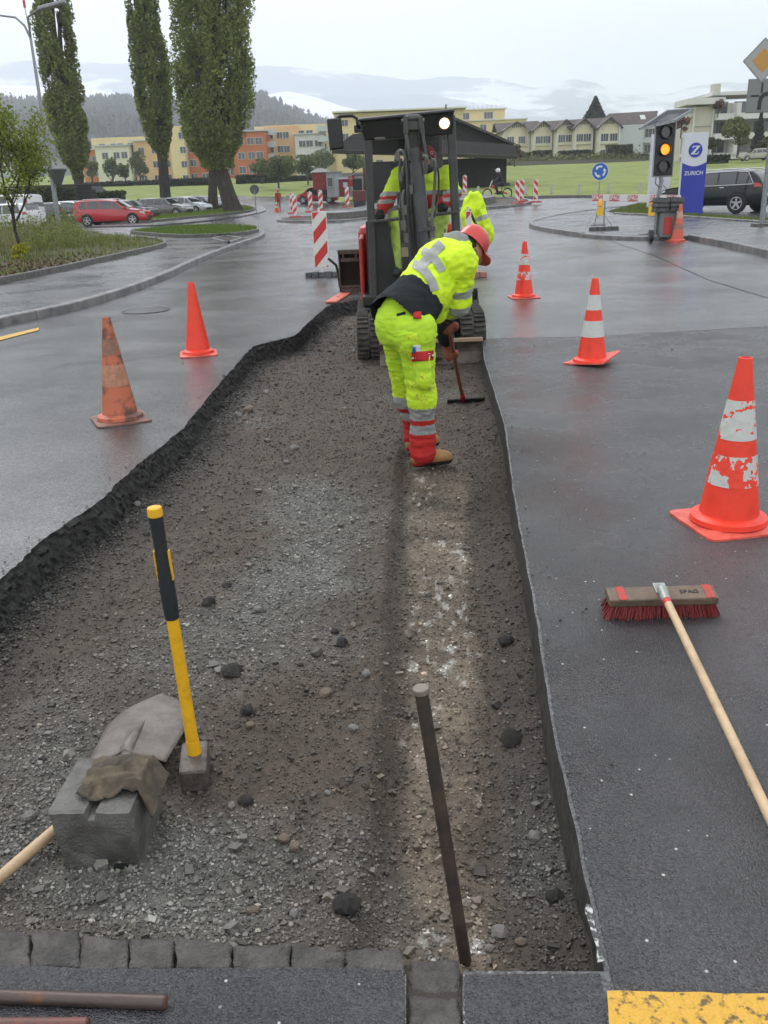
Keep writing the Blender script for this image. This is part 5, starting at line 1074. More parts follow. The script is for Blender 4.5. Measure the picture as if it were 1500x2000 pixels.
k=P(48,12,Y); MB().tube([tp,(k.x,Y,k.z)],.018,6).build('finial_rod',galv,lp,world=True); MB().cyl((k.x,Y,k.z-.05),(k.x,Y,k.z+.2),.05,n=8).build('red_tip',redm,lp,world=True)
u0=P(75,18,Y-.5);u1=P(128,3,Y-.5); MB().tube([tp,(tp.x+.1,Y-.2,tp.z+.7),u0],[.045,.04,.035],8).build('arm',galv,lp,world=True,smooth=True)
MB().bar(u0,u1,.26,.14).build('lamp_head',galv,lp,world=True,bev=.04)
c=P(109,345,Y-.3); hd=MB().lathe([(.0,.32),(.40,.30),(.42,.26),(.33,.16),(.20,-.15),(.09,-.35),(0,-.4)],16,c=(c.x,c.y+.2,c.z)); hd.build('funnel_light',mat('grey_funnel',(.10,.11,.12),.5),lp,world=True,smooth=True)
# no entry style round sign far left of roundabout
q=GT(501,418); ns=thing('traffic_sign','grey back of a small round sign on a thin post beside the thick poplar','traffic sign',tuple(q)); c=P(502,370,q.y); h=c.z-q.z
MB().cyl((0,0,-.2),(0,0,h),.04,n=8).build('post',galv,ns); MB().cyl((0,-.03,h),(0,-.01,h),.36,n=24).build('disc',mat('sign_back_dark',(.06,.065,.07),.5),ns)
# white bollards on the verge and by the meadow
for px,py,hh,lb in((436,404,.9,'white marker post leaning in front of the silver car'),(383,411,.9,'white marker post before the silver car nose'),(334,422,1.0,'white marker post before the grey hatchback')):
    q=GT(px,py); t=thing('marker_post',lb,'post',(q.x,q.y,q.z+.1),group='white marker posts on the grass bank'); MB().box((0,0,.5),(.16,.14,1.0),top=(.8,.8),R=Matrix.Rotation(-.06,3,'Y')).build('post_body',white,t,bev=.02); MB().box((0,0,-.02),(.22,.2,.16)).build('footing',conc_m,t)
_ml=['left of the rear middle beacon','just right of the rightmost beacon','midway between the beacons and the blue sign','behind the blue roundabout sign','left of the white pylon','between the two pylons','behind the hanging jacket and the moped']
for i,(px,py) in enumerate(((1027,380),(1077,378),(1130,378),(1188,376),(1250,374),(1308,372),(934,382))):
    q=GT(px,py); t=thing('marker_post','small pale marker post at the meadow edge, '+_ml[i],'post',tuple(q),group='pale marker posts along the meadow'); MB().box((0,0,.3),(.20,.16,.62),top=(.8,.8)).build('post_body',mat('pale_post',(.38,.38,.36),.6),t,bev=.02)
# ------------------------------------------------------------------ cars
tyre=mat('tyre_rubber',(.014,.014,.015),.7); alloy=mat('alloy_wheel',(.52,.53,.55),.3,metal=.6); cgl=mat('car_glass',(.02,.024,.027),.08,spec=.9,coat=.5); under=mat('underbody_black',(.012,.012,.013),.7); chrome=mat('chrome_trim',(.6,.61,.62),.2,metal=.8)
lampr=mat('tail_lamp_red',(.42,.012,.012),.2,spec=.8); lampw=mat('headlamp_glass',(.62,.64,.66),.12,spec=.9)
def car(x,y,z,head,L_,W_,H_,paint,lb,kind='hatch',rails=False,name='parked_car',cat='car',grp='cars parked at the left',chr_=False):
    """heading angle: direction of the nose; local +x is forward"""
    t=thing(name,lb,cat,(x,y,z),head,grp)
    prof={'hatch':[(-.5,.40,.60,.60),(-.485,.22,.70,.74),(-.455,.16,.66,.93),(-.40,.14,.63,.985),(-.22,.13,.62,1.),(0,.13,.61,.99),(.10,.13,.605,.94),(.225,.13,.60,.66),(.26,.13,.595,.615),(.38,.13,.55,.57),(.46,.15,.48,.50),(.495,.2,.40,.41),(.5,.25,.36,.37)],
      'suv':[(-.5,.36,.62,.62),(-.49,.24,.66,.70),(-.46,.20,.655,.84),(-.40,.17,.64,.965),(-.25,.17,.63,1.),(0,.17,.62,.985),(.09,.17,.615,.94),(.215,.17,.615,.68),(.26,.17,.61,.64),(.38,.17,.585,.605),(.455,.2,.54,.555),(.495,.24,.45,.46),(.5,.28,.38,.39)],
      'van':[(-.5,.16,.58,.60),(-.495,.14,.60,.9),(-.47,.13,.60,.985),(-.35,.13,.60,1.),(-.1,.13,.60,1.),(.12,.13,.60,.98),(.20,.13,.60,.90),(.31,.13,.58,.62),(.34,.13,.57,.59),(.42,.13,.53,.55),(.47,.15,.46,.48),(.495,.2,.38,.39),(.5,.25,.34,.35)]}[kind]
    X=[p[0]*L_ for p in prof]; zb=[p[1]*H_ for p in prof]; zl=[p[2]*H_ for p in prof]; zr=[max(p[3],p[2]+.005)*H_ for p in prof]
    def wb(u): return W_/2*(1-.16*max(0,abs(u)-.36)/.14*max(0,abs(u)-.36)/.14*1.6-.02)
    fx=np.linspace(-.5,.5,41); cols=[p[0] for p in prof]
    zbf,zlf,zrf=[np.interp(fx,cols,np.array(a)) for a in(zb,zl,zr)]
    V=[];tum=.80 if kind!='van' else .90
    for u,a,l,r in zip(fx,zbf,zlf,zrf):
        w0=max(.2,wb(u)); gh=(r-l)/(H_*.38); wr=w0*(1-(1-tum)*min(1,gh)); wr2=w0*(1-(1-tum)*min(1,gh)-.07)
        ring=[(w0*.90,a),(w0*.985,a+.06*H_),(w0,a+(l-a)*.45),(w0*.985,a+(l-a)*.85),(w0*.955,l),((w0*.955+wr)/2+.004,(l+r)/2),(wr,r-.05*min(1,gh)),(wr2*.9,r-.008),(wr2*.45,r+.012),(0,r+.018)]
        V+=[(u*L_,s,zz) for s,zz in ring]+[(u*L_,-s,zz) for s,zz in ring[:-1][::-1]]
    m=19; Fc=[(i*m+k,(i+1)*m+k,(i+1)*m+k+1,i*m+k+1) for i in range(40) for k in range(m-1)]+[((i+1)*m,i*m,i*m+m-1,(i+1)*m+m-1) for i in range(40)]+[tuple(range(m)),tuple(range(40*m,41*m))[::-1]]
    MB().add(V,Fc).build('body',paint,t,smooth=True)
    Va=np.array(V).reshape(41,m,3)
    def patch(u0,u1,k0,k1,off=.006,n=6,side=1,inset0=0.,inset1=0.,slant=(0,0)):
        o=[]
        for i in range(n+1):
            for j in range(n+1):
                kk=k0+(k1-k0)*j/n; fr=j/n
                uu=(u0+slant[0]*fr)+((u1+slant[1]*fr)-(u0+slant[0]*fr))*i/n
                q=(uu+.5)*40; a=int(min(39,max(0,q))); f=q-a; b=int(min(m-2,kk)); g=kk-b
                p=(Va[a,b]*(1-f)+Va[a+1,b]*f)*(1-g)+(Va[a,b+1]*(1-f)+Va[a+1,b+1]*f)*g
                p=p.copy(); p[1]*=side; o.append(p)
        o=np.array(o); Q=[(i*(n+1)+j,(i+1)*(n+1)+j,(i+1)*(n+1)+j+1,i*(n+1)+j+1) for i in range(n) for j in range(n)]
        nrm=vnorm(o,np.array(Q)); cc=np.array([0,0,H_*.55]); 
        sgn=np.sign(((o-cc)*nrm).sum(1).mean()); return o+nrm*sgn*off,[q if sgn>0 else q[::-1] for q in Q]
    def pt(name,m_,*a,**k):
        V_,Q_=patch(*a,**k); rawmesh(name,V_,Q_,m_,t,smooth=True)
    ws={'hatch':[(-.30,-.13,(.03,0)),(-.115,.04,(0,0)),(.055,.20,(0,-.095)),(-.415,-.315,(.045,.02))],'suv':[(-.27,-.11,(.0,0)),(-.095,.055,(0,0)),(.07,.20,(0,-.085)),(-.42,-.285,(.05,.0))],'van':[(.06,.28,(0,-.10)),(-.15,.04,(0,0))]}[kind]
    for u0,u1,sl_ in ws:
        for s_ in(1,-1): pt('side_window',cgl,u0,u1,4.15,5.85,side=s_,slant=sl_)
    fr_={'hatch':(.105,.222),'suv':(.10,.212),'van':(.205,.305)}[kind]; V_,Q_=patch(fr_[0],fr_[1],6.5,9,n=6); V2,Q2=patch(fr_[0],fr_[1],6.5,9,n=6,side=-1); rawmesh('windscreen',np.r_[V_,V2],Q_+[tuple(i+len(V_) for i in q) for q in Q2],cgl,t,smooth=True)
    rr_={'hatch':(-.482,-.415),'suv':(-.485,-.41),'van':(-.499,-.49)}[kind]; V_,Q_=patch(rr_[0],rr_[1],6.5 if kind!='van' else 5,9); V2,Q2=patch(rr_[0],rr_[1],6.5 if kind!='van' else 5,9,side=-1); rawmesh('rear_window',np.r_[V_,V2],Q_+[tuple(i+len(V_) for i in q) for q in Q2],cgl,t,smooth=True)
    for s_ in(1,-1):
        pt('headlight',lampw,.415,.478,3.2,4.3,side=s_,n=4); pt('tail_light',lampr,-.492,-.435 if kind!='van' else -.47,3.1 if kind!='van' else 3.4,4.3 if kind!='van' else 6.2,side=s_,n=4)
        pt('sill',under,-.30,.30,.0,.8,side=s_,n=4)
        for u in(-.21,.115): pt('door_gap',under,u,u+.003,1.2,4.1,side=s_,n=3,off=.004)
        pt('door_handle',chrome if chr_ else paint,-.17,-.13,3.35,3.55,side=s_,n=2,off=.02); pt('door_handle',chrome if chr_ else paint,.02,.06,3.35,3.55,side=s_,n=2,off=.02)
        MB().box((.215*L_,s_*(W_/2+.06),zlf[28]+.08),(.13,.2,.13)).build('wing_mirror',paint,t,bev=.02)
        if rails: MB().tube([(-.36*L_,s_*W_*.36,H_*.985),(-.33*L_,s_*W_*.36,H_*1.02),(.04*L_,s_*W_*.36,H_*1.015),(.09*L_,s_*W_*.36,H_*.965)],.022,6).build('roof_rail',chrome,t)
        if chr_:
            pts=[patch(u,u+.001,4.08,4.09,n=1,side=s_,off=.012)[0][0] for u in np.linspace(-.425,.20,9)]; MB().tube(pts,.012,5).build('chrome_strip',chrome,t)
            pts=[patch(u,u+.001,5.95,5.96,n=1,side=s_,off=.012)[0][0] for u in np.linspace(-.37,.11,9)]; MB().tube([patch(-.43,-.429,4.1,4.2,n=1,side=s_,off=.012)[0][0]]+pts,.012,5).build('chrome_strip',chrome,t)
    R_=.42*H_/1.5*.76 if kind!='suv' else .365
    for ux in(-.305,.315):
        for s_ in(1,-1):
            cx=ux*L_; yy=s_*(W_/2-.10)
            MB().lathe([(0,-.02),(R_*1.16,-.02),(R_*1.16,.0),(0,.0)],28,c=(cx,s_*(W_/2-.02),R_+.02),ax='y').build('wheel_arch',under,t)
            wl=MB().lathe([(R_*.66,-.10),(R_*.95,-.10),(R_,-.07),(R_,.07),(R_*.95,.10),(R_*.66,.10)],28,c=(cx,yy+s_*.03,R_),ax='y').build('tyre',tyre,t,smooth=True)
            rm=MB().lathe([(R_*.60,.085*s_),(R_*.68,.10*s_),(R_*.68,.06*s_),(0,.03*s_)],24,c=(cx,yy+s_*.03,R_),ax='y')
            rm=rm.build('rim',alloy if False else mat('rim_dark',(.03,.03,.032),.5),wl,smooth=True)
            for k in range(5):
                a=k*2*PI/5+.3; MB().bar((cx,yy+s_*.115,R_),(cx+R_*.66*math.cos(a),yy+s_*.125,R_+R_*.66*math.sin(a)),R_*.20,.03,up=(0,1,0)).build('spoke',alloy,wl)
            MB().lathe([(R_*.62,.118),(R_*.69,.118),(R_*.69,.10),(R_*.62,.10)] if s_>0 else [(R_*.62,-.118),(R_*.69,-.118),(R_*.69,-.10),(R_*.62,-.10)],24,c=(cx,yy+s_*.03,R_),ax='y').build('rim_ring',alloy,wl)
    MB().box((L_*.497,0,.42*H_/1.5),(.04,W_*.5,.12)).build('grille',under,t,bev=.01); MB().box((-L_*.497,0,.62*H_/1.5),(.03,.5,.12)).build('number_plate',white,t)
    return t
red_p=mat('red_car_paint',(.42,.012,.018),.25,coat=.8); grey_p=mat('bronze_grey_paint',(.15,.14,.135),.3,metal=.3,coat=.6); silv=mat('silver_paint',(.42,.44,.46),.3,metal=.3,coat=.6); blackp=mat('black_car_paint',(.006,.007,.009),.25,coat=.35,spec=.35); whp=mat('white_car_paint',(.62,.63,.64),.3,coat=.5); dkg=mat('dark_green_grey_paint',(.05,.06,.062),.3,coat=.6)
cw=P(222,420,57); car(cw.x,57,0,math.radians(-3),4.55,1.78,1.52,red_p,'bright red estate car parked side on left of the poplars','hatch',rails=True)
c=P(250,408,66); car(c.x,66,0,math.radians(-12),4.3,1.75,1.45,dkg,'dark car mostly hidden behind the red estate')
c=P(322,400,76); car(c.x,76,0,math.radians(-16),4.5,1.8,1.48,grey_p,'bronze grey hatchback parked right of the red estate')
c=P(366,395,84); car(c.x,84,0,math.radians(-22),4.4,1.8,1.5,silv,'silver hatchback parked right of the grey one')
c=P(396,388,93); car(c.x,93,0,math.radians(-26),4.6,1.8,1.5,blackp,'black hatchback partly hidden behind the silver car')
c=P(424,388,100); car(c.x,100,.0,math.radians(-26),4.4,1.8,1.45,silv,'pale car nose just visible left of the thick poplar')
c=P(18,410,60); car(c.x,60,0,math.radians(158),4.6,1.9,2.0,whp,'white delivery van at the left edge behind the young tree','van',name='parked_van',cat='van')
c=P(8,420,51); car(c.x,51,0,math.radians(165),3.9,1.7,1.5,whp,'small white hatchback cut by the left picture edge')
c=P(95,410,64); car(c.x,64,0,math.radians(150),4.3,1.8,1.45,dkg,'dark green car right of the white van behind the stems')
c=P(122,402,70); car(c.x,70,0,math.radians(150),4.4,1.8,1.5,whp,'white estate car behind the lamp post')
c=P(140,400,74); car(c.x,74,0,math.radians(150),4.2,1.8,1.5,mat('plum_paint',(.06,.02,.03),.3,coat=.5),'plum coloured car between the lamp post and the shed')
# Q-size black SUV right
c=P(1396,418,38.8); car(c.x,38.8,float(T(c.x,38.8)),math.radians(131),4.6,1.9,1.64,blackp,'black estate sport utility car with chrome window line at the right edge','suv',rails=True,grp='cars at the right',chr_=True)
c=P(1476,308,128); car(c.x,128,c.z-.35,math.radians(176),4.5,1.8,1.5,mat('beige_metallic',(.35,.33,.29),.3,coat=.5),'silver beige car parked high above the meadow near the flats','hatch',grp='cars at the right')
# dark slatted shed at the left
a=P(25,395,86);b_=P(205,395,82); sh=thing('shed','long dark slatted shed with a sloping right end behind the parked cars','shed',((a.x+b_.x)/2,84,0)); wd=b_.x-a.x; h0=P(150,362,84).z
shm=mat('shed_slats',(.022,.020,.018),.6,col2=(.035,.03,.028),scale=3)
MB().prism([(-wd/2,0),(wd/2,0),(wd/2-.3,h0*.45),(wd/2-2.0,h0),(-wd/2,h0-.1)],0,4,lambda u,v,w_:(u,w_,v)).build('wall',under,sh)
for i in range(9): 
    z=.2+i*(h0-.25)/8.5; e_=wd/2-.1-max(0,(z-h0*.45))/(h0*.55)*1.7; MB().box(((-wd/2+e_)/2,-.04,z),(e_+wd/2,.06,.2)).build('slat',shm,sh)
MB().box((-.9,1.9,h0+.05),(wd-2.0,4.6,.12)).build('roof',roof_m,sh)
hedge(198,242,377,402,80,'clipped green hedge at the right end of the dark shed',2,((.03,.045,.015),(.07,.10,.03)),n=1800); hedge(36,150,368,392,81,'leafy hedge hanging in front of the dark shed',1.0,((.03,.04,.012),(.08,.09,.03)),n=1200)
for px,py,lb in((87+300-75,388,'reddish bush by the nose of the grey hatchback'),(270,398,'small reddish bush behind the red car')):
    q=P(px,py,88); tuft('bush',(q.x,88,.7),(1.0,1.0,.8),400,.12,RDX,leaf_m); o=bpy.context.scene.objects[-1]; setp(o,lb,'bush')
# ------------------------------------------------------------------ site vehicles and cabins beyond the roundabout
vr=mat('wagon_red',(.36,.045,.035),.5,col2=(.25,.035,.03),scale=1.5); vw=mat('cabin_grey',(.42,.44,.44),.5,col2=(.33,.35,.35),scale=1); 
def boxat(px0,px1,pyt,pyb,Y,dp): x0,x1,z0,z1=pb(px0,px1,pyt,pyb,Y); return x0,x1,z0,z1
Y=98; x0,x1,z0,z1=boxat(611,642,336,382,Y,3); zg=z0
sw=thing('site_wagon','red wooden site wagon with a curved white roof beyond the roundabout','site wagon',((x0+x1)/2,Y,z0)); w_=x1-x0; h_=z1-z0
MB().box((0,1.2,h_*.5+.3),(w_,2.3,h_*.75)).build('body',vr,sw)
for i in range(8): MB().box((-w_/2+w_*(i+.5)/8,.02,h_*.5+.3),(w_/8-.05,.06,h_*.75)).build('plank',vr,sw)
MB().prism([(-w_/2-.2+(w_+.4)*i/10,h_*.875+.3+.38*math.sin(PI*i/10)) for i in range(11)]+[(w_/2+.2,h_*.86+.3),(-w_/2-.2,h_*.86+.3)],-.2,2.6,lambda u,v,w2:(u,w2,v)).build('roof',whp,sw)
for sx in(-.35,.35): MB().lathe([(0,-.08),(.35,-.08),(.35,.08),(0,.08)],16,c=(sx*w_,.2,.35),ax='y').build('wheel',tyre,sw)
x0,x1,z0,z1=boxat(638,667,337,385,95,3); w_=x1-x0;h_=z1-z0
sc_=thing('site_cabin','white grey metal cabin between the red wagon and the red tool hut','site cabin',((x0+x1)/2,95,z0)); MB().box((0,1.2,h_/2),(w_,2.4,h_)).build('body',vw,sc_); MB().box((0,1.2,h_+.05),(w_+.15,2.6,.12)).build('roof',alu,sc_); MB().box((.35,-.02,h_*.42),(.62,.06,h_*.78)).build('door',mat('cabin_door',(.5,.52,.52),.5),sc_); o=link('window',winmesh(.6,.9,1),sc_); o.location=(-.4,-.05,h_*.62)
x0,x1,z0,z1=boxat(665,712,340,384,100,3); w_=x1-x0;h_=z1-z0; cn_=thing('container','long pale grey container behind the red tool hut','container',((x0+x1)/2+1.2,101,z0)); w_+=2.4
MB().box((0,1.2,h_/2),(w_,2.4,h_)).build('body',vw,cn_)
for i in range(16): MB().box((-w_/2+w_*(i+.5)/16,-.02,h_/2),(.1,.06,h_*.9)).build('rib',vw,cn_)
MB().box((0,1.2,h_+.06),(w_+.1,2.5,.14)).build('roof_edge',alu,cn_)
x0,x1,z0,z1=boxat(662,684,350,384,94,3); w_=x1-x0;h_=z1-z0; tk=thing('tool_hut','small dark red tool hut with a pale rounded roof and a notice','hut',((x0+x1)/2,94,z0)); mr=mat('hut_dark_red',(.22,.035,.04),.5)
MB().box((0,.7,h_/2),(w_,1.4,h_)).build('body',mr,tk); MB().prism([(-w_/2-.1+(w_+.2)*i/8,h_+.22*math.sin(PI*i/8)) for i in range(9)],-.1,1.5,lambda u,v,w2:(u,w2,v)).build('roof',whp,tk); MB().box((.1,-.02,h_*.68),(.45,.04,.45)).build('notice',whp,tk); MB().box((.1,-.02,h_*.3),(.6,.04,.5)).build('hatch',vr,tk)
x0,x1,z0,z1=boxat(681,694,344,364,93.5,3); bb=thing('notice_board','red notice board with pale lettering on legs beside the tool hut','sign',((x0+x1)/2,93.5,z0-1.0)); MB().box((0,0,1+(z1-z0)/2),(x1-x0,.05,z1-z0)).build('board',mat('board_red',(.5,.03,.03),.4),bb); text(bb,'lettering','SPAG',.28,(0,-.03,1+(z1-z0)*.75),white,sx=.7); MB().box((-.25,0,.5),(.06,.05,1.2)).build('leg',alu,bb); MB().box((.25,0,.5),(.06,.05,1.2)).build('leg',alu,bb)
c=P(619,374,101); zg=float(T(c.x,101)); vn=car(c.x,101,zg,math.radians(175),4.6,1.9,1.75,mat('van_red',(.5,.02,.03),.3,coat=.6),'red pickup in front of the site wagon','van',name='parked_van',cat='van',grp='site vehicles')
q=P(745,372,92); ob=thing('site_cabin','orange brown low cabin seen through the digger windscreen','site cabin',(q.x,96,float(T(q.x,96)))); MB().box((0,1.2,1.3),(3.6,2.4,2.6)).build('body',mat('cabin_brown',(.30,.11,.06),.6),ob); 
for dx in(-.9,.7): o=link('window',winmesh(.9,1.0,1),ob); o.location=(dx,-.05,1.6)
q=P(703,402,62); rm_=thing('road_roller','small dark site roller with red body parked at the edge of the roundabout','road roller',(q.x,62,float(T(q.x,62)))); MB().box((0,0,1.0),(.9,1.6,.7)).build('body',mat('roller_red',(.10,.02,.02),.4),rm_,bev=.05); MB().lathe([(0,-.4),(.38,-.4),(.38,.4),(0,.4)],20,c=(0,-.6,.38),ax='x').build('drum',under,rm_); MB().lathe([(0,-.4),(.38,-.4),(.38,.4),(0,.4)],20,c=(0,.7,.38),ax='x').build('drum',under,rm_); MB().box((-.1,.2,1.7),(.6,.5,.8)).build('seat',under,rm_,bev=.05); MB().tube([(-.4,.6,1.3),(-.4,.6,2.3),(.4,.6,2.3),(.4,.6,1.3)],.04,6).build('roll_bar',under,rm_)
# ------------------------------------------------------------------ mini excavator
xdk=mat('digger_dark_grey',(.040,.041,.043),.45,col2=(.065,.062,.058),scale=5,bump=.15,bscale=40); xbk=mat('digger_black',(.012,.012,.013),.4,col2=(.03,.028,.026),scale=5,lo=.5,hi=.7); xrd=mat('digger_red',(.50,.025,.02),.35,col2=(.35,.03,.02),scale=4)
xtr=mat('track_rubber',(.030,.029,.028),.75,col2=(.075,.066,.056),scale=14,bump=.5,bscale=50); xblade=mat('blade_worn_steel',(.13,.105,.085),.55,col2=(.07,.055,.045),scale=8,bump=.4,bscale=40,metal=.2); xrod=mat('chrome_rod',(.75,.77,.8),.12,metal=1); xh=mat('hose_grey',(.10,.10,.10),.35); xmet=mat('fitting_steel',(.13,.12,.11),.4,metal=.6)
Yf=9.95
ex=thing('mini_excavator','red and black mini excavator facing the camera in the trench, work light on','excavator',(P(812,700,10.).x,10.3,-.2))
W=dict(world=True)
# tracks: rounded belt profile in (Y,z)
def track(xl,xr,y0,y1,h,side):
    r=h/2; path=[]
    n=12
    for i in range(n+1): a=-PI/2-PI*i/n; path.append((y0+r+r*math.cos(a),r+r*math.sin(a)))
    path=[(y0+r+r*math.cos(-PI/2-PI*i/n),r+r*math.sin(-PI/2-PI*i/n)) for i in range(n+1)]
    path+=[(y0+r+(y1-y0-2*r)*i/10,h+.01*math.sin(i)) for i in range(1,10)]
    path+=[(y1-r+r*math.cos(PI/2-PI*i/n),r+r*math.sin(PI/2-PI*i/n)) for i in range(n+1)]
    path+=[(y1-r-(y1-y0-2*r)*i/10,0.0) for i in range(1,10)]
    z0=-.2
    cen=MB(); N_=len(path)
    for s_,sc_ in((0,1),(1,.86)): pass
    V=[]
    for x in(xl,xr):
        for y,z in path: V.append((x,y,z0+z))
        yc=(y0+y1)/2
        for y,z in path: V.append((x,yc+(y-yc)*.93,z0+r+(z-r)*.80))
    Fc=[]
    for i in range(N_):
        j=(i+1)%N_; Fc+=[(i,j,2*N_+j,2*N_+i),(N_+i,3*N_+i,3*N_+j,N_+j),(i,N_+i,N_+j,j),(2*N_+i,2*N_+j,3*N_+j,3*N_+i)]
    bl=MB().add(V,Fc).build('track_belt',xtr,ex,**W)
    # tread lugs along the belt
    P_=[Vector((0,y,z)) for y,z in path]+[Vector((0,*path[0]))]; ds=[0]
    for a,b in zip(P_,P_[1:]): ds.append(ds[-1]+(b-a).length)
    s=0;k=0
    while s<ds[-1]:
        i=max(j for j in range(len(ds)) if ds[j]<=s+1e-9); i=min(i,len(P_)-2); t=(s-ds[i])/(ds[i+1]-ds[i]); p=P_[i].lerp(P_[i+1],t); d=(P_[i+1]-P_[i]).normalized(); nrm=Vector((0,-d.z,d.y))
        if (p+nrm*.01-Vector((0,(y0+y1)/2,r))).length<(p-Vector((0,(y0+y1)/2,r))).length: nrm=-nrm
        R=Matrix((Vector((1,0,0)),d,nrm if nrm.dot(Vector((1,0,0)).cross(d))>0 else -nrm)).transposed()
        w_=(xr-xl)*.44; xc=xl+(xr-xl)*(.25 if k%2 else .75)
        for xc,off in((xl+(xr-xl)*.24,0),(xl+(xr-xl)*.76,.028)):
            pp=p+d*off; MB().box((xc,pp.y+nrm.y*.012,z0+pp.z+nrm.z*.012),(w_,.034,.034),R=R,top=(.92,.6)).build('tread_lug',xtr,bl,**W)
        s+=.056;k+=1
    for yy in np.linspace(y0+r,y1-r,5): MB().lathe([(0,-.05),(r*.62,-.05),(r*.62,.05),(0,.05)],18,c=((xl+xr)/2,yy,z0+r*.9),ax='x').build('roller',xbk,ex,**W)
xl=P(699,680,9.55).x; tw=.27; track(xl,xl+tw,9.35,11.25,.46,-1)
xr=P(941,640,9.75).x; track(xr-tw,xr,9.35,11.25,.46,1)
MB().box(((xl+xr)/2,10.3,.07),(xr-xl-2*tw,1.3,.3)).build('track_frame',xbk,ex,bev=.02,**W)
# dozer blade
a=P(741,676,9.0);b=P(943,660,9.0); zt=(a.z+b.z)/2; zb_=-.2; n=7; prof=[(9.0+.07*math.sin(PI*i/n)*1.0,zb_+.02+(zt-zb_)*i/n) for i in range(n+1)]
MB().prism([(y,z) for y,z in prof]+[(y+.035,z) for y,z in prof[::-1]],a.x,b.x,lambda u,v,w_:(w_,u,v)).build('dozer_blade',xblade,ex,bev=.004,**W)
MB().box(((a.x+b.x)/2,9.005,zt+.01),(b.x-a.x,.06,.035)).build('blade_top_edge',mat('blade_edge',(.30,.20,.13),.5),ex,bev=.004,**W)
for x in(a.x+.25,b.x-.3): MB().bar((x,9.06,-.03),(x,9.7,.08),.07,.09).build('blade_arm',xbk,ex,**W)
# upper structure
fl=P(716,598,Yf); fr=P(899,580,Yf); zfl=.32; cx=(fl.x+fr.x)/2
MB().cyl((cx,10.4,.2),(cx,10.4,.34),.34,n=28).build('slew_ring',xbk,ex,**W)
MB().box((cx+.02,10.65,zfl+.06),(fr.x-fl.x+.12,1.5,.12)).build('floor_plate',xbk,ex,bev=.02,**W)
MB().box((cx,11.45,.75),(fr.x-fl.x+.16,.62,.78)).build('engine_cover',xrd,ex,bev=.09,**W)
MB().box((cx,11.74,.45),(fr.x-fl.x+.10,.22,.3)).build('counterweight',xdk,ex,bev=.06,**W)
ls=P(711,470,10.0); MB().box((fl.x-.035,10.75,(zfl+ls.z)/2+.02),(.05,1.15,ls.z-zfl)).build('side_panel',xrd,ex,bev=.02,**W)
MB().box((P(716,600,9.9).x+.06,9.9,.10),(.18,.2,.42)).build('tool_box',xbk,ex,bev=.01,**W)
# front lower left console panel
pa=[P(714,432,Yf),P(757,428,Yf),P(773,520,Yf),P(784,600,Yf),P(722,604,Yf)]
MB().add([Vector((p.x,p.y,p.z)) for p in pa]+[Vector((p.x,p.y+.28,p.z)) for p in pa],[(0,1,2,3,4),(5,6,7,8,9)]+[(i,(i+1)%5,5+(i+1)%5,5+i) for i in range(5)]).build('front_panel',xbk,ex,bev=.012,**W)
# posts, roof
tl=P(706,236,Yf);tr=P(886,220,Yf); 
MB().bar(P(731,600,Yf),P(718,238,Yf),.082,.09,up=(0,1,0)).build('front_post',xdk,ex,bev=.015,**W)
MB().bar(P(897,575,Yf),P(880,225,Yf),.088,.09,up=(0,1,0)).build('front_post',xdk,ex,bev=.015,**W)
bl_=Vector((tl.x+.05,11.25,0));br_2=Vector((tr.x-.06,11.25,0))
for p in(bl_,br_2): MB().bar((p.x,p.y,zfl),(p.x,p.y,tl.z-.05),.08,.08,up=(0,1,0)).build('rear_post',xdk,ex,bev=.012,**W)
dz=Vector((0,0,.0)); yo=9.84
q=[P(700,232,yo),P(888,213,yo)]; h0=q[0].z;h1=q[1].z
# roof: slab with a slightly humped top
V=[]
for y,zo in((9.82,-.0),(9.9,.012),(10.5,.03),(11.2,.015),(11.36,-.02)):
    for x,zz in((q[0].x,h0),(q[1].x,h1)): V.append((x,y,zz+zo))
V2=[(a_,b_,c_-.035) for a_,b_,c_ in V]
Fc=[(2*i,2*i+1,2*i+3,2*i+2) for i in range(4)]+[(10+2*i+2,10+2*i+3,10+2*i+1,10+2*i) for i in range(4)]+[(2*i,2*i+2,10+2*i+2,10+2*i) for i in range(4)]+[(2*i+3,2*i+1,10+2*i+1,10+2*i+3) for i in range(4)]+[(1,0,10,11),(8,9,19,18)]
MB().add(V+V2,Fc).build('roof',xbk,ex,bev=.015,**W)
hp=[P(703,235,9.86),P(887,217,9.86),P(884,262,9.9),P(712,275,9.9)]
MB().add(hp+[p+Vector((0,.10,0)) for p in hp],[(0,1,2,3),(7,6,5,4),(0,4,5,1),(1,5,6,2),(2,6,7,3),(3,7,4,0)]).build('header_panel',xbk,ex,bev=.01,**W)
MB().box(P(742,270,9.88),(.11,.015,.022)).build('wiper_plate',xmet,ex,**W)
MB().box((cx,11.2,h0-.18),(q[1].x-q[0].x-.2,.05,.24)).build('rear_header',xbk,ex,**W)
pg=mat('cab_windscreen',(.9,.92,.93),.02,spec=.5)
tnd=pg.node_tree; pb2=tnd.nodes['Principled BSDF']; pb2.inputs['Alpha'].default_value=.10; pb2.inputs['Base Color'].default_value=(.02,.025,.03,1)
gp2=[P(722,272,9.93),P(872,262,9.93),P(884,418,9.93),P(733,432,9.93)]; MB().add(gp2+[p+Vector((0,.006,0)) for p in gp2],[(0,1,2,3),(7,6,5,4),(0,4,5,1),(1,5,6,2),(2,6,7,3),(3,7,4,0)]).build('windscreen',pg,ex,**W)
MB().bar(P(722,434,9.86),P(893,414,9.86),.034,.034).build('grab_rail',xdk,ex,bev=.008,**W)
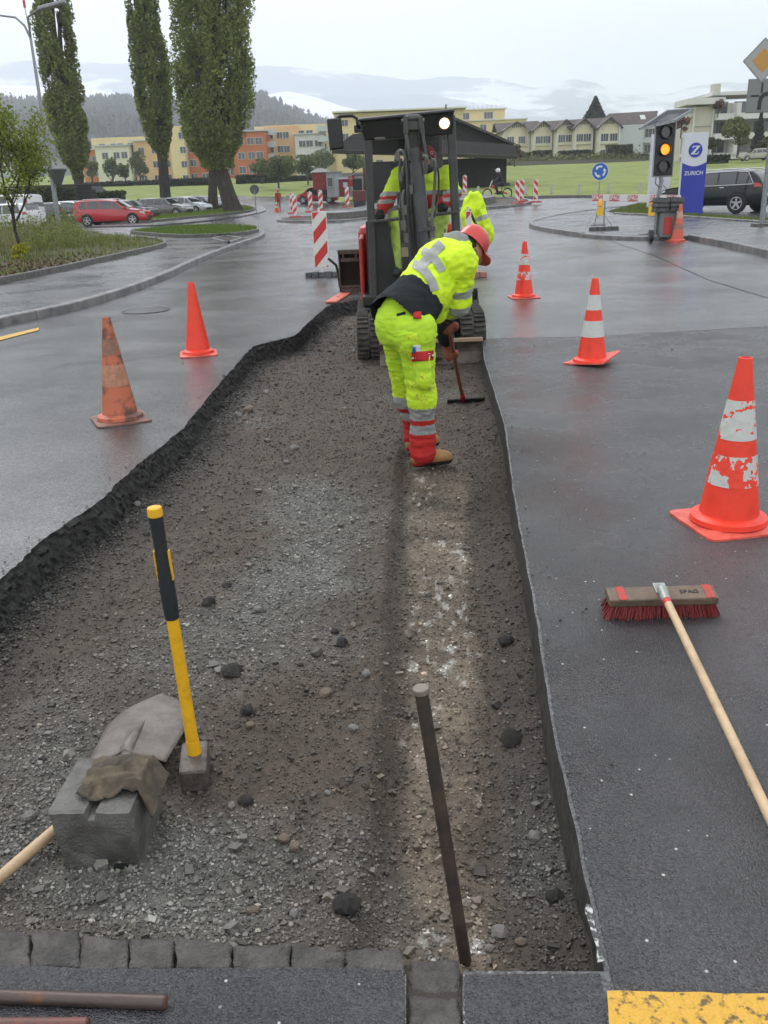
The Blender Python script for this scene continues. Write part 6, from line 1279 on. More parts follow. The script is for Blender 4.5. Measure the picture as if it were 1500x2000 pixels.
# work light
lq=P(868,241,9.78); MB().lathe([(0,.06),(.05,.05),(.068,0),(.068,-.02),(.055,-.02),(.055,0)],24,c=lq,ax='y').build('light_housing',xbk,ex,smooth=True,**W)
MB().lathe([(0,-.022),(.03,-.02),(.052,-.006),(.052,.005),(0,.005)],24,c=lq,ax='y').build('light_lens',mat('lit_work_light',(1,.74,.42),.3,emit=1.6),ex,smooth=True,**W)
MB().cyl(P(871,224,10.2),P(871,204,10.2),.008,n=6).build('aerial',xbk,ex,**W)
# mirror
MB().tube([P(702,250,9.85),P(698,242,9.8),P(697,232,9.8),P(688,226,9.8),P(665,227,9.8),P(656,232,9.8),P(655,244,9.8)],.017,8).build('mirror_arm',xbk,ex,smooth=True,**W)
MB().bar(P(652,231,9.78),P(658,292,9.78),.150,.035,up=(0,1,0)).build('mirror',xbk,ex,bev=.03,**W)
MB().box(P(700,252,9.88),(.09,.07,.07)).build('mirror_bracket',xbk,ex,bev=.008,**W)
# boom, rear member rising in front of the cab
sp_=P(805,585,9.62); MB().box((sp_.x,9.70,.32),(.26,.34,.42)).build('swing_bracket',xdk,ex,bev=.03,**W); MB().cyl((sp_.x,9.62,.08),(sp_.x,9.62,.56),.07,n=14).build('swing_pin',xmet,ex,**W)
MB().bar(P(800,585,9.6),P(789,400,9.42),.12,.18,up=(0,1,0)).build('boom',xdk,ex,bev=.015,**W)
MB().bar(P(789,402,9.42),P(806,236,9.22),.10,.15,up=(0,1,0)).build('boom',xdk,ex,bev=.015,**W)
# head of the stick: two cheek plates, crossbars and pin
Ys=9.05
for px0,px1,px2 in((792,793,804),(820,825,836)): 
    MB().bar(P(px0,228,Ys),P(px1,262,Ys),.045,.12,up=(0,1,0)).build('cheek_plate',xdk,ex,bev=.006,**W); MB().bar(P(px1,262,Ys),P(px2-2,316,Ys-.02),.032,.11,up=(0,1,0)).build('cheek_plate',xdk,ex,bev=.006,**W)
MB().bar(P(794,246,Ys),P(826,245,Ys),.06,.08).build('crossbar',xdk,ex,bev=.008,**W); MB().bar(P(790,232,Ys),P(823,231,Ys),.075,.07).build('pin_boss',xdk,ex,bev=.03,**W)
MB().cyl(P(784,237,Ys),P(829,236,Ys),.022,n=12).build('pivot_pin',xmet,ex,**W)
MB().bar(P(806,300,Ys),P(818,296,Ys),.10,.09).build('crossbar',xdk,ex,bev=.008,**W)
MB().cyl(P(809,290,Ys-.05),P(813,322,Ys-.05),.055,n=16).build('cylinder_eye',xdk,ex,smooth=True,**W)
MB().cyl(P(813,318,Ys-.06),P(829,478,Ys-.06),.069,n=22).build('cylinder_barrel',mat('cylinder_paint',(.075,.078,.082),.3,col2=(.05,.05,.055),scale=6),ex,smooth=True,**W)
MB().cyl(P(829,474,Ys-.06),P(830.5,486,Ys-.06),.075,n=22).build('gland_nut',xdk,ex,smooth=True,**W)
MB().cyl(P(829,480,Ys-.05),P(838,560,Ys-.05),.024,n=16).build('piston_rod',xrod,ex,smooth=True,**W)
MB().bar(P(806,240,9.14),P(812,585,9.2),.105,.10,up=(0,1,0)).build('stick',xdk,ex,bev=.012,**W)
MB().bar(P(812,585,9.2),P(822,655,9.0),.12,.10,up=(0,1,0)).build('stick',xdk,ex,bev=.012,**W)
# digging bucket behind the worker's legs
bq=P(828,668,8.9); MB().prism([(0,.2),(.1,.25),(.34,.12),(.38,-.08),(.26,-.26),(.02,-.22),(.02,-.18),(.23,-.2),(.32,-.08),(.28,.08)],bq.x-.2,bq.x+.2,lambda u,v,w_:(w_,bq.y+.05+u,bq.z+.04+v)).build('bucket',xblade,ex,**W)
# hoses and valve fittings
def hose(pts,r=.013,m=xh,name='hydraulic_hose'): 
    pp=[np.array(P(*p)) for p in pts]; out_=[]
    for i in range(len(pp)-1):
        p0,p1,p2,p3=[pp[j] for j in(max(i-1,0),i,i+1,min(i+2,len(pp)-1))]
        for j in range(5): t=j/5; out_.append(.5*((2*p1)+(-p0+p2)*t+(2*p0-5*p1+4*p2-p3)*t*t+(-p0+3*p1-3*p2+p3)*t**3))
    out_.append(pp[-1]); MB().tube(out_,r,8).build(name,m,ex,smooth=True,**W)
hose([(843,326,Ys-.12),(845,312,Ys-.13),(850,320,Ys-.13),(849,360,Ys-.1),(846,400,Ys-.1),(843,430,Ys-.12)],.016)
hose([(830,340,Ys-.1),(833,310,Ys-.13),(826,305,Ys-.12)],.02)
hose([(774,312,9.1),(781,296,9.08),(790,300,9.05),(795,330,9.05),(798,400,9.08),(800,470,9.1)],.017)
hose([(772,318,9.12),(775,300,9.1),(783,292,9.08)],.014); hose([(783,310,9.05),(781,340,9.04),(786,400,9.05),(788,460,9.1)],.015,mat('hose_black',(.03,.03,.03),.35)); hose([(790,370,9.0),(786,390,9.0),(790,440,9.0),(794,500,9.05)],.014)
hose([(800,290,9.02),(806,320,9.0),(803,380,9.0),(806,450,9.0)],.012,mat('hose_black',(.03,.03,.03),.35)); hose([(838,305,9.0),(855,330,9.02),(856,380,9.05),(848,425,9.0)],.010,mat('hose_black',(.03,.03,.03),.35))
for px,py,r,m_ in((791,410,.024,xmet),(788,440,.03,xmet),(793,465,.024,xmet),(790,492,.04,mat('brass_valve',(.24,.21,.13),.4,metal=.7)),(803,370,.02,xmet),(781,345,.02,xmet),(843,440,.022,xmet),(843,455,.03,xmet),(828,452,.025,xmet),(777,305,.02,xmet)):
    MB().cyl(P(px,py-9,Ys-.1),P(px+1,py+9,Ys-.1),r,n=8).build('hose_fitting',m_,ex,**W)
MB().bar(P(785,482,Ys-.08),P(800,480,Ys-.08),.05,.06).build('clamp_block',xdk,ex,**W); MB().bar(P(818,448,Ys-.13),P(850,446,Ys-.13),.03,.04).build('clamp_block',xdk,ex,**W)
# control levers, console, seat
for px in(727,868): 
    MB().tube([P(px,520,10.1),P(px-1,455,10.15),P(px-2,405,10.2)],.02,8).build('lever',xmet,ex,smooth=True,**W); MB().lathe([(0,.05),(.03,.035),(.036,0),(.02,-.04)],12,c=P(px-2,398,10.2)).build('lever_knob',xbk,ex,smooth=True,**W)
MB().box((P(730,440,10.4).x,10.5,.72),(.18,.6,.55)).build('side_console',xbk,ex,bev=.03,**W); MB().box((P(880,430,10.4).x-.02,10.5,.72),(.16,.6,.55)).build('side_console',xbk,ex,bev=.03,**W)
sx=P(818,330,10.7).x; MB().box((sx,10.75,.86),(.5,.5,.14)).build('seat_cushion',xbk,ex,bev=.05,**W); MB().box((sx,10.99,1.26),(.5,.12,.75),R=rotm('X',-6)).build('seat_back',xbk,ex,bev=.05,**W); MB().box((sx,10.8,.57),(.36,.4,.5)).build('seat_base',xbk,ex,**W)
MB().tube([P(882,352,10.6),P(886,356,10.6),P(888,380,10.6),P(886,396,10.6)],.02,8).build('seat_rail',xmet,ex,smooth=True,**W)
# ------------------------------------------------------------------ loose bucket by the trench corner
q=G(686,574); bk_=thing('excavator_bucket','rusty narrow excavator bucket standing on its back on the road left of the digger','excavator bucket',(q.x,q.y+.1,0))
rust=mat('rusty_steel',(.10,.060,.042),.6,col2=(.055,.042,.036),scale=10,bump=.4,bscale=50,metal=.3); inn=mat('bucket_inside',(.035,.022,.016),.7)
w2=.17
sd_=[(-.14,.10),(-.02,.02),(.16,.03),(.24,.18),(.20,.50),(.12,.62),(-.06,.62),(-.05,.50),(-.12,.30)]
for s_ in(-1,1): MB().prism([(a,b) for a,b in sd_],s_*w2-.01,s_*w2+.01,lambda u,v,w_:(w_,u,v)).build('cheek_plate',rust,bk_)
shell=[(-.16,.10),(-.02,.015),(.16,.02),(.25,.18),(.21,.50),(.12,.63)]
MB().prism(shell+[(a*.9+.01,b*.96+.012) for a,b in shell[::-1]],-w2,w2,lambda u,v,w_:(w_,u,v)).build('shell',inn,bk_)
MB().box((0,-.15,.12),(2*w2+.04,.05,.03)).build('cutting_edge',rust,bk_,bev=.005); MB().prism([(-w2,.10),(w2,.10),(w2-.05,.0),(-w2+.05,.0)],-.16,-.14,lambda u,v,w_:(u,w_,v)).build('lip_plate',rust,bk_)
MB().box((0,0,.64),(2*w2+.03,.26,.07)).build('top_plate',rust,bk_,bev=.01); MB().box((0,-.10,.52),(2*w2-.06,.05,.06)).build('crossbar',rust,bk_,bev=.01)
for s_ in(-1,1): MB().box((s_*.10,-.08,.57),(.025,.14,.14)).build('hanger_lug',rust,bk_)
MB().tube([(-.34,-.02,.55),(-.22,0,.44),(-.19,0,.30),(-.18,.02,.12)],.02,8).build('hook_bar',xbk,bk_,smooth=True)
# ------------------------------------------------------------------ clothing materials
def cloth(name,c,rough=.75,c2=None,sc=6,emit=0): return mat(name,c,rough,col2=c2 or tuple(x*.8 for x in c),scale=sc,lo=.4,hi=.75,bump=.12,bscale=220,spec=.3)
hiv=cloth('hi_vis_yellow',(.66,.90,.03),c2=(.54,.77,.03)); hivd=mat('hi_vis_yellow_soiled',(.56,.80,.03),.8,col2=(.20,.26,.05),scale=6,lo=.54,hi=.68,bump=.12,bscale=220,spec=.3); refl=mat('reflective_tape',(.33,.34,.32),.55,col2=(.26,.27,.26),scale=12,bump=.15,bscale=150); cred=cloth('workwear_red',(.50,.025,.022),c2=(.30,.02,.02)); fleece=cloth('black_fleece',(.018,.021,.024),.95); skin=mat('skin',(.42,.20,.13),.5,col2=(.36,.16,.10),scale=20); glove=cloth('brown_work_glove',(.24,.075,.045),.8,sc=20); helm=mat('red_helmet',(.62,.045,.035),.3,col2=(.5,.04,.03),scale=5,coat=.3); hair=mat('dark_hair',(.03,.02,.015),.8); leather=mat('tan_boot_leather',(.36,.19,.06),.6,col2=(.25,.13,.045),scale=20,bump=.3,bscale=80); sole=mat('boot_sole',(.02,.02,.02),.7); hood=cloth('grey_hood',(.28,.29,.27),.8)
def V3(*a): return np.array(P(*a))
def hand(parts,wrist,palm,dirf,side,curl,r=.010,glv=1.0):
    """fingers curling round an axis: palm point, finger direction, side direction, curl direction"""
    wrist,palm,dirf,side,curl=[np.array(a,float) for a in(wrist,palm,dirf,side,curl)]
    parts.append(('c',wrist,palm,.030*glv,.036*glv))
    for k,(o,l) in enumerate(((-.030,.066),(-.010,.074),(.010,.070),(.029,.056))):
        a=palm+side*o+dirf*.025; b=a+dirf*l*.5; c=b+(dirf*.25+curl)*l*.42; d=c+(curl*.6-dirf*.5)*l*.4
        parts+= [('c',a,b,r*glv,r*.95*glv,),('c',b,c,r*.95*glv,r*.9*glv),('c',c,d,r*.9*glv,r*.8*glv)]
    a=palm-side*.03*1.0; b=a-side*.022+curl*.03; c=b+dirf*.03+curl*.02; parts+= [('c',a,b,r*1.2*glv,r*1.05*glv),('c',b,c,r*1.05*glv,r*.9*glv)]
# ------------------------------------------------------------------ bending worker
pel=V3(790,612,5.55); chest=V3(868,522,5.82); neck=V3(896,486,5.96); head=V3(913,487,6.03)
Rh=V3(812,645,5.45); Lh=V3(778,640,5.68); Rk=V3(824,778,5.50); Lk=V3(796,775,5.86); fz=-.2
ra=G(828,893,-.2+.10); Ra=np.array([ra.x,ra.y,ra.z]); Ra[1]=5.56; Ra=V3(826,888,5.58); La=V3(812,868,5.95); Ra[2]=max(Ra[2],-.11); La[2]=-.10
Rs=V3(897,512,5.66); Re=V3(893,590,5.74); Rw=V3(882,628,6.02); Ls=V3(884,500,6.14); Le=V3(866,628,6.16); Lw=V3(877,684,6.22)
worker=thing('person','workman in yellow hi-vis and red helmet bending over a rake in the trench','person',(float(Ra[0]),float(Ra[1]),-.2))
hd_axis=(head-neck)/np.linalg.norm(head-neck)
fwd=np.array([.55,.30,-.78]); fwd/=np.linalg.norm(fwd)   # face looks down and to the right
body=[('c',pel,chest,.13,.14),('c',chest,neck,.12,.06),('c',neck,head,.055,.06),('c',pel,Rh,.12,.10),('c',pel,Lh,.12,.10),('c',Rh,Rk,.085,.06),('c',Rk,Ra,.056,.04),('c',Lh,Lk,.085,.06),('c',Lk,La,.056,.04),
 ('c',chest,Rs,.10,.065),('c',Rs,Re,.058,.045),('c',Re,Rw,.043,.032),('c',chest,Ls,.10,.065),('c',Ls,Le,.058,.045),('c',Le,Lw,.043,.032)]
hc=head+hd_axis*.03
body+=[('e',hc,(.088,.088,.112),None),('c',hc+fwd*.05,hc+fwd*.08,.055,.045)]
tool_a=V3(869,606,5.95); gq=G(905,786,-.2); tool_b=np.array([gq.x,gq.y,-.185]); 
tdir=(tool_b-tool_a)/np.linalg.norm(tool_b-tool_a); px_=np.cross(tdir,[0,1,0]); px_/=np.linalg.norm(px_); py_=np.cross(tdir,px_); py_/=np.linalg.norm(py_)
def to_px(p):
    q=CR.transposed()@(Vector(p)-Vector((0,0,CH))); return 750+F_*q.x/-q.z,1000-F_*q.y/-q.z
ss=np.linspace(0,1.2,240); yy_=[to_px(tool_a+tdir*t)[1] for t in ss]; g1=tool_a+tdir*float(np.interp(641,yy_,ss)); g2=tool_a+tdir*float(np.interp(692,yy_,ss))
Rw=g1-px_*0+np.array([-.01,-.05,.10]); Lw=g2+np.array([-.06,.0,.10])
body[11]=('c',Re,Rw,.043,.032); body[14]=('c',Le,Lw,.043,.032)
toC=np.array([0,-1.,0]); s1=tdir
hand(body,Rw,g1-px_*.012+toC*.030,px_,tdir,-toC,.0125,1.12); hand(body,Lw,g2-px_*.035+toC*.010,px_*.8+toC*.3,tdir,-toC,.0125,1.12)
def bmat(C):
    d1=np.linalg.norm(C-g1,axis=1);d2=np.linalg.norm(C-g2,axis=1); return np.where((d1<.15)|(d2<.15),1,0)
garment('body',body,.0075,[skin,glove],worker,k=.018,matfn=bmat,relax=1)
# trousers
ax0=(chest-pel)/np.linalg.norm(chest-pel)
up=np.array([0,0,1.])
tr=[('c',pel+np.array([-.01,.0,-.05]),pel+(chest-pel)*.12,.160,.12),('e',pel+np.array([-.055,-.02,-.08]),(.125,.13,.14),None),('c',Rh,pel,.13,.13),('c',Lh,pel,.13,.13),
 ('c',Rh+np.array([0,0,-.02]),Rk,.114,.086),('c',Rk,Ra+np.array([0,0,.10]),.084,.074),('c',Ra+np.array([0,0,.12]),Ra+np.array([0,0,.0]),.076,.086),
 ('c',Lh+np.array([0,0,-.02]),Lk,.118,.086),('c',Lk,La+np.array([0,0,.10]),.082,.072),('c',La+np.array([0,0,.12]),La+np.array([0,0,.0]),.074,.082),
 ('e',Rh+np.array([-.02,-.06,-.03]),(.10,.09,.13),None),('c',Rh+np.array([.03,-.10,-.16]),Rh+np.array([.04,-.10,-.30]),.045,.05)]
def trm(C):
    z=C[:,2]+.2; r=np.zeros(len(C),int)
    r[(C[:,2]+.2<.62)]=1
    for a,b,m in((.335,.425,2),(.235,.30,2),(.30,.335,3),(-1,.235,3)): 
        r[(z>a)&(z<=b)]=m
    n_=noise(C*11.,3)+.6*noise(C*30.,4); r[(r==0)&(n_>.42)&(C[:,2]<.72)]=4; r[(r==1)&(n_>.30)]=4
    return r
garment('trousers',tr,.0085,[cloth('hi_vis_trousers',(.50,.76,.035),c2=(.38,.60,.035)),hivd,refl,cred,mat('hi_vis_muddy',(.60,.80,.03),.85,col2=(.26,.29,.06),scale=55,lo=.50,hi=.66)],worker,k=.045,matfn=trm,relax=2,keep=lambda C:(C-pel)@ax0<.02,folds=((.0035,(5,5,15),11,True),(.0035,(10,10,34),14,True),(.0025,(24,24,44),12,False),(.0016,(50,50,66),13,False)))
# back pocket and cargo pocket flap
def patchbox(name,c,sz,m,par,rx=(0,0,0),bev=.004):
    R=(Matrix.Rotation(rx[2],3,'Z')@Matrix.Rotation(rx[1],3,'Y')@Matrix.Rotation(rx[0],3,'X')); return MB().box(Vector(c),sz,R=R).build(name,m,par,world=True,bev=bev)
tro=[c for c in worker.children if c.name.startswith('trousers')][0]
fo=decal('pocket_flap',tro,803,686,846,684,cred,worker,shear=0,off=.012,rise=0) if False else decal('pocket_flap',tro,803,687,846,706,cred,worker,off=.010,rise=-3)
tq=fo[2].to_track_quat('Z','Y').to_euler() if fo else None
yv=Vector((0,0,1)); xa=yv.cross(fo[2]).normalized(); ya=fo[2].cross(xa); Rt=Matrix((xa,ya,fo[2])).transposed().to_euler(); text(worker,'lettering','SPAG',.042,fo[1]+fo[2]*.004-worker.location,whm,rot=tuple(Rt),ext=.0016)
for px,py in((808,698),(842,694)): decal('snap_button',tro,px-1.6,py-1.6,px+1.6,py+1.6,white,worker,off=.015,n=1)
decal('note_card',tro,807,674,821,688,white,worker,off=.007,n=3); decal('note_card',tro,806,677,812,688,blue,worker,off=.011,n=3)
decal('pocket_seam',tro,768,655,806,658,hivd,worker,off=.004,rise=-6); decal('brand_patch',tro,775,613,792,618,fleece,worker,off=.004,n=3,rise=-4); decal('key_pouch',tro,806,612,822,626,cred,worker,off=.02,n=3)
decal('dirt_patch',tro,812,720,842,752,hivd,worker,off=.001) if False else None
# fleece under the jacket
ax_=(chest-pel); al=np.linalg.norm(ax_); ax_/=al
fl_=[('f',pel-ax_*.04+up*.0,pel+ax_*.13,.200,.178,np.cross(ax_,[.66,-.75,0]),.96),('f',pel+ax_*.16,chest,.160,.13,np.cross(ax_,[.66,-.75,0]),.85),('c',Re+(Rw-Re)*.1,Rw+(Rw-Re)*.03,.074,.056),('c',Le,Lw+(Le-Lw)*.12,.072,.056)]
garment('fleece',fl_,.008,[fleece],worker,k=.04,relax=2,keep=lambda C:((C-pel)@ax_>-.085+.01*np.sin(C[:,0]*25)),folds=((.004,(10,10,14),21,True),(.002,(40,40,40),22,False)))
# jacket
flat=np.cross(ax_,[.66,-.75,0]); flat/=np.linalg.norm(flat)
j0=pel+ax_*.21; jk=[('f',j0,chest,.185,.190,flat,.90),('f',chest,neck-ax_*.03,.185,.105,flat,.95),('c',Rs+(chest-Rs)*.5,Rs,.12,.095),
 ('c',Ls+(chest-Ls)*.5,Ls,.12,.10),('c',Ls,Ls+(Le-Ls)*.5,.095,.070),('e',chest+np.array([.02,.02,-.17]),(.15,.14,.16),None),('c',chest+np.array([-.02,-.02,-.12]),pel+ax_*.25+np.array([.06,.02,-.16]),.12,.07)]
latv=np.cross(up,ax_); latv/=np.linalg.norm(latv)
def jm(C):
    t=(C-pel)@ax_; l=(C-(chest))@latv; r=np.zeros(len(C),int)
    dR=C-Rs; ab=Re-Rs; s=(dR@ab)/(ab@ab); perp=np.linalg.norm(dR-np.clip(s,0,1.4)[:,None]*ab,axis=1); sleeve=(perp<.128)&(s>.12)
    torso=~sleeve
    nn=noise(C*9.,8); r[(r==0)&(nn>.52)&torso&(C[:,2]<1.05)]=2
    return r
jko=garment('jacket',jk,.008,[hiv,refl,hivd],worker,k=.045,matfn=jm,relax=2,keep=lambda C:((C-pel)@ax_>.125+.01*np.sin(C[:,0]*25))|((C-pel-((C-pel)@ax_)[:,None]*ax_)[:,2]<-.13),folds=((.006,(6,6,9),31,True),(.004,(14,14,18),34,True),(.0025,(24,24,30),32,False),(.0016,(42,42,50),33,False)))
def sm_(C):
    ab=Re-Rs; s_=((C-Rs)@ab)/(ab@ab); return np.where(((s_>.60)&(s_<.80))|((s_>1.02)),1,0)
garment('sleeve',[('c',Rs+(chest-Rs)*.12,Rs,.10,.108),('c',Rs,Re,.108,.084),('c',Re,Re+(Rw-Re)*.42,.082,.076)],.008,[hiv,refl],worker,k=.03,matfn=sm_,relax=2,folds=((.006,(8,8,15),35,True),(.004,(17,17,30),37,True),(.0025,(30,30,40),36,False)))
for _p,_w in(([(766,523),(788,512),(810,516),(831,532),(845,553),(852,582),(850,600)],17),([(800,492),(818,487),(836,495),(853,511),(864,530)],16),([(818,524),(834,506),(850,488),(868,470)],19)): tape('reflective_tape',jko,_p,_w,refl,worker)
garment('hood',[('c',neck-hd_axis*.07+up*.03,neck-hd_axis*.005+up*.03,.080,.078),('c',neck+np.array([-.08,-.05,.0]),neck+np.array([-.02,-.07,-.02]),.055,.05)],.008,[hood],worker,k=.03,relax=2,folds=((.008,(14,14,18),41,True),))
# helmet with brim
cr=np.array(hc)-fwd*.02+hd_axis*.03
Rz_=Vector(hd_axis).to_track_quat('Z','Y').to_matrix()
hx=-Vector(fwd)+Vector(hd_axis)*.55; hx.normalize()   # crown direction: back of head up
crown=Vector((.60,.42,.68)).normalized(); Q_=crown.to_track_quat('Z','Y').to_matrix()
mbh=MB(); prof=[(.0,.125),(.05,.118),(.088,.095),(.110,.060),(.120,.015),(.122,-.03),(.128,-.036),(.118,-.034),(.112,0)]
for r_,z_ in prof: pass
tmp=MB().lathe(prof,32); hcV=P(924,473,float(hc[1])+.02)
hv=[hcV+Q_@Vector((v[0]*.86,v[1]*.98,v[2]*.86)) for v in tmp.v]; MB().add(hv,tmp.f).build('helmet',helm,worker,world=True,smooth=True)
fw=Vector(fwd); fw=(fw-crown*fw.dot(crown)).normalized(); sd_=crown.cross(fw)
bp_=[hcV-crown*.03+fw*(.10+.085*math.cos(a))+sd_*(.105*math.sin(a)) for a in np.linspace(-1.9,1.9,14)]
MB().add(bp_+[p-crown*.008 for p in bp_],[tuple(range(14)),tuple(range(14,28))[::-1]]+[(i,(i+1)%14,14+(i+1)%14,14+i) for i in range(14)]).build('helmet_brim',helm,worker,world=True,smooth=False)
for s_ in(-1,1):
    e_=hcV-crown*.075+sd_*(.088*s_)+fw*.0; MB().lathe([(0,.0),(.016,.004),(.02,-.006),(.008,-.012)],12,c=e_,ax='y').build('ear',skin,worker,world=True,smooth=True)
garment('hair',[('e',np.array(hcV-crown*.06-fw*.01),(.088,.088,.105),None),('c',np.array(hcV-crown*.04),np.array(hcV-crown*.13-fw*.02),.07,.05)],.008,[hair],worker,relax=1)
for s_ in(-1,1):
    MB().lathe([(0,.010),(.010,.004),(.011,-.004),(0,-.01)],10,c=hcV-crown*.055+fw*.098+sd_*(.032*s_)).build('eye',white,worker,world=True,smooth=True)
MB().bar(hcV-crown*.05+fw*.10,hcV-crown*.09+fw*.125,.022,.02).build('nose',skin,worker,world=True,bev=.006); MB().box(hcV-crown*.122+fw*.095,(.04,.02,.008),R=Q_).build('mouth',mat('lips',(.3,.1,.08),.5),worker,world=True,bev=.003)
# boots
def boot(a,d,nm='boot',par=None,m=leather,zf_=-.2,s=1.0):
    par=par or worker
    a=np.array([a[0],a[1],zf_]); d=np.array(d,float); d/=np.linalg.norm(d); z=np.array([0,0,1.])
    pts=[('c',a+z*.16*s-d*.01,a+z*.07*s-d*.01,.052*s,.052*s),('c',a+z*.055*s-d*.035*s,a+z*.05*s+d*.12*s,.048*s,.046*s),('c',a+z*.048*s+d*.09*s,a+z*.042*s+d*.165*s,.048*s,.040*s),('c',a+z*.03*s-d*.04*s,a+z*.03*s+d*.17*s,.038*s,.036*s)]
    b=garment(nm,pts,.007*max(1,s*.9),[m,sole,cred],par,k=.02,relax=1,matfn=lambda C:np.where(C[:,2]<zf_+.032*s,np.where(((C-a)@d<.0)&(C[:,2]>zf_+.012),2,1),0))
    if s==1.0 and m is leather:
        for i in range(5):
            c=a+z*(.125-.012*i)+d*(.035+.022*i); n_=np.cross(d,z); MB().tube([c-n_*.03,c+z*.01,c+n_*.03],.0035,5).build('lace',mat('lace',(.45,.38,.2),.7),b,world=False) if False else MB().tube([c-n_*.026,c+z*.006,c+n_*.026],.0035,5).build('lace',mat('lace',(.45,.38,.2),.7),par,world=True)
boot(Ra+np.array([.0,.0,0]),(.94,.22,0)); boot(La,(.80,.55,0))
# the rake he holds
rk_=thing('asphalt_rake','long red brown handled scraper rake with a flat steel blade held by the bending worker','rake',tuple(tool_b)); wood_r=mat('stained_handle',(.22,.065,.035),.5,col2=(.14,.05,.03),scale=10)
MB().cyl(tool_a-tdir*.04,tool_b-tdir*.04,.0165,n=12).build('handle',wood_r,rk_,world=True,smooth=True); MB().cyl(tool_b-tdir*.14,tool_b-tdir*.0,.022,n=12).build('socket',cred,rk_,world=True,smooth=True)
bl2=Vector(tool_b); MB().box(bl2+Vector((.02,-.02,.0)),(.32,.012,.10),R=Matrix.Rotation(.9,3,'X')@Matrix.Rotation(-.06,3,'Y')).build('blade',mat('dark_steel',(.03,.027,.025),.7),rk_,world=True,bev=.003)
# ------------------------------------------------------------------ driver
dh=V3(833,312,10.45); dn=V3(832,342,10.5); dc=V3(826,375,10.62); dp=V3(824,425,10.75)
drv=thing('person','digger driver in red cap and yellow hi-vis jacket sitting behind the raised boom','person',(float(dp[0]),10.75,.93))
Ls=V3(782,345,10.55);Le=V3(757,388,10.42);Lw=V3(745,412,10.2); Rs=V3(872,342,10.55);Re=V3(893,382,10.42) ;Rw=V3(862,398,10.2); Re=V3(886,380,10.45)
Lk=V3(776,432,10.25);Rk=V3(858,424,10.25);Lf=V3(772,520,10.12);Rf=V3(852,510,10.12); Lp=V3(802,428,10.7);Rp=V3(846,424,10.7)
lever1=V3(735,412,10.15);lever2=V3(866,398,10.15)
bd=[('c',dp,dc,.13,.15),('c',dc,dn,.12,.06),('c',dn,dh,.055,.06),('e',dh+np.array([0,-.01,.0]),(.08,.095,.115),None),('c',dc,Ls,.09,.06),('c',Ls,Le,.05,.045),('c',Le,Lw,.04,.03),('c',dc,Rs,.09,.06),('c',Rs,Re,.05,.045),('c',Re,Rw,.04,.03),('c',Lp,Lk,.09,.065),('c',Lk,Lf,.055,.04),('c',Rp,Rk,.09,.065),('c',Rk,Rf,.055,.04),('c',dh+np.array([0,-.085,-.015]),dh+np.array([0,-.115,-.03]),.012,.016)]
hand(bd,Lw,Lw+np.array([-.01,-.05,-.02]),(0,-.9,-.4),(1,0,0),(0,-.2,-1),.012,1.15); hand(bd,Rw,Rw+np.array([.0,-.05,-.02]),(0,-.9,-.4),(-1,0,0),(0,-.2,-1),.012,1.15)
garment('body',bd,.011,[skin,fleece],drv,k=.02,matfn=lambda C:np.where((C[:,2]<dn[2]-.08),1,np.where((C[:,2]<dh[2]-.055),1,0)),relax=1)
garment('jacket',[('c',dp+np.array([0,0,.05]),dc,.18,.20),('c',dc,dn-np.array([0,0,.03]),.17,.10),('c',dc+np.array([-.08,0,.03]),Ls,.13,.10),('c',Ls,Le,.10,.08),('c',Le,Lw,.082,.062),('c',dc+np.array([.08,0,.03]),Rs,.13,.10),('c',Rs,Re,.10,.08),('c',Re,Rw,.082,.062)],.011,[hiv,refl,cred],drv,k=.05,relax=2,
 matfn=lambda C:np.select([((C[:,2]<P(820,372,10.4).z)&(C[:,2]>P(820,381,10.4).z)),((C[:,2]<P(820,388,10.3).z)&(C[:,2]>P(820,395,10.3).z)&(np.abs(C[:,0]-dp[0])>.2)),(C[:,2]<P(820,380,10.4).z)],[1,1,2],0),folds=((.009,(7,7,9),51,True),(.004,(18,18,22),52,False)))
garment('trousers',[('c',dp,Lp,.15,.13),('c',dp,Rp,.15,.13),('c',Lp,Lk,.13,.105),('c',Lk,Lf,.10,.08),('c',Rp,Rk,.13,.105),('c',Rk,Rf,.10,.08)],.011,[mat('hi_vis_trousers_worn',(.44,.60,.10),.8,col2=(.26,.34,.09),scale=5,lo=.45,hi=.65)],drv,k=.04,relax=2,folds=((.009,(9,9,9),61,True),))
boot(Lf+np.array([0,-.02,0]),(0,-1,0),par=drv,m=sole,zf_=Lf[2]-.10); boot(Rf+np.array([0,-.02,0]),(0,-1,0),par=drv,m=sole,zf_=Rf[2]-.10)
capm_=cloth('red_cap',(.24,.015,.018)); garment('cap',[('e',dh+np.array([0,.005,.055]),(.098,.105,.10),None),('c',dh+np.array([0,-.02,.03]),dh+np.array([0,.02,.03]),.096,.098)],.009,[capm_],drv,k=.02,carve=[('e',dh+np.array([0,-.03,-.08]),(.13,.14,.09),None)])
MB().prism([(.085*math.sin(a),-.06-.10*math.cos(a)) for a in np.linspace(-1.4,1.4,10)],0,.008,lambda u,v,w_:(dh[0]+u,dh[1]+v-.02,dh[2]+.035+w_-.25*(abs(u))**1.5)).build('cap_peak',capm_,drv,world=True)
text(drv,'lettering','SPAG',.05,Vector((dh[0]+.01,dh[1]-.103,dh[2]+.065))-drv.location,whm,rot=(PI/2-.15,0,0),ext=.001)
garment('neck_warmer',[('c',dn,dn+np.array([0,-.02,.05]),.08,.078),('e',dh+np.array([0,-.035,-.085]),(.072,.075,.05),None)],.010,[fleece],drv,k=.02)
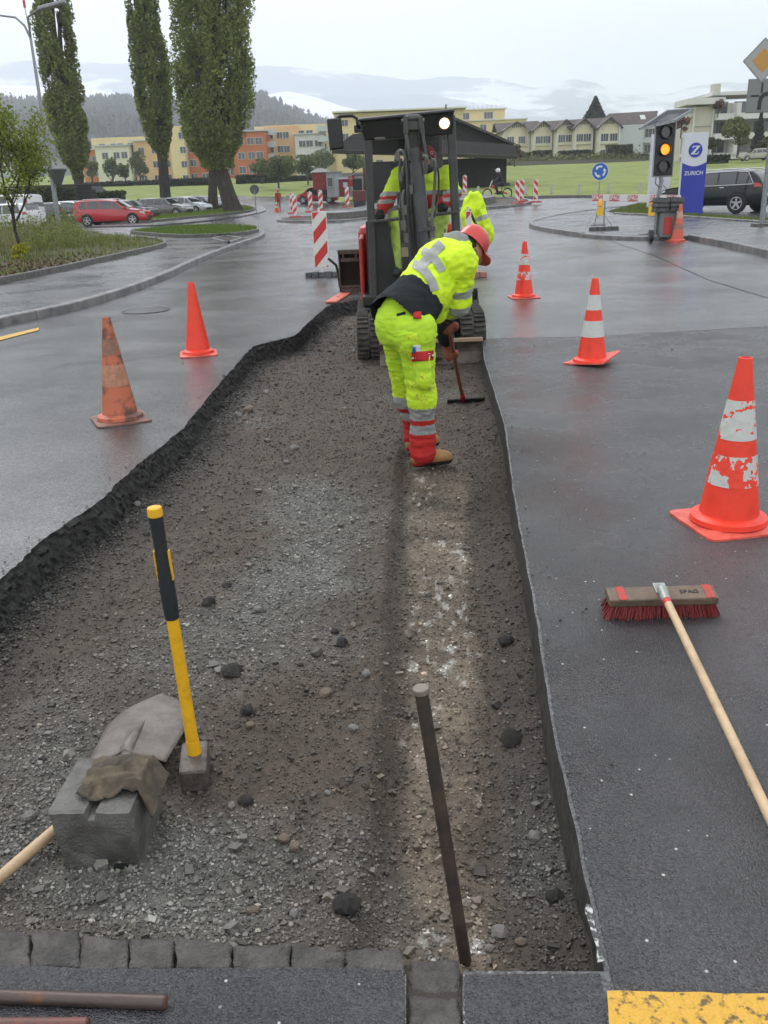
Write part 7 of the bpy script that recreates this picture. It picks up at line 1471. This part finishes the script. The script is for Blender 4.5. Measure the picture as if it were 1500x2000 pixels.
for s_ in(-1,1): MB().lathe([(0,.01),(.010,.004),(.010,-.004),(0,-.01)],10,c=(dh[0]+.032*s_,dh[1]-.098,dh[2]+.005)).build('eye',hair,drv,world=True)
# ------------------------------------------------------------------ workman on the far road
def figure(p,h,face,lb,cols,stride=.25,red=True):
    t=thing('person',lb,'person',tuple(p)); s=h/1.78; f=np.array([math.cos(face),math.sin(face),0]); sd=np.array([-f[1],f[0],0]); z=np.array([0,0,1.])
    p=np.array(p); hp=p+z*.93*s; ck=p+z*1.32*s+f*.02; nk=p+z*1.52*s+f*.03; hd=p+z*1.67*s+f*.05
    A=dict(lk=hp+sd*.1*s+f*.14*s-z*.42*s,rk=hp-sd*.1*s-z*.43*s+f*.02,lf=p+sd*.1*s+f*stride*s+z*.07,rf=p-sd*.1*s-f*stride*s+z*.09)
    b=[('c',hp,ck,.12*s,.13*s),('c',ck,nk,.11*s,.05*s),('c',nk,hd,.05*s,.055*s),('e',hd,(.085*s,.085*s,.11*s),None)]
    for k,sg in(('l',1),('r',-1)):
        hh=hp+sd*.09*s*sg; b+=[('c',hh,A[k+'k'],.09*s,.06*s),('c',A[k+'k'],A[k+'f'],.06*s,.045*s),('c',A[k+'f'],A[k+'f']+f*.16*s-z*.03,.045*s,.035*s)]
        sh=ck+sd*.19*s*sg+z*.12*s; el=sh+sd*.06*s*sg-z*.28*s-f*.03*sg; wr=el+f*(.12+.04*sg)*s-z*.23*s; b+=[('c',sh-sd*.08*sg,sh,.07*s,.065*s),('c',sh,el,.055*s,.045*s),('c',el,wr,.042*s,.035*s),('c',wr,wr-z*.08*s+f*.01,.035*s,.02*s)]
    garment('body',b,.022*s,[skin,cols[0],cols[1],cols[2]],t,k=.04,relax=1,matfn=lambda C:np.select([C[:,2]>p[2]+1.50*s,(C[:,2]>p[2]+.86*s)&(C[:,2]<p[2]+1.50*s),(C[:,2]>p[2]+.12*s)],[0,1,2],3))
    return t,hd,s
q=GT(545,411); fg,hd,s=figure(q,1.78,math.radians(-80),'workman in dark red workwear walking towards the camera on the far road',(cloth('dark_red_work',(.20,.03,.03)),cloth('dark_red_work',(.20,.03,.03)),sole)); MB().lathe([(0,.15),(.09,.12),(.125,.04),(.13,0),(.12,0)],16,c=hd+np.array([0,0,.0])).build('helmet',helm,fg,world=True,smooth=True)
garment('vest',[('c',np.array(q)+np.array([0,0,1.0]),np.array(q)+np.array([0,0,1.35]),.165,.17)],.03,[cred],fg,k=.02)
# ------------------------------------------------------------------ moped and rider
Y=57.; q=P(971,389,Y); gz=float(T(q.x,Y))+.02; mo=thing('moped','small dark moped with red tank ridden past the barn','moped',(q.x,Y,gz)); ml=mat('moped_black',(.02,.02,.02),.4); mr_=mat('moped_orange_red',(.45,.06,.03),.35)
for sx in(-.62,.62):
    wl=MB().lathe([(.25,-.03),(.30,-.03),(.31,0),(.30,.03),(.25,.03),(.25,-.03)],26,c=(sx,0,.31),ax='y').build('tyre',tyre,mo,smooth=True)
    for k in range(6): a=k*PI/3; MB().bar((sx,0,.31),(sx+.25*math.cos(a),0,.31+.25*math.sin(a)),.012).build('spoke',chrome,wl)
MB().tube([(-.62,0,.31),(-.48,0,.62),(-.38,0,.92),(-.30,0,1.02)],.03,8).build('fork',chrome,mo); MB().tube([(-.30,-.25,1.06),(-.36,0,1.02),(-.30,.25,1.06)],.018,6).build('handlebar',chrome,mo)
MB().tube([(-.40,0,.85),(-.15,0,.62),(.1,0,.42),(.3,0,.40),(.62,0,.31)],.05,8).build('frame',mr_,mo); MB().box((-.13,0,.66),(.34,.16,.16),R=rotm('Y',25)).build('tank',mr_,mo,bev=.04); MB().box((.14,0,.36),(.34,.22,.22)).build('engine',ml,mo,bev=.03); MB().box((.30,0,.80),(.46,.22,.09)).build('seat',ml,mo,bev=.03); MB().box((.62,0,.78),(.34,.2,.05)).build('rack',ml,mo); MB().box((.66,0,.86),(.2,.2,.12)).build('bag',ml,mo,bev=.02); MB().tube([(.25,0,.4),(.32,0,.78)],.025,6).build('seat_post',ml,mo)
MB().prism([(-.62+.33*math.cos(a),.31+.33*math.sin(a)) for a in np.linspace(.5,2.4,8)]+[(-.62+.31*math.cos(a),.31+.31*math.sin(a)) for a in np.linspace(2.4,.5,8)],-.05,.05,lambda u,v,w_:(u,w_,v)).build('front_mudguard',mr_,mo); MB().prism([(.62+.33*math.cos(a),.31+.33*math.sin(a)) for a in np.linspace(.3,2.2,8)]+[(.62+.31*math.cos(a),.31+.31*math.sin(a)) for a in np.linspace(2.2,.3,8)],-.05,.05,lambda u,v,w_:(u,w_,v)).build('rear_mudguard',ml,mo)
o=np.array([q.x,Y,gz]); rd=thing('person','moped rider in dark clothes and a white helmet in front of the barn','person',tuple(o+np.array([.25,0,.85]))); B_=lambda x,y,z:o+np.array([x,y,z])
rb_=[('c',B_(.28,0,.95),B_(.15,0,1.32),.14,.15),('c',B_(.15,0,1.32),B_(.08,0,1.5),.12,.06),('e',B_(.04,0,1.60),(.09,.085,.11),None)]
for s_ in(-1,1): rb_+=[('c',B_(.26,.1*s_,.92),B_(-.12,.16*s_,.78),.095,.07),('c',B_(-.12,.16*s_,.78),B_(.02,.16*s_,.38),.065,.05),('c',B_(.02,.16*s_,.36),B_(-.12,.16*s_,.33),.045,.04),('c',B_(.14,.17*s_,1.38),B_(-.02,.24*s_,1.14),.065,.05),('c',B_(-.02,.24*s_,1.14),B_(-.28,.24*s_,1.08),.048,.035)]
garment('body',rb_,.022,[skin,cloth('rider_dark',(.022,.024,.032)),sole],rd,k=.04,matfn=lambda C:np.where(C[:,2]>gz+1.5,0,np.where(C[:,2]<gz+.42,2,1)))
MB().lathe([(0,.16),(.08,.145),(.13,.08),(.14,0),(.13,-.06),(.12,-.06)],18,c=B_(.04,0,1.62)).build('helmet',whp,rd,world=True,smooth=True); MB().box(B_(-.13,0,1.68),(.14,.18,.02),R=rotm('Y',18)).build('helmet_peak',whp,rd,world=True)
# ------------------------------------------------------------------ jacket hung over the beacon
J=lambda px,py,dy=0:V3(px,py,17.7+dy)
hj=thing('jacket','yellow hi-vis jacket hung over the beacon to the right of the digger','jacket',tuple(J(922,384)))
hp_=[('f',J(916,387),J(922,410),.10,.17,(0,1,0),.55),('f',J(922,410),J(930,440),.17,.22,(0,1,0),.5),('f',J(930,440),J(940,455),.22,.23,(0,1,0),.45),('c',J(930,388),J(946,425,-.05),.09,.10),('c',J(946,425,-.05),J(951,452,-.05),.09,.085),('c',J(911,392),J(909,420),.06,.06)]
garment('jacket_body',hp_,.016,[hiv,refl,fleece],hj,k=.05,relax=1,folds=((.045,(4.5,4.5,3),71,True),(.02,(12,12,8),72,False)),
 matfn=lambda C:np.select([(np.abs((C[:,2]-J(935,427)[2])-.35*(C[:,0]-J(935,427)[0]))<.045)&(C[:,0]>J(927,420)[0]),(np.abs((C[:,0]-J(920,420)[0])-.5*(J(920,420)[2]-C[:,2]))<.028)&(C[:,2]<J(920,404)[2])],[1,2],0))
# ------------------------------------------------------------------ push broom
wood=mat('pale_ash_wood',(.56,.40,.24),.5,col2=(.38,.25,.14),scale=7,lo=.45,hi=.68,bump=.15,bscale=40); wd2=mat('broom_block_wood',(.17,.115,.078),.55,col2=(.11,.08,.058),scale=16,bump=.2,bscale=60); brs=mat('red_bristles',(.22,.018,.016),.5)
q=G(1292,1205); bm_=thing('push_broom','wide push broom with red bristles and a pale wooden handle lying on the fresh asphalt','broom',(q.x,q.y,0)); a0=G(1178,1212);a1=G(1412,1212); wdh=.405
yaw=math.radians(-1.5); Rb=Matrix.Rotation(yaw,3,'Z')@Matrix.Rotation(math.radians(12),3,'X')
c0=Vector((q.x,q.y+.02,.078)); MB().box(c0,(wdh,.082,.034),R=Rb).build('block',wd2,bm_,world=True,bev=.006)
bb_=MB()
for i in range(1500):
    u=random.uniform(-.5,.5); v=random.uniform(-.5,.5); p=c0+Rb@Vector((u*wdh*.97,v*.07,-.016)); e_=c0+Rb@Vector((u*wdh*1.07+random.gauss(0,.006),v*.10-.012+random.gauss(0,.008),-.015-random.uniform(.05,.062))); e_.z=max(.006,e_.z); bb_.cyl(p,e_,.0011,n=3,cap=False)
setp(bb_.build('bristles',brs,bm_,world=True,fix=False),kind='stuff')
for u in(-.375,.425): 
    p=c0+Rb@Vector((u*wdh,0,.0178)); MB().box(p,(.03,.080,.002),R=Rb).build('red_mark',mat('red_spray',(.6,.03,.025),.5,col2=(.3,.06,.04),scale=40),bm_,world=True)
text(bm_,'lettering','SPAG',.030,c0+Rb@Vector((.10,-.0,.0185))-bm_.location,blk,rot=(math.radians(12),0,yaw),ext=.0006)
hdir=(Vector((.965,1.70,.015))-Vector((c0.x+.01,c0.y-.02,.105))); 
s0=c0+Rb@Vector((.0,.012,.022)); en=G(1500,1592,.03); en=s0+(en-s0)*1.28; en.z=.016; dd=(en-s0).normalized()
zincm=mat('zinc_socket',(.42,.44,.42),.4,metal=.4,col2=(.25,.26,.24),scale=30)
MB().box(s0+Vector((0,.012,.0)),(.045,.06,.006),R=Rb).build('bracket_plate',zincm,bm_,world=True,bev=.002); MB().cyl(s0-Vector((0,.01,-.004)),s0+dd*.085,.020,.0165,n=14).build('socket',zincm,bm_,world=True,smooth=True)
MB().cyl(s0+dd*.07,en,.0142,n=16).build('handle',wood,bm_,world=True,smooth=True); MB().cyl(s0+dd*.082,s0+dd*.112,.0150,n=16).build('red_ring',mat('red_tape',(.6,.03,.03),.5),bm_,world=True,smooth=True)
# ------------------------------------------------------------------ sledgehammer
zq=float(zf(-.63,2.3)); q=G(374,1548,zq); sh_=thing('sledgehammer','sledgehammer standing on its head, yellow and black handle upright','hammer',(q.x,q.y,zq)); steel=mat('hammer_steel',(.13,.115,.10),.5,col2=(.08,.065,.055),scale=22,bump=.4,bscale=80,metal=.3)
Rr=Matrix.Rotation(math.radians(8),3,'Z'); hcn=Vector((q.x,q.y+.080,zq+.038)); MB().box(hcn,(.086,.160,.084),R=Rr).build('head',steel,sh_,world=True,bev=.010)
yl=mat('yellow_fibre_handle',(.78,.42,.015),.35,col2=(.55,.28,.02),scale=16,lo=.5,hi=.72); ylg=mat('black_rubber_grip',(.014,.018,.020),.55,bump=.3,bscale=120)
b0=hcn+Vector((-.0,.015,.03)); tp=P(301,990,hcn.y+.015); dd=(tp-b0); L_=dd.length; dd.normalize(); pt=lambda s:b0+dd*(L_*s)
MB().cyl(pt(0),pt(.07),.0235,.0205,n=16).build('collar',yl,sh_,world=True,smooth=True); MB().cyl(pt(.04),pt(.60),.0195,.0185,n=16).build('handle',yl,sh_,world=True,smooth=True)
g=[pt(.58+.39*i/26) for i in range(27)]; MB().tube(g,[.0205+(.0012 if i%2 else 0)+.002*math.sin(i*.24) for i in range(27)],16).build('grip',ylg,sh_,world=True,smooth=True); MB().cyl(pt(.965),pt(1.0),.0225,.021,n=16).build('end_cap',yl,sh_,world=True,smooth=True,bev=.004)
MB().bar(pt(.73)+Vector((-.021,0,0)),pt(.84)+Vector((-.021,0,0)),.004,.016).build('yellow_insert',yl,sh_,world=True); MB().bar(pt(.73)+Vector((.021,-.0,0)),pt(.84)+Vector((.021,0,0)),.004,.016).build('yellow_insert',yl,sh_,world=True)
# ------------------------------------------------------------------ concrete block with a cut channel, and the cloth on it
zb0=float(zf(-.8,1.95))-.015; q=G(125,1706,zb0); q2=G(278,1703,zb0); wb_=(q2-q).length; bz=math.atan2(q2.y-q.y,q2.x-q.x)
cb=thing('concrete_block','rough grey concrete block with a notch in its top, a folded cloth on it','concrete block',(q.x,q.y,zb0),bz)
h_=.205;d_=.25; n0,n1=.088,.120; outl=[(0,0),(wb_,0),(wb_+.0,h_*.5),(wb_-.006,h_),(n1,h_),(n1-.006,h_-.022),(n0+.006,h_-.022),(n0,h_),(-.012,h_)]
V=[];ny=8
def dense(o,k):
    r=[]
    for a,b in zip(o,o[1:]+o[:1]):
        l=math.hypot(b[0]-a[0],b[1]-a[1]); m=max(1,int(l/k)); r+= [(a[0]+(b[0]-a[0])*i/m,a[1]+(b[1]-a[1])*i/m) for i in range(m)]
    return r
od=dense(outl,.012); nq=len(od); ys_=np.linspace(0,d_,22)
for y in ys_:
    for u,v in od:
        p=np.array([u,y,v]); k_=.0035*noise(p*30)+.004*noise(p*9+5)+.0018*noise(p*90); e_=.006*(max(0,1-min(y,d_-y)/.01)); cxn=np.array([u-wb_/2,0,v-h_/2]); cxn/=np.linalg.norm(cxn)+1e-9; p=p+cxn*(k_-e_); 
        if v<.03 and abs(u-.125)<.022: p[1]+=.02*(y<.03)
        V.append(p)
Fc=[(i*nq+k,i*nq+(k+1)%nq,(i+1)*nq+(k+1)%nq,(i+1)*nq+k) for i in range(len(ys_)-1) for k in range(nq)]+[tuple(range(nq))[::-1],tuple(range((len(ys_)-1)*nq,len(ys_)*nq))]
MB().add(V,Fc).build('block',conc_m,cb)
MB().box((.165,-.001,.012),(.04,.012,.03)).build('drain_hole',mat('hole_black',(.008,.008,.008),.9),cb)
rg=[( .03+.22*i/44,) for i in range(45)]
V=[];nu,nv=60,36
for j in range(nv+1):
    for i in range(nu+1):
        u=i/nu;v=j/nv; x=.045+.222*u; y=.065+.18*v; e1=max(0,x-(wb_-.004)); e2=max(0,.085-y)
        z=h_+.006+.030*math.sin(PI*min(1,u*1.05))**.5*math.sin(PI*min(1,.1+v*.9))**.5
        fold=.008*math.sin(v*19+4.5*math.sin(u*3.3+1)+u*5+3*float(noise(np.array([u*3.,v*3.,9.]))))*(1-.5*v)+.005*float(noise(np.array([u*14.,v*7.,4.])))+.004*math.sin(u*9+v*13)+.003*float(noise(np.array([u*9,v*9,2.])))
        z+=fold+.010*math.exp(-((v-.12-.1*math.sin(u*5))/.06)**2)-1.3*e1-(.0 if u<.6 else 1.2*e2*(u-.6)/.4); y2=y-(.02*math.sin(u*6)+.014*u)*(1-v)
        if n0<x<n1+.01 and v<.2: z-=.012
        V.append((x-min(e1,.02)*.6,y2,z))
n=nu+1; rag_m=mat('dirty_hessian_cloth',(.14,.108,.074),.9,col2=(.075,.06,.045),scale=14,bump=.5,bscale=260)
rg_=rawmesh('folded_cloth',V,[(j*n+i,j*n+i+1,(j+1)*n+i+1,(j+1)*n+i) for j in range(nv) for i in range(nu)],rag_m,smooth=True); rg_.location=cb.location; rg_.rotation_euler=(0,0,bz); setp(rg_,'dirty brown folded cloth lying over the back of the concrete block','cloth'); so=rg_.modifiers.new('s','SOLIDIFY'); so.thickness=.008; so.offset=-1
# ------------------------------------------------------------------ shovel behind the block
zs=float(zf(-.75,2.3)); hA=G(-10,1722,zs+.03); sk=G(262,1487,zs+.07); tipp=G(318,1362,zs+.01)
sv=thing('shovel','round pointed shovel with a pale wooden handle lying face down behind the concrete block','shovel',(sk.x,sk.y,zs)); ext=(hA-sk)
MB().cyl(sk-(sk-hA).normalized()*-.02,hA+ext.normalized()*.55,.0165,n=14).build('handle',wood,sv,world=True,smooth=True)
# blade: in its own frame, axis from rear edge to tip
rear=G(248,1500,zs+.05); axd=(tipp-rear); bl=axd.length; axd.normalize(); sdv=axd.cross(Vector((0,0,1))).normalized(); nup=sdv.cross(axd).normalized()
V=[];nu,nv=22,16
for i in range(nu+1):
    u=i/nu; hw=.142*(min(1,(.88+.22*u)))*(math.sqrt(max(0,1-max(0,(u-.42)/.58)**2.2))*.98+.02)
    for j in range(nv+1):
        v=-1+2*j/nv; rid=.020*math.exp(-(v/.16)**2)*max(0,1-u*1.35); z=.030*(1-v*v)*(1-.35*u)+rid+.018*(1-u)
        p=rear+axd*(bl*u)+sdv*(hw*v)+nup*z; V.append(p)
n=nv+1; svb=mat('shovel_steel_dusty',(.20,.172,.15),.5,col2=(.13,.11,.095),scale=12,bump=.2,bscale=60,metal=.25)
bo=rawmesh('blade',[tuple(p) for p in V],[(i*n+j,i*n+j+1,(i+1)*n+j+1,(i+1)*n+j) for i in range(nu) for j in range(nv)],svb,sv,smooth=True,world=True); so=bo.modifiers.new('s','SOLIDIFY'); so.thickness=.004
MB().tube([sk+(hA-sk).normalized()*.03,rear+axd*.02+nup*.055,rear+axd*(bl*.25)+nup*.052,rear+axd*(bl*.5)+nup*.036],[.021,.021,.015,.004],14).build('socket',svb,sv,smooth=True,world=True)
# ------------------------------------------------------------------ iron stake and loose pipes
ir=mat('rusty_iron',(.095,.065,.050),.5,col2=(.05,.042,.04),scale=9,bump=.25,bscale=60,metal=.4)
zk=float(zf(.15,1.56)); q=G(911,1888,zk); tp=P(822,1345,q.y+.02); st_=thing('iron_stake','dark iron stake driven upright into the trench floor near the setts','stake',(q.x,q.y,zk)); dd=(tp-q).normalized()
MB().tube([q-dd*.15,q+dd*.02,q+(tp-q)*.5,tp],[.0135,.0145,.0145,.0145],16).build('shaft',ir,st_,world=True,smooth=True); MB().cyl(tp-dd*.010,tp+dd*.003,.0182,.0175,n=18).build('mushroomed_head',mat('worn_steel_top',(.20,.17,.14),.5,metal=.3),st_,world=True,smooth=True,bev=.002)
mixr=mat('orange_rusty_pipe',(.085,.062,.055),.45,col2=(.20,.085,.035),lo=.58,hi=.70,scale=9,metal=.4,bump=.2,bscale=50)
a=G(-260,1938,.016);b=G(322,1957,.016); pi_=thing('iron_pipe','rusty iron pipe lying on the pavement in front of the setts','pipe',tuple(b)); dd=(b-a).normalized(); MB().tube([a,b],.0145,16).build('tube',mixr,pi_,world=True,smooth=True); MB().cyl(b,b+dd*.003,.0125,n=16).build('end_face',mat('pipe_end',(.10,.05,.03),.7),pi_,world=True)
a=G(-260,2003,.014);b=G(170,2001,.014); p2=thing('iron_pipe','reddish pipe cut by the bottom edge of the picture at left','pipe',tuple(b)); MB().tube([a,b],.0135,16).build('tube',mat('red_painted_pipe',(.17,.055,.045),.5,col2=(.09,.05,.045),scale=12),p2,world=True,smooth=True); MB().cyl(b,b+dd*.003,.0115,n=16).build('end_face',mat('pipe_end',(.10,.05,.03),.7),p2,world=True)
# ------------------------------------------------------------------ young tree and plants of the left bed
q=P(40,470,26.); yt=thing('young_tree','young leafing tree with thin dark branches in the left planting bed','tree',(q.x,26.,.15)); tb=MB(); tips=[]
def br_rec(p,d,l,r,k):
    e_=p+d*l; mid=p+d*l*.5+Vector((random.gauss(0,.03),random.gauss(0,.03),0))*l; tb.tube([p,mid,e_],[r,r*.85,r*.68],5 if k else 8); 
    if k>=4: tips.append(e_); return
    for i in range(3 if k<3 else 2):
        a=random.uniform(0,2*PI); sp=random.uniform(.45,.85); nd=(d+Vector((math.cos(a),math.sin(a),random.uniform(-.15,.25)))*sp).normalized(); br_rec(e_ if i else mid,nd,l*random.uniform(.62,.8),r*.6,k+1)
    if k>=2: tips.append(e_)
random.seed(5)
br_rec(Vector((0,0,-.1)),Vector((-.04,0,1)),1.5,.055,0); br_rec(Vector((-.02,0,.9)),Vector((.5,.1,.85)).normalized(),.9,.035,1); br_rec(Vector((0,0,1.3)),Vector((-.5,-.2,.8)).normalized(),.9,.035,1)
tb.build('trunk',bark_m,yt,smooth=True)
tp_=np.array([tuple(t) for t in tips]); k=rng.integers(0,len(tp_),9500); C=tp_[k]+rng.normal(0,.15,(9500,3)); V,Q=leafquads(C,rng.uniform(.020,.046,9500)); pt=rng.uniform(0,1,len(tp_))[k][:,None]; t=np.array([.09,.12,.015])+np.array([.17,.18,.02])*np.clip(pt*.7+rng.uniform(0,.4,(9500,1)),0,1)
rawmesh('leaves',V,Q,leaf_m,yt,col=np.repeat(t,4,0))
# stems and grasses
def blades(name,n,region,h,wd,c0,c1,lean=.3,lb=None,zofs=.19,dens=None,parent=None,patchy=.0):
    xs_=[p[0] for p in region];ys_=[p[1] for p in region]; x=rng.uniform(min(xs_),max(xs_),n*3);y=rng.uniform(min(ys_),max(ys_),n*3); k=inpoly(x,y,region)
    if patchy: k&=fbm(x,y,.8,5)>patchy*rng.uniform(-1,1,n*3)-.0
    x,y=x[k][:n],y[k][:n]; n=len(x); z=T(x,y)+zofs; hh=h*rng.uniform(.5,1.3,n); a=rng.uniform(0,2*PI,n); l=rng.normal(0,lean,n)*hh; b=np.c_[np.cos(a),np.sin(a)]*wd/2; t_=rng.uniform(0,2*PI,n)
    base=np.c_[x,y,z]; s_=np.c_[b,np.zeros(n)]; mid=base+np.c_[np.cos(t_)*l*.35,np.sin(t_)*l*.35,hh*.6]; tip=base+np.c_[np.cos(t_)*l,np.sin(t_)*l,hh]
    V=np.stack([base-s_,base+s_,mid+s_*.7,mid-s_*.7,tip],1).reshape(-1,3); i=5*np.arange(n)[:,None]; F3=np.concatenate([np.stack([i[:,0],i[:,0]+1,i[:,0]+2],1),np.stack([i[:,0],i[:,0]+2,i[:,0]+3],1),np.stack([i[:,0]+3,i[:,0]+2,i[:,0]+4],1)])
    c=np.array(c0)+(np.array(c1)-np.array(c0))*rng.uniform(0,1,n)[:,None]; o=rawmesh(name,V,F3,leaf_m,parent,col=np.repeat(c,5,0)); return setp(o,lb,'grass',kind='stuff')
blades('bed_grass',26000,bed_poly,.15,.022,(.07,.10,.015),(.20,.20,.05),lb='rough grass and weeds filling the left planting bed',patchy=.35)
blades('island_grass',9000,ikw,.10,.03,(.06,.11,.015),(.13,.19,.03),lb='short grass on the narrow traffic island')
blades('bank_grass',12000,dw,.12,.05,(.07,.13,.015),(.15,.21,.03),lb='short grass on the bank beneath the poplars')
blades('verge_grass',9000,gp_,.09,.03,(.08,.12,.02),(.16,.19,.05),lb='grass of the verge around the blue pylon',zofs=.11)
stemreg=pxpoly([(-60,520),(60,505),(120,500),(150,488),(150,468),(100,460),(0,462),(-100,480)]); blades('tall_stems',700,stemreg,.75,.022,(.12,.10,.05),(.26,.24,.12),lean=.12,lb='tall pale stems standing at the back of the planting bed')
c=[];
for i in range(70):
    p=stemreg[rng.integers(0,len(stemreg))]; q_=stemreg[rng.integers(0,len(stemreg))]; f=rng.uniform(0,1); x,y=p[0]*f+q_[0]*(1-f),p[1]*f+q_[1]*(1-f); c.append((x,y,.25+rng.uniform(0,.75)))
c=np.array(c); k=rng.integers(0,len(c),5200); C=c[k]+rng.normal(0,1,(5200,3))*[.22,.22,.20]; C[:,2]=np.maximum(C[:,2],.2); V,Q=leafquads(C,rng.uniform(.018,.042,5200)); t=np.array([.08,.11,.02])+np.array([.16,.17,.04])*rng.uniform(0,1,(5200,1)); setp(rawmesh('bed_shrubs',V,Q,leaf_m,col=np.repeat(t,4,0)),'loose yellow green shrubs around the foot of the lamp post','shrubs',kind='stuff')
q=G(45,505,.2); tuft('flowering_shrub',(q.x,q.y,.36),(.34,.34,.2),700,.03,((.25,.25,.02),(.45,.42,.03)),leaf_m); setp(bpy.context.scene.objects[-1],'small bright yellow shrub in the left bed','shrub')
# brown bare soil litter in the bed
q=G(40,540,.19); n=1600; x=q.x+rng.normal(0,1.6,n);y=q.y+1.5+rng.normal(0,2.2,n); k=inpoly(x,y,bed_poly); x,y=x[k],y[k]; V,Q=leafquads(np.c_[x,y,T(x,y)+.22+rng.uniform(0,.03,len(x))],.035); setp(rawmesh('leaf_litter',V,Q,leaf_m,col=np.repeat(np.array([.09,.055,.03])*rng.uniform(.5,1.6,(len(x),1)),4,0)),'brown leaf litter on bare soil in the left bed','leaf litter',kind='stuff')
